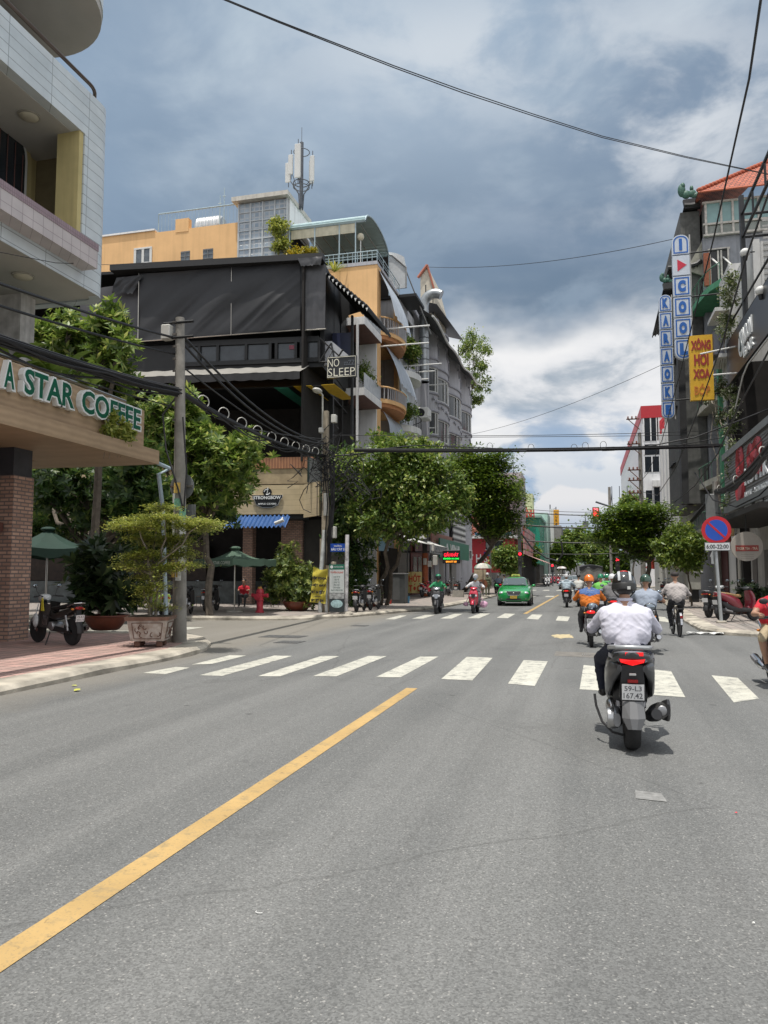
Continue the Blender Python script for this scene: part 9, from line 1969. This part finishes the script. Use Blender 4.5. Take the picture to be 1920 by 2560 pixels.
# oncoming: green jacket on black scooter, woman on red scooter
P_=wpos(940,1326);s_,o,hd=pair('oncoming rider in green jacket and green helmet on a black scooter','black and silver scooter ridden towards the crosswalk by the green jacket',0,0,R(183),cloth('grab_green',(.03,.26,.11)),BLKC,HTG,PBLK,.018,pos=(P_[0],P_[1]+.62,0),front=mat('silver_front',(.38,.40,.43),.25,.5,var=0,coat=.6),seed=13,wr=.01,visor=mat('smoke_visor',(.02,.02,.022),.1),mk=BLKC)
b=MB();b.box((P_[0]-.30,P_[1]+.20,.34),(P_[0]-.20,P_[1]+.45,.62),.03);
P_=wpos(1022,1325);s_,o,hd=pair('oncoming rider in white jacket with a face mask and white helmet on the red scooter','bright red scooter coming towards the far crosswalk',0,0,R(180),cloth('white_jacket',(.55,.55,.57)),cloth('grey_trousers',(.10,.10,.11)),mat('helmet_silver_white',(.52,.52,.54),.25,var=0,coat=.7),mat('scooter_red',(.46,.02,.05),.25,.1,var=0,coat=.9),.018,pos=(P_[0],P_[1]+.62,0),seed=14,wr=.012,mk=cloth('mask_blue',(.25,.42,.52)),elb=.38)
PB_=mat('pink_plastic_bag',(.62,.36,.50),.35,var=.3,scale=14,bump=.6)
for dx,r_,lab in ((.36,.17,'larger pink plastic bag hanging at the side of the red scooter'),(-.38,.11,'small pink plastic bag hanging at the left of the red scooter')):
    b=MB();rs_=random.Random(int(dx*100));c=Vector((P_[0]+dx,P_[1]+.55,.36));b.ell(c,(r_,r_*.8,r_*.8),14,9)
    b.v=[tuple(c+(Vector(v)-c)*(1+.18*noise.noise(Vector(v)*14))) for v in b.v];bb=b.build('plastic_bag',PB_,None,smooth=True);tag(bb,lab,'bag')
    b=MB();b.tube([c+Vector((0,0,r_*.6)),c+Vector((-dx*.3,0,.30))],.015,5);b.build('bag_handle',PB_,bb)
# half rider in red at the right edge, coming towards the camera
Xh=wy(1640,1388,11.75).x;P_=(Xh+.345,12.05,0)
s_,o,hd=pair('rider in red t-shirt and beige shorts at the right picture edge','blue and black motorbike cut by the right picture edge',0,0,R(180),cloth('red',(.52,.02,.035)),cloth('beige',(.38,.31,.20)),HB,mat('blue_bike',(.02,.06,.22),.3,coat=.6),.014,'cub',P_,short_sleeve=True,shorts=True,seed=15,wr=.010,fc=True,bulk=1.1,elb=.34,knee=(.27,.14,.70))
# ---- cyclist
def bicycle(label,loc,rz):
    t=thing('bicycle',label,'bicycle',loc,rz);r=.33;yr,yf=-.52,.52
    for y in (yr,yf):wheel(t,y,r,.038,True)
    FRB=mat('bike_frame',(.16,.13,.11),.4,.5)
    b=MB()
    for a,c in (((0,yr,r),(0,-.08,.30)),((0,-.08,.30),(0,-.20,.78)),((0,yr,r),(0,-.19,.72)),((0,-.08,.30),(0,.36,.76)),((0,-.18,.66),(0,.36,.78)),((0,.36,.72),(0,.34,.92))):b.tube([a,c],.014,8)
    b.build('frame',FRB,t,W=0)
    for s_ in (-1,1):b=MB();b.tube([(s_*.05,yf,r),(s_*.04,yf-.10,r+.36),(0,.36,.74)],.010,6);b.build('fork',CHR,t,W=0)
    for y in (yr,yf):b=MB();b.grid(lambda u,v:Vector(((u-.5)*.05,y+(r+.03)*math.cos(R(30)+R(150)*v),r+(r+.03)*math.sin(R(30)+R(150)*v))),2,14);b.build('mudguard',CHR,t,smooth=True,W=0)
    b=MB();b.tube([(-.29,.14,.98),(-.27,.24,.98),(0,.34,.94),(.27,.24,.98),(.29,.14,.98)],.012,8);b.build('handlebar',CHR,t,smooth=True,W=0)
    b=MB();b.loft([(-.34,0,.83,.09,.03,2.6),(-.22,0,.83,.10,.03,2.6),(-.05,0,.84,.03,.02,2.4)],12);b.build('saddle',SEATM,t,smooth=60,W=0)
    b=MB();b.box((-.08,-.70,.71),(.08,-.36,.725));
    for s_ in (-1,1):b.tube([(s_*.07,-.62,.71),(s_*.05,yr,r)],.007,5)
    b.build('rear_rack',PBLK,t,W=0)
    b=MB();b.lathe([(.09,.045),(.09,.052),(.001,.052)],(0,-.08,.30),'x',18)
    b.tube([(.06,-.08,.30),(.06,-.0,.16)],.01,5);b.tube([(-.06,-.08,.30),(-.06,-.16,.44)],.01,5);b.build('crank',CHR,t,W=0)
    for p in ((.10,.0,.15),(-.10,-.16,.45)):b=MB();b.box((p[0]-.045,p[1]-.04,p[2]-.012),(p[0]+.045,p[1]+.04,p[2]+.012));b.build('pedal',PBLK,t,W=0)
    b=MB();b.box((-.03,-.865,.50),(.03,-.85,.56));b.build('reflector',RLENSO,t,W=0)
    return t
P_=wpos(1466,1376);bicycle('old black city bicycle ridden by the man in the loose grey shirt',(P_[0],P_[1]+.55,0),R(3))
c,hd=rider_caps(lean=.14,hip=(0,-.22,.93),hands=(.285,.17,1.01),elb=.36,knee=(.15,.12,.68),foot=(.12,-.02,.24),bulk=1.2,slim=1.1)
ob=body_mesh('person',c,{'shirt':cloth('loose_grey',(.36,.33,.32)),'pants':BLKC,'skin':SKIN,'shoe':WSHOE},.016,(P_[0],P_[1]+.55,0),R(3),'cyclist in loose grey shirt and black trousers riding beside the right kerb',.014,16)
b=MB();b.ell(hd+Vector((0,-.02,.055)),(.105,.115,.075),18,10);b.tube([hd+Vector((-.07,.07,.045)),hd+Vector((0,.14,.04)),hd+Vector((.07,.07,.045))],.02,6);b.build('cap',mat('dark_cap',(.03,.025,.025),.8),ob,smooth=True,W=0)
# ---- parked bikes
def pk(label,x0,y0,x1,y1,body,kind='scooter',front=None,l1='',l2='',h=.13,sm=None,lean=7):
    """(x0,y0) rear wheel foot, (x1,y1) front wheel foot in the picture"""
    a,c=g(x0,y0,h),g(x1,y1,h);d=c-a;m_=a+d.normalized()*.64;rz=math.atan2(-d.x,d.y);t=scooter(label,(m_.x,m_.y,h),rz,body,None,l1,l2,False,kind=kind,front=front,sm=sm);stand(t);return t
tb=pk('parked black motorbike with a white front cowl beside the brick pier',156,1394,68,1386,mat('black_bronze',(.035,.032,.03),.3,.2,coat=.5),'cub',mat('white_cowl',(.55,.57,.58),.3),'72-K1','271.11')
b=MB();b.prism([(-.20,.10,.70),(-.20,.22,.70),(-.20,.20,.95),(-.20,.16,.98)],(-.01,0,0));b.build('yellow_tag',mat('yellow_card',(.65,.55,.05),.5),tb,W=0)
b=MB();c=Vector((-.22,.38,.50));b.ell(c,(.05,.09,.15),12,8);b.tube([c+Vector((0,0,.12)),c+Vector((.05,0,.34))],.012,5);o=b.build('hung_bag',mat('white_plastic_bag',(.55,.57,.58),.35,var=.3,scale=10,bump=.5),tb,smooth=True,W=0)
b=MB()
for k in range(4):b.tube([(-.19+.0,-.02+k*.05,.62),(-.17,.06+k*.05,.40)],.008,5)
b.build('leg_guard_bars',CHR,tb,W=0)
pk('parked lime green and white scooter behind the carved planter',352,1352,300,1340,mat('lime_scooter',(.30,.42,.06),.3,coat=.6),'scooter',mat('white_cowl',(.55,.57,.58),.3))
p=g(318,1345,.13);c=Vector((wy(279,1293,p.y-.3).x,p.y-.3,wy(279,1293,p.y-.3).z));b=MB();b.ell(c,(.13,.15,.12),18,10);t=b.build('helmet',mat('helmet_white',(.62,.62,.62),.25),None,smooth=True);tag(t,'white helmet with red stripes hanging on the lime green scooter','helmet')
for k in (-1,0,1):b=MB();b.tube([c+Vector((k*.06,-.152*math.sin(a),.125*math.cos(a))) for a in [j*.25 for j in range(-1,9)]],.014,5);b.build('stripe',HRED,t,smooth=True)
pk('parked red and black scooter with a tan seat behind the no parking post',1561,1342,1634,1340,mat('scooter_dark_red',(.20,.015,.03),.25,coat=.7),'scooter',PBLK,sm=mat('tan_seat',(.30,.18,.08),.6))
pk('parked black scooter with a white tail left of the red one',1531,1334,1590,1328,PBLK,'scooter',mat('white_cowl',(.55,.57,.58),.3))
far_b=[('red scooter parked behind the yellow barber board',912,1290,938,1288,mat('scooter_red',(.46,.02,.05),.25)),('black motorbike parked left of the leaning flame trunk',985,1289,1003,1284,PBLK),('dark motorbike parked outside the salon under the flame tree',968,1287,985,1282,GREYS),('black scooter in the shade right of the recruitment banner',770,1322,800,1316,PBLK),
         ('dark grey motorbike parked under the round crowned tree',800,1318,835,1312,GREYS),('dark scooter parked beneath the shaded side street trees',395,1330,430,1322,PBLK),('black motorbike parked beside the cafe counter',445,1322,480,1317,PBLK),('silver motorbike parked by the kiosk on the right pavement',1432,1294,1452,1286,GREYL),('black motorbike parked against the right flame tree',1448,1300,1470,1290,PBLK)]
src_=None
for i,(lab,x0,y0,x1,y1,m) in enumerate(far_b):
    if src_ is None:src_=pk(lab,x0,y0,x1,y1,m,'cub');src_['group']='motorbikes parked in the shade';continue
    a,c=g(x0,y0,.13),g(x1,y1,.13);d=c-a;m_=a+d.normalized()*.64;t=copy_tree(src_);t.location=(m_.x,m_.y,.13);t.rotation_euler=(0,0,math.atan2(-d.x,d.y));t['label']=lab
    for ch in kids(t):
        if ch.name.startswith(('rear_body','leg_shield','headset','steering_cover','front_mudguard')):ch.data=ch.data.copy();ch.data.materials[0]=m
# ---- far oncoming riders
far_r=[('oncoming rider in white on a white scooter in the middle of the far road',1179,1267,cloth('white_jacket',(.55,.55,.57)),mat('white_scooter',(.6,.6,.6),.3)),('far oncoming rider in pink on a red scooter',1198,1260,cloth('pink',(.50,.16,.20)),mat('scooter_red',(.46,.02,.05))),
         ('far oncoming rider in dark red left of the pink one',1193,1257,cloth('dark_red',(.30,.05,.06)),mat('scooter_red',(.46,.02,.05))),('far oncoming rider in light blue with a pale scooter',1211,1260,cloth('light_blue',(.36,.42,.50)),GREYL),('far oncoming rider in cream behind the light blue one',1204,1256,cloth('cream',(.45,.40,.30)),GREYL)]
for i,(lab,x,y,sh_,bm) in enumerate(far_r):pair(lab,'scooter of the '+lab.replace('oncoming ','').replace('in white on a white scooter','all in white'),x,y,R(180),sh_,BLKC,mat('helmet_white',(.62,.62,.62)),bm,.04,seed=20+i,wr=0)
for i,(x,y,Y,c_,lab) in enumerate(((1330,1250,62,(.10,.16,.30),'small rider in blue ahead beside the right traffic light'),(1342,1250,70,(.45,.45,.45),'small rider in pale grey ahead near the right traffic light'),(1313,1250,75,(.25,.06,.06),'small rider in dark red ahead of the lime green riders'),(1075,1262,62,(.30,.36,.46),'rider in blue and white waiting beyond the street umbrella'),(1088,1262,68,(.05,.06,.06),'dark clad rider waiting beside the blue one beyond the umbrella'))):
    pair(lab,'scooter of the '+lab,0,0,0 if i<3 else R(20),cloth('far_%d'%i,c_),BLKC,mat('helmet_white',(.62,.62,.62)) if i !=4 else HB,PBLK,.04,pos=(wy(x,y,Y).x,Y,0),seed=30+i,wr=0)
# more of the queue at the far end, copies of the riders above
_f=[o for o in bpy.data.objects if o.parent is None and o.get('category') in ('person','scooter') and o.location.y>56]
_fp=[o for o in _f if o['category']=='person'];_n=0
for (x,Y,up) in ((1185,105,1),(1190,120,1),(1206,112,1),(1214,125,1),(1218,108,1),(1230,135,1),(1300,72,0),(1306,84,0),(1318,66,0),(1324,82,0),(1336,90,0),(1347,58,0),(1352,76,0),(1290,95,0),(1175,118,1)):
    src=_fp[_n%len(_fp)];bike=min((o for o in _f if o['category']=='scooter'),key=lambda o:(o.location-src.location).length);px=wy(x,1250,Y).x;_n+=1
    for s_ in (src,bike):
        c=copy_tree(s_);c.location=(px,Y,0);c.rotation_euler=(0,0,R(180) if up else 0)
        c['label']=('tiny %s in the %s queue, %s of the far street'%('rider' if s_ is src else 'scooter','oncoming' if up else 'departing',['middle left','far left edge','left lane','second from the middle','centre','last before the trucks','right of the truck','beside the green riders','third lane','behind the white helmet','next to the signal post','near the right kerb','outermost right','behind the truck','first at the left kerb'][_n-1]));c['group']='far queue of riders' if s_ is src else 'far queue of scooters'
# ---- standing and sitting people
def standing(label,loc,rz,shirt,pants,helm,stride=.12,vox=.022,seed=0):
    c=[];Hh=Vector((0,0,.90))
    c+=[((-.08,0,.92),(.08,0,.92),.11,.11,'shirt'),((-.07,0,1.06),(.07,0,1.06),.115,.115,'shirt'),((-.10,0,1.25),(.10,0,1.25),.115,.115,'shirt'),((-.12,0,1.36),(.12,0,1.36),.08,.08,'shirt'),((0,0,1.40),(0,.01,1.48),.055,.05,'skin'),((0,.01,1.58),(0,.02,1.58),.09,.088,'skin'),((0,.03,1.52),(0,.035,1.50),.06,.045,'skin')]
    for s_ in (-1,1):
        f=stride*s_;c+=[((s_*.09,0,.88),(s_*.10,f*.6,.50),.098,.068,'pants'),((s_*.10,f*.6,.50),(s_*.10,f*1.3,.10),.066,.046,'pants'),((s_*.10,f*1.3-.03,.05),(s_*.11,f*1.3+.13,.04),.042,.036,'shoe')]
        S=Vector((s_*.19,0,1.35));E=Vector((s_*.25,-f*.5,1.08));W=Vector((s_*.25,.10-f*.5,.86));c+=[(S,E,.062,.050,'shirt'),(E,W,.050,.036,'shirt'),(W,W+Vector((0,.01,-.07)),.03,.032,'skin')]
        for q in range(4):c.append((W+Vector((0,-.02+q*.018,-.09)),W+Vector((0,-.015+q*.018,-.165+abs(q-1.5)*.012)),.0095,.008,'skin'))
        c.append((W+Vector((0,.03,-.06)),W+Vector((0,.055,-.11)),.011,.009,'skin'))
    ob=body_mesh('person',c,{'shirt':shirt,'pants':pants,'skin':SKIN,'shoe':SHOE},vox,loc,rz,label,.008,seed)
    if helm:helmet(ob,Vector((0,.015,1.58)),helm)
    return ob
OLV=cloth('olive',(.12,.13,.08));p=g(1053,1290,.0);standing('walker in olive work clothes with a white cap near the taxi',(p.x,p.y,0),R(10),OLV,OLV,mat('helmet_white',(.62,.62,.62)),seed=40)
p=wy(545,1300,33.2);rider('seated person in a red t-shirt at a cafe table behind the hydrant',(p.x-.3,33.0,.13),R(190),cloth('red',(.52,.02,.035)),BLKC,None,vox=.022,hip=(0,0,.52),hands=(.20,.32,.74),elb=.26,knee=(.14,.42,.52),foot=(.13,.45,.08),short_sleeve=True,nohelm=True,fc=True)
# ---- taxi
TG=mat('taxi_green',(.008,.26,.06),.25,.0,var=0,coat=1.);CGL=mat('car_glass',(.05,.07,.075),.05,var=0,spec=.9)
def car(label,loc,rz,paint,taxi=False,group=None,name='car'):
    t=thing(name,label,'taxi' if taxi else 'car',loc,rz,group)
    def sec(y,zb,zt,hw,p=4.):return (y,0,(zb+zt)/2,hw,(zt-zb)/2,p)
    b=MB();b.loft([sec(2.20,.34,.66,.50,3),sec(2.16,.24,.74,.68,3.4),sec(2.02,.20,.80,.79,4),sec(1.75,.20,.87,.835,4.4),sec(1.25,.20,.95,.85,4.6),sec(.95,.20,1.0,.85,5),sec(0,.20,1.02,.85,5),sec(-1.2,.20,1.04,.85,5),sec(-1.75,.22,1.05,.84,4.6),sec(-2.05,.26,1.02,.80,4),sec(-2.2,.34,.90,.68,3.2)],28);bd=b.build('body',paint,t,smooth=50,W=0)
    b=MB();b.loft([sec(1.12,.85,1.0,.66,4),sec(.98,.85,1.04,.70,4),sec(.30,.85,1.42,.60,4),sec(-.2,.85,1.475,.58,4),sec(-.85,.85,1.45,.58,4),sec(-1.45,.85,1.12,.64,4),sec(-1.75,.85,1.02,.64,4)],28);b.build('cabin',paint,t,smooth=50,W=0)
    # glass laid a few millimetres proud of the cabin
    def P(y,x,z):return Vector((x,y,z))
    b=MB();b.grid(lambda u,v:Vector(((u-.5)*2*(.63-.10*v),1.03-.70*v+.02+.03*(1-(2*u-1)**2),1.045+.355*v+.012)),12,6);b.build('windscreen',CGL,t,smooth=True,W=0)
    b=MB();b.grid(lambda u,v:Vector(((u-.5)*2*(.58-.06*v),-1.52+.58*v-.03,1.12+.28*v+.01)),10,5);b.build('rear_window',CGL,t,smooth=True,W=0)
    for s_ in (-1,1):
        for (y0,y1,y2,y3) in ((.72,.28,-.22,-.22),(-.28,-.28,-.72,-1.12)):
            b=MB();b.add([Vector((s_*(.705 if y !=9 else 0),y0,1.05)),Vector((s_*.632,y1,1.37)),Vector((s_*.628,y2,1.39)),Vector((s_*.70,y3,1.06))],[(0,1,2,3)] if False else [(3,2,1,0)]) if False else b.add([(s_*.708,y0,1.05),(s_*.632,y1,1.365),(s_*.630,y2,1.385),(s_*.706,y3,1.055)],[(0,1,2,3)])
            b.build('side_window',CGL,t,W=0)
        b=MB();b.ell((s_*.60,2.06,.66),(.15,.12,.085),18,10);b.build('headlight',CLENS,t,smooth=True,W=0)
        b=MB();b.ell((s_*.62,-2.10,.84),(.13,.08,.10),14,8);b.build('tail_light',RLENSO,t,smooth=True,W=0)
        b=MB();b.ell((s_*.96,.66,1.02),(.10,.06,.075),14,8);b.tube([(s_*.84,.70,.98),(s_*.92,.68,1.0)],.025,6);b.build('mirror',paint,t,smooth=True,W=0)
        b=MB();b.ell((s_*.60,2.15,.36),(.05,.03,.035),12,8);b.build('fog_lamp',mat('dim_lens',(.12,.13,.14),.3),t,smooth=True,W=0)
        for y in (-.25,.72):b=MB();b.tube([(s_*.853,y,.40),(s_*.853,y,.95)],.005,4);b.build('door_seam',PBLK,t,W=0)
        for y in (.0,-.95):b=MB();b.box((s_*.85-.015,y,.86),(s_*.85+.02,y+.16,.885),.005);b.build('door_handle',paint,t,W=0)
        for y in (1.36,-1.28):
            b=MB();b.lathe([(.36,s_*.74),(.36,s_*.853)],(0,y,.31),'x',26);b.build('wheel_arch',PBLK,t,W=0);wheel(t,y,.31,.20,x=s_*.755,car=True)
    b=MB();b.prism([(-.34,2.19,.74),(.34,2.19,.74),(.24,2.215,.56),(-.24,2.215,.56)],(0,.015,0));gr=b.build('grille',PBLK,t,W=0)
    b=MB();b.tube([(-.36,2.20,.75),(-.25,2.235,.55),(.25,2.235,.55),(.36,2.20,.75)],.016,6);b.tube([(-.36,2.20,.75),(.36,2.20,.75)],.010,6)
    for k in range(3):b.tube([(-.30+k*.03,2.225,.70-k*.05),(.30-k*.03,2.225,.70-k*.05)],.006,4)
    b.ell((0,2.235,.655),(.05,.02,.045),12,8);b.build('grille_trim',CHR,gr,smooth=True,W=0)
    b=MB();b.loft([(2.13,0,.35,.42,.06,4),(2.215,0,.35,.38,.05,4)],16);b.build('lower_intake',PBLK,t,W=0)
    b=MB();b.tube([(-.82,1.9,.205),(-.6,2.17,.215),(.6,2.17,.215),(.82,1.9,.205)],.02,6);b.build('lower_lip',PBLK,t,W=0)
    plate(t,(0,2.235,.47),.33,.17,'51A','098.52',0,m=mat('plate_yellow',(.72,.48,.03),.4,var=0) if taxi else PLW,sgn=1)
    b=MB();b.tube([(-.5,1.08,1.06),(-.05,.98,1.10)],.008,4);b.tube([(.02,1.08,1.06),(.45,.98,1.10)],.008,4);b.build('wipers',PBLK,t,W=0)
    if taxi:
        b=MB();b.prism([(-.24,-.22,1.50),(.24,-.22,1.50),(.20,-.22,1.62),(-.20,-.22,1.62)],(0,.16,0));sg_=b.build('roof_sign',mat('taxi_sign',(.70,.66,.16),.4,var=0),t,W=0);text('lettering','MAI LINH',mat('sign_green',(.02,.25,.10),.5),sg_,(0,-.055,1.56),(-1,0,0),(0,0,1),h=.05,depth=.004,bold=.02,W=0)
        for (x,z,r_) in ((-.42,1.10,.045),(.40,1.10,.05),(.44,1.30,.04)):b=MB();y=1.055-.70*(z-1.045)/.355+.03;b.box((x-r_,y,z-r_*.6),(x+r_,y+.004,z+r_*.6));b.build('windscreen_sticker',mat('sticker_pale',(.5,.55,.55),.5),t,W=0)
    return t
p=g(1107,1309);car('green taxi with a yellow roof sign and yellow plate driving towards the camera',(p.x,p.y+2.0,0),R(182),TG,True)
CW=mat('car_white',(.55,.56,.57),.25,var=0,coat=.8)
cc=car('white car far behind the oncoming scooters',(wy(1225,1258,88).x,88,0),R(180),CW,group='distant cars')
c2_=copy_tree(cc);c2_.location=(wy(1243,1256,98).x,98,0);c2_['label']='white and grey car far off beside the parked truck'
c3_=copy_tree(cc);c3_.location=(wy(1340,1252,92).x,92,0);c3_.rotation_euler=(0,0,0);c3_['label']='small white car far off on the right lane'
p=wy(1277,1262,85);t=thing('truck','grey truck with a dark crumpled canvas over its load far down the road','truck',(p.x,85,0))
b=MB();b.box((-1.1,-2.5,1.0),(1.1,2.5,1.12));b.build('bed',CONCP,t,W=0);b=MB();b.box((-1.12,-2.55,1.12),(1.12,2.5,2.3),.04);b.build('cargo_box',mat('truck_grey',(.20,.20,.19),.7,var=.2),t,W=0)
b=MB();b.grid(lambda u,v:Vector(((u-.5)*2.35,-2.6+5*v,2.34+.22*math.sin(u*3.1)+.12*math.sin(u*11+v*9)*math.sin(v*3))),14,12);b.grid(lambda u,v:Vector(((u-.5)*2.35,-2.6,2.34+.22*math.sin(u*3.1)-(.3+.14*math.sin(u*13))*v)),14,2);b.build('canvas',BLKC,t,smooth=True,W=0)
b=MB();b.box((-1.,2.55,.5),(1.,4.1,2.2),.15);b.build('cab',mat('truck_grey',(.20,.20,.19)),t,W=0)
for y in (-1.6,3.2):
    for s_ in (-1,1):wheel(t,y,.42,.24,x=s_*.92,car=True)
# furniture outside the cafe
def chair_(label,loc,rz,m):
    t=thing('chair',label,'chair',loc,rz,'cafe chairs');b=MB();b.box((-.2,-.2,.43),(.2,.2,.46),.01);b.build('seat',m,t,W=0);b=MB();b.box((-.2,-.21,.55),(.2,-.18,.85),.01);b.build('backrest',m,t,W=0)
    for sx in (-1,1):
        for sy in (-1,1):b=MB();b.tube([(sx*.18,sy*.18,0),(sx*.17,sy*.17,.43 if sy>0 else .8)],.013,5);b.build('leg',m,t,W=0)
    return t
ch0=chair_('dark cafe chair left of the parasol pole',(-18.2,31.5,.13),.3,mat('dark_brown',(.05,.03,.02),.6))
for x,y,r_,lab in ((-17.2,32.6,2.6,'dark cafe chair in front of the marble counter'),(-14.2,33.2,3.4,'dark cafe chair behind the red hydrant'),(-13.6,32.4,1.,'dark cafe chair beside the bowl plant')):
    c=copy_tree(ch0);c.location=(x,y,.13);c.rotation_euler=(0,0,r_);c['label']=lab
t=thing('table','small round dark table under the green parasol','table',(-17.6,31.9,.13));b=MB();b.lathe([(.001,.70),(.34,.70),(.34,.73),(.001,.73)],(0,0,0),n=24);b.build('table_top',mat('dark_brown',(.05,.03,.02),.6),t,W=0);b=MB();b.tube([(0,0,.0),(0,0,.7)],.03,8);b.lathe([(.2,0),(.18,.03),(.001,.04)],n=16);b.build('leg',BLKM,t,W=0)
b=MB();b.X=Matrix.Translation(c8(300,800) if False else g(1523,1371,.0));b.grid(lambda u,v:Vector(((u-.5)*.9,(v-.5)*.28,.02+.05*abs(math.sin(u*9+v*4)))),14,4);tag(b.build('plastic_sheet',mat('white_plastic',(.62,.62,.6),.5),None,smooth=True),'crumpled white plastic lying in the gutter by the right kerb','litter')
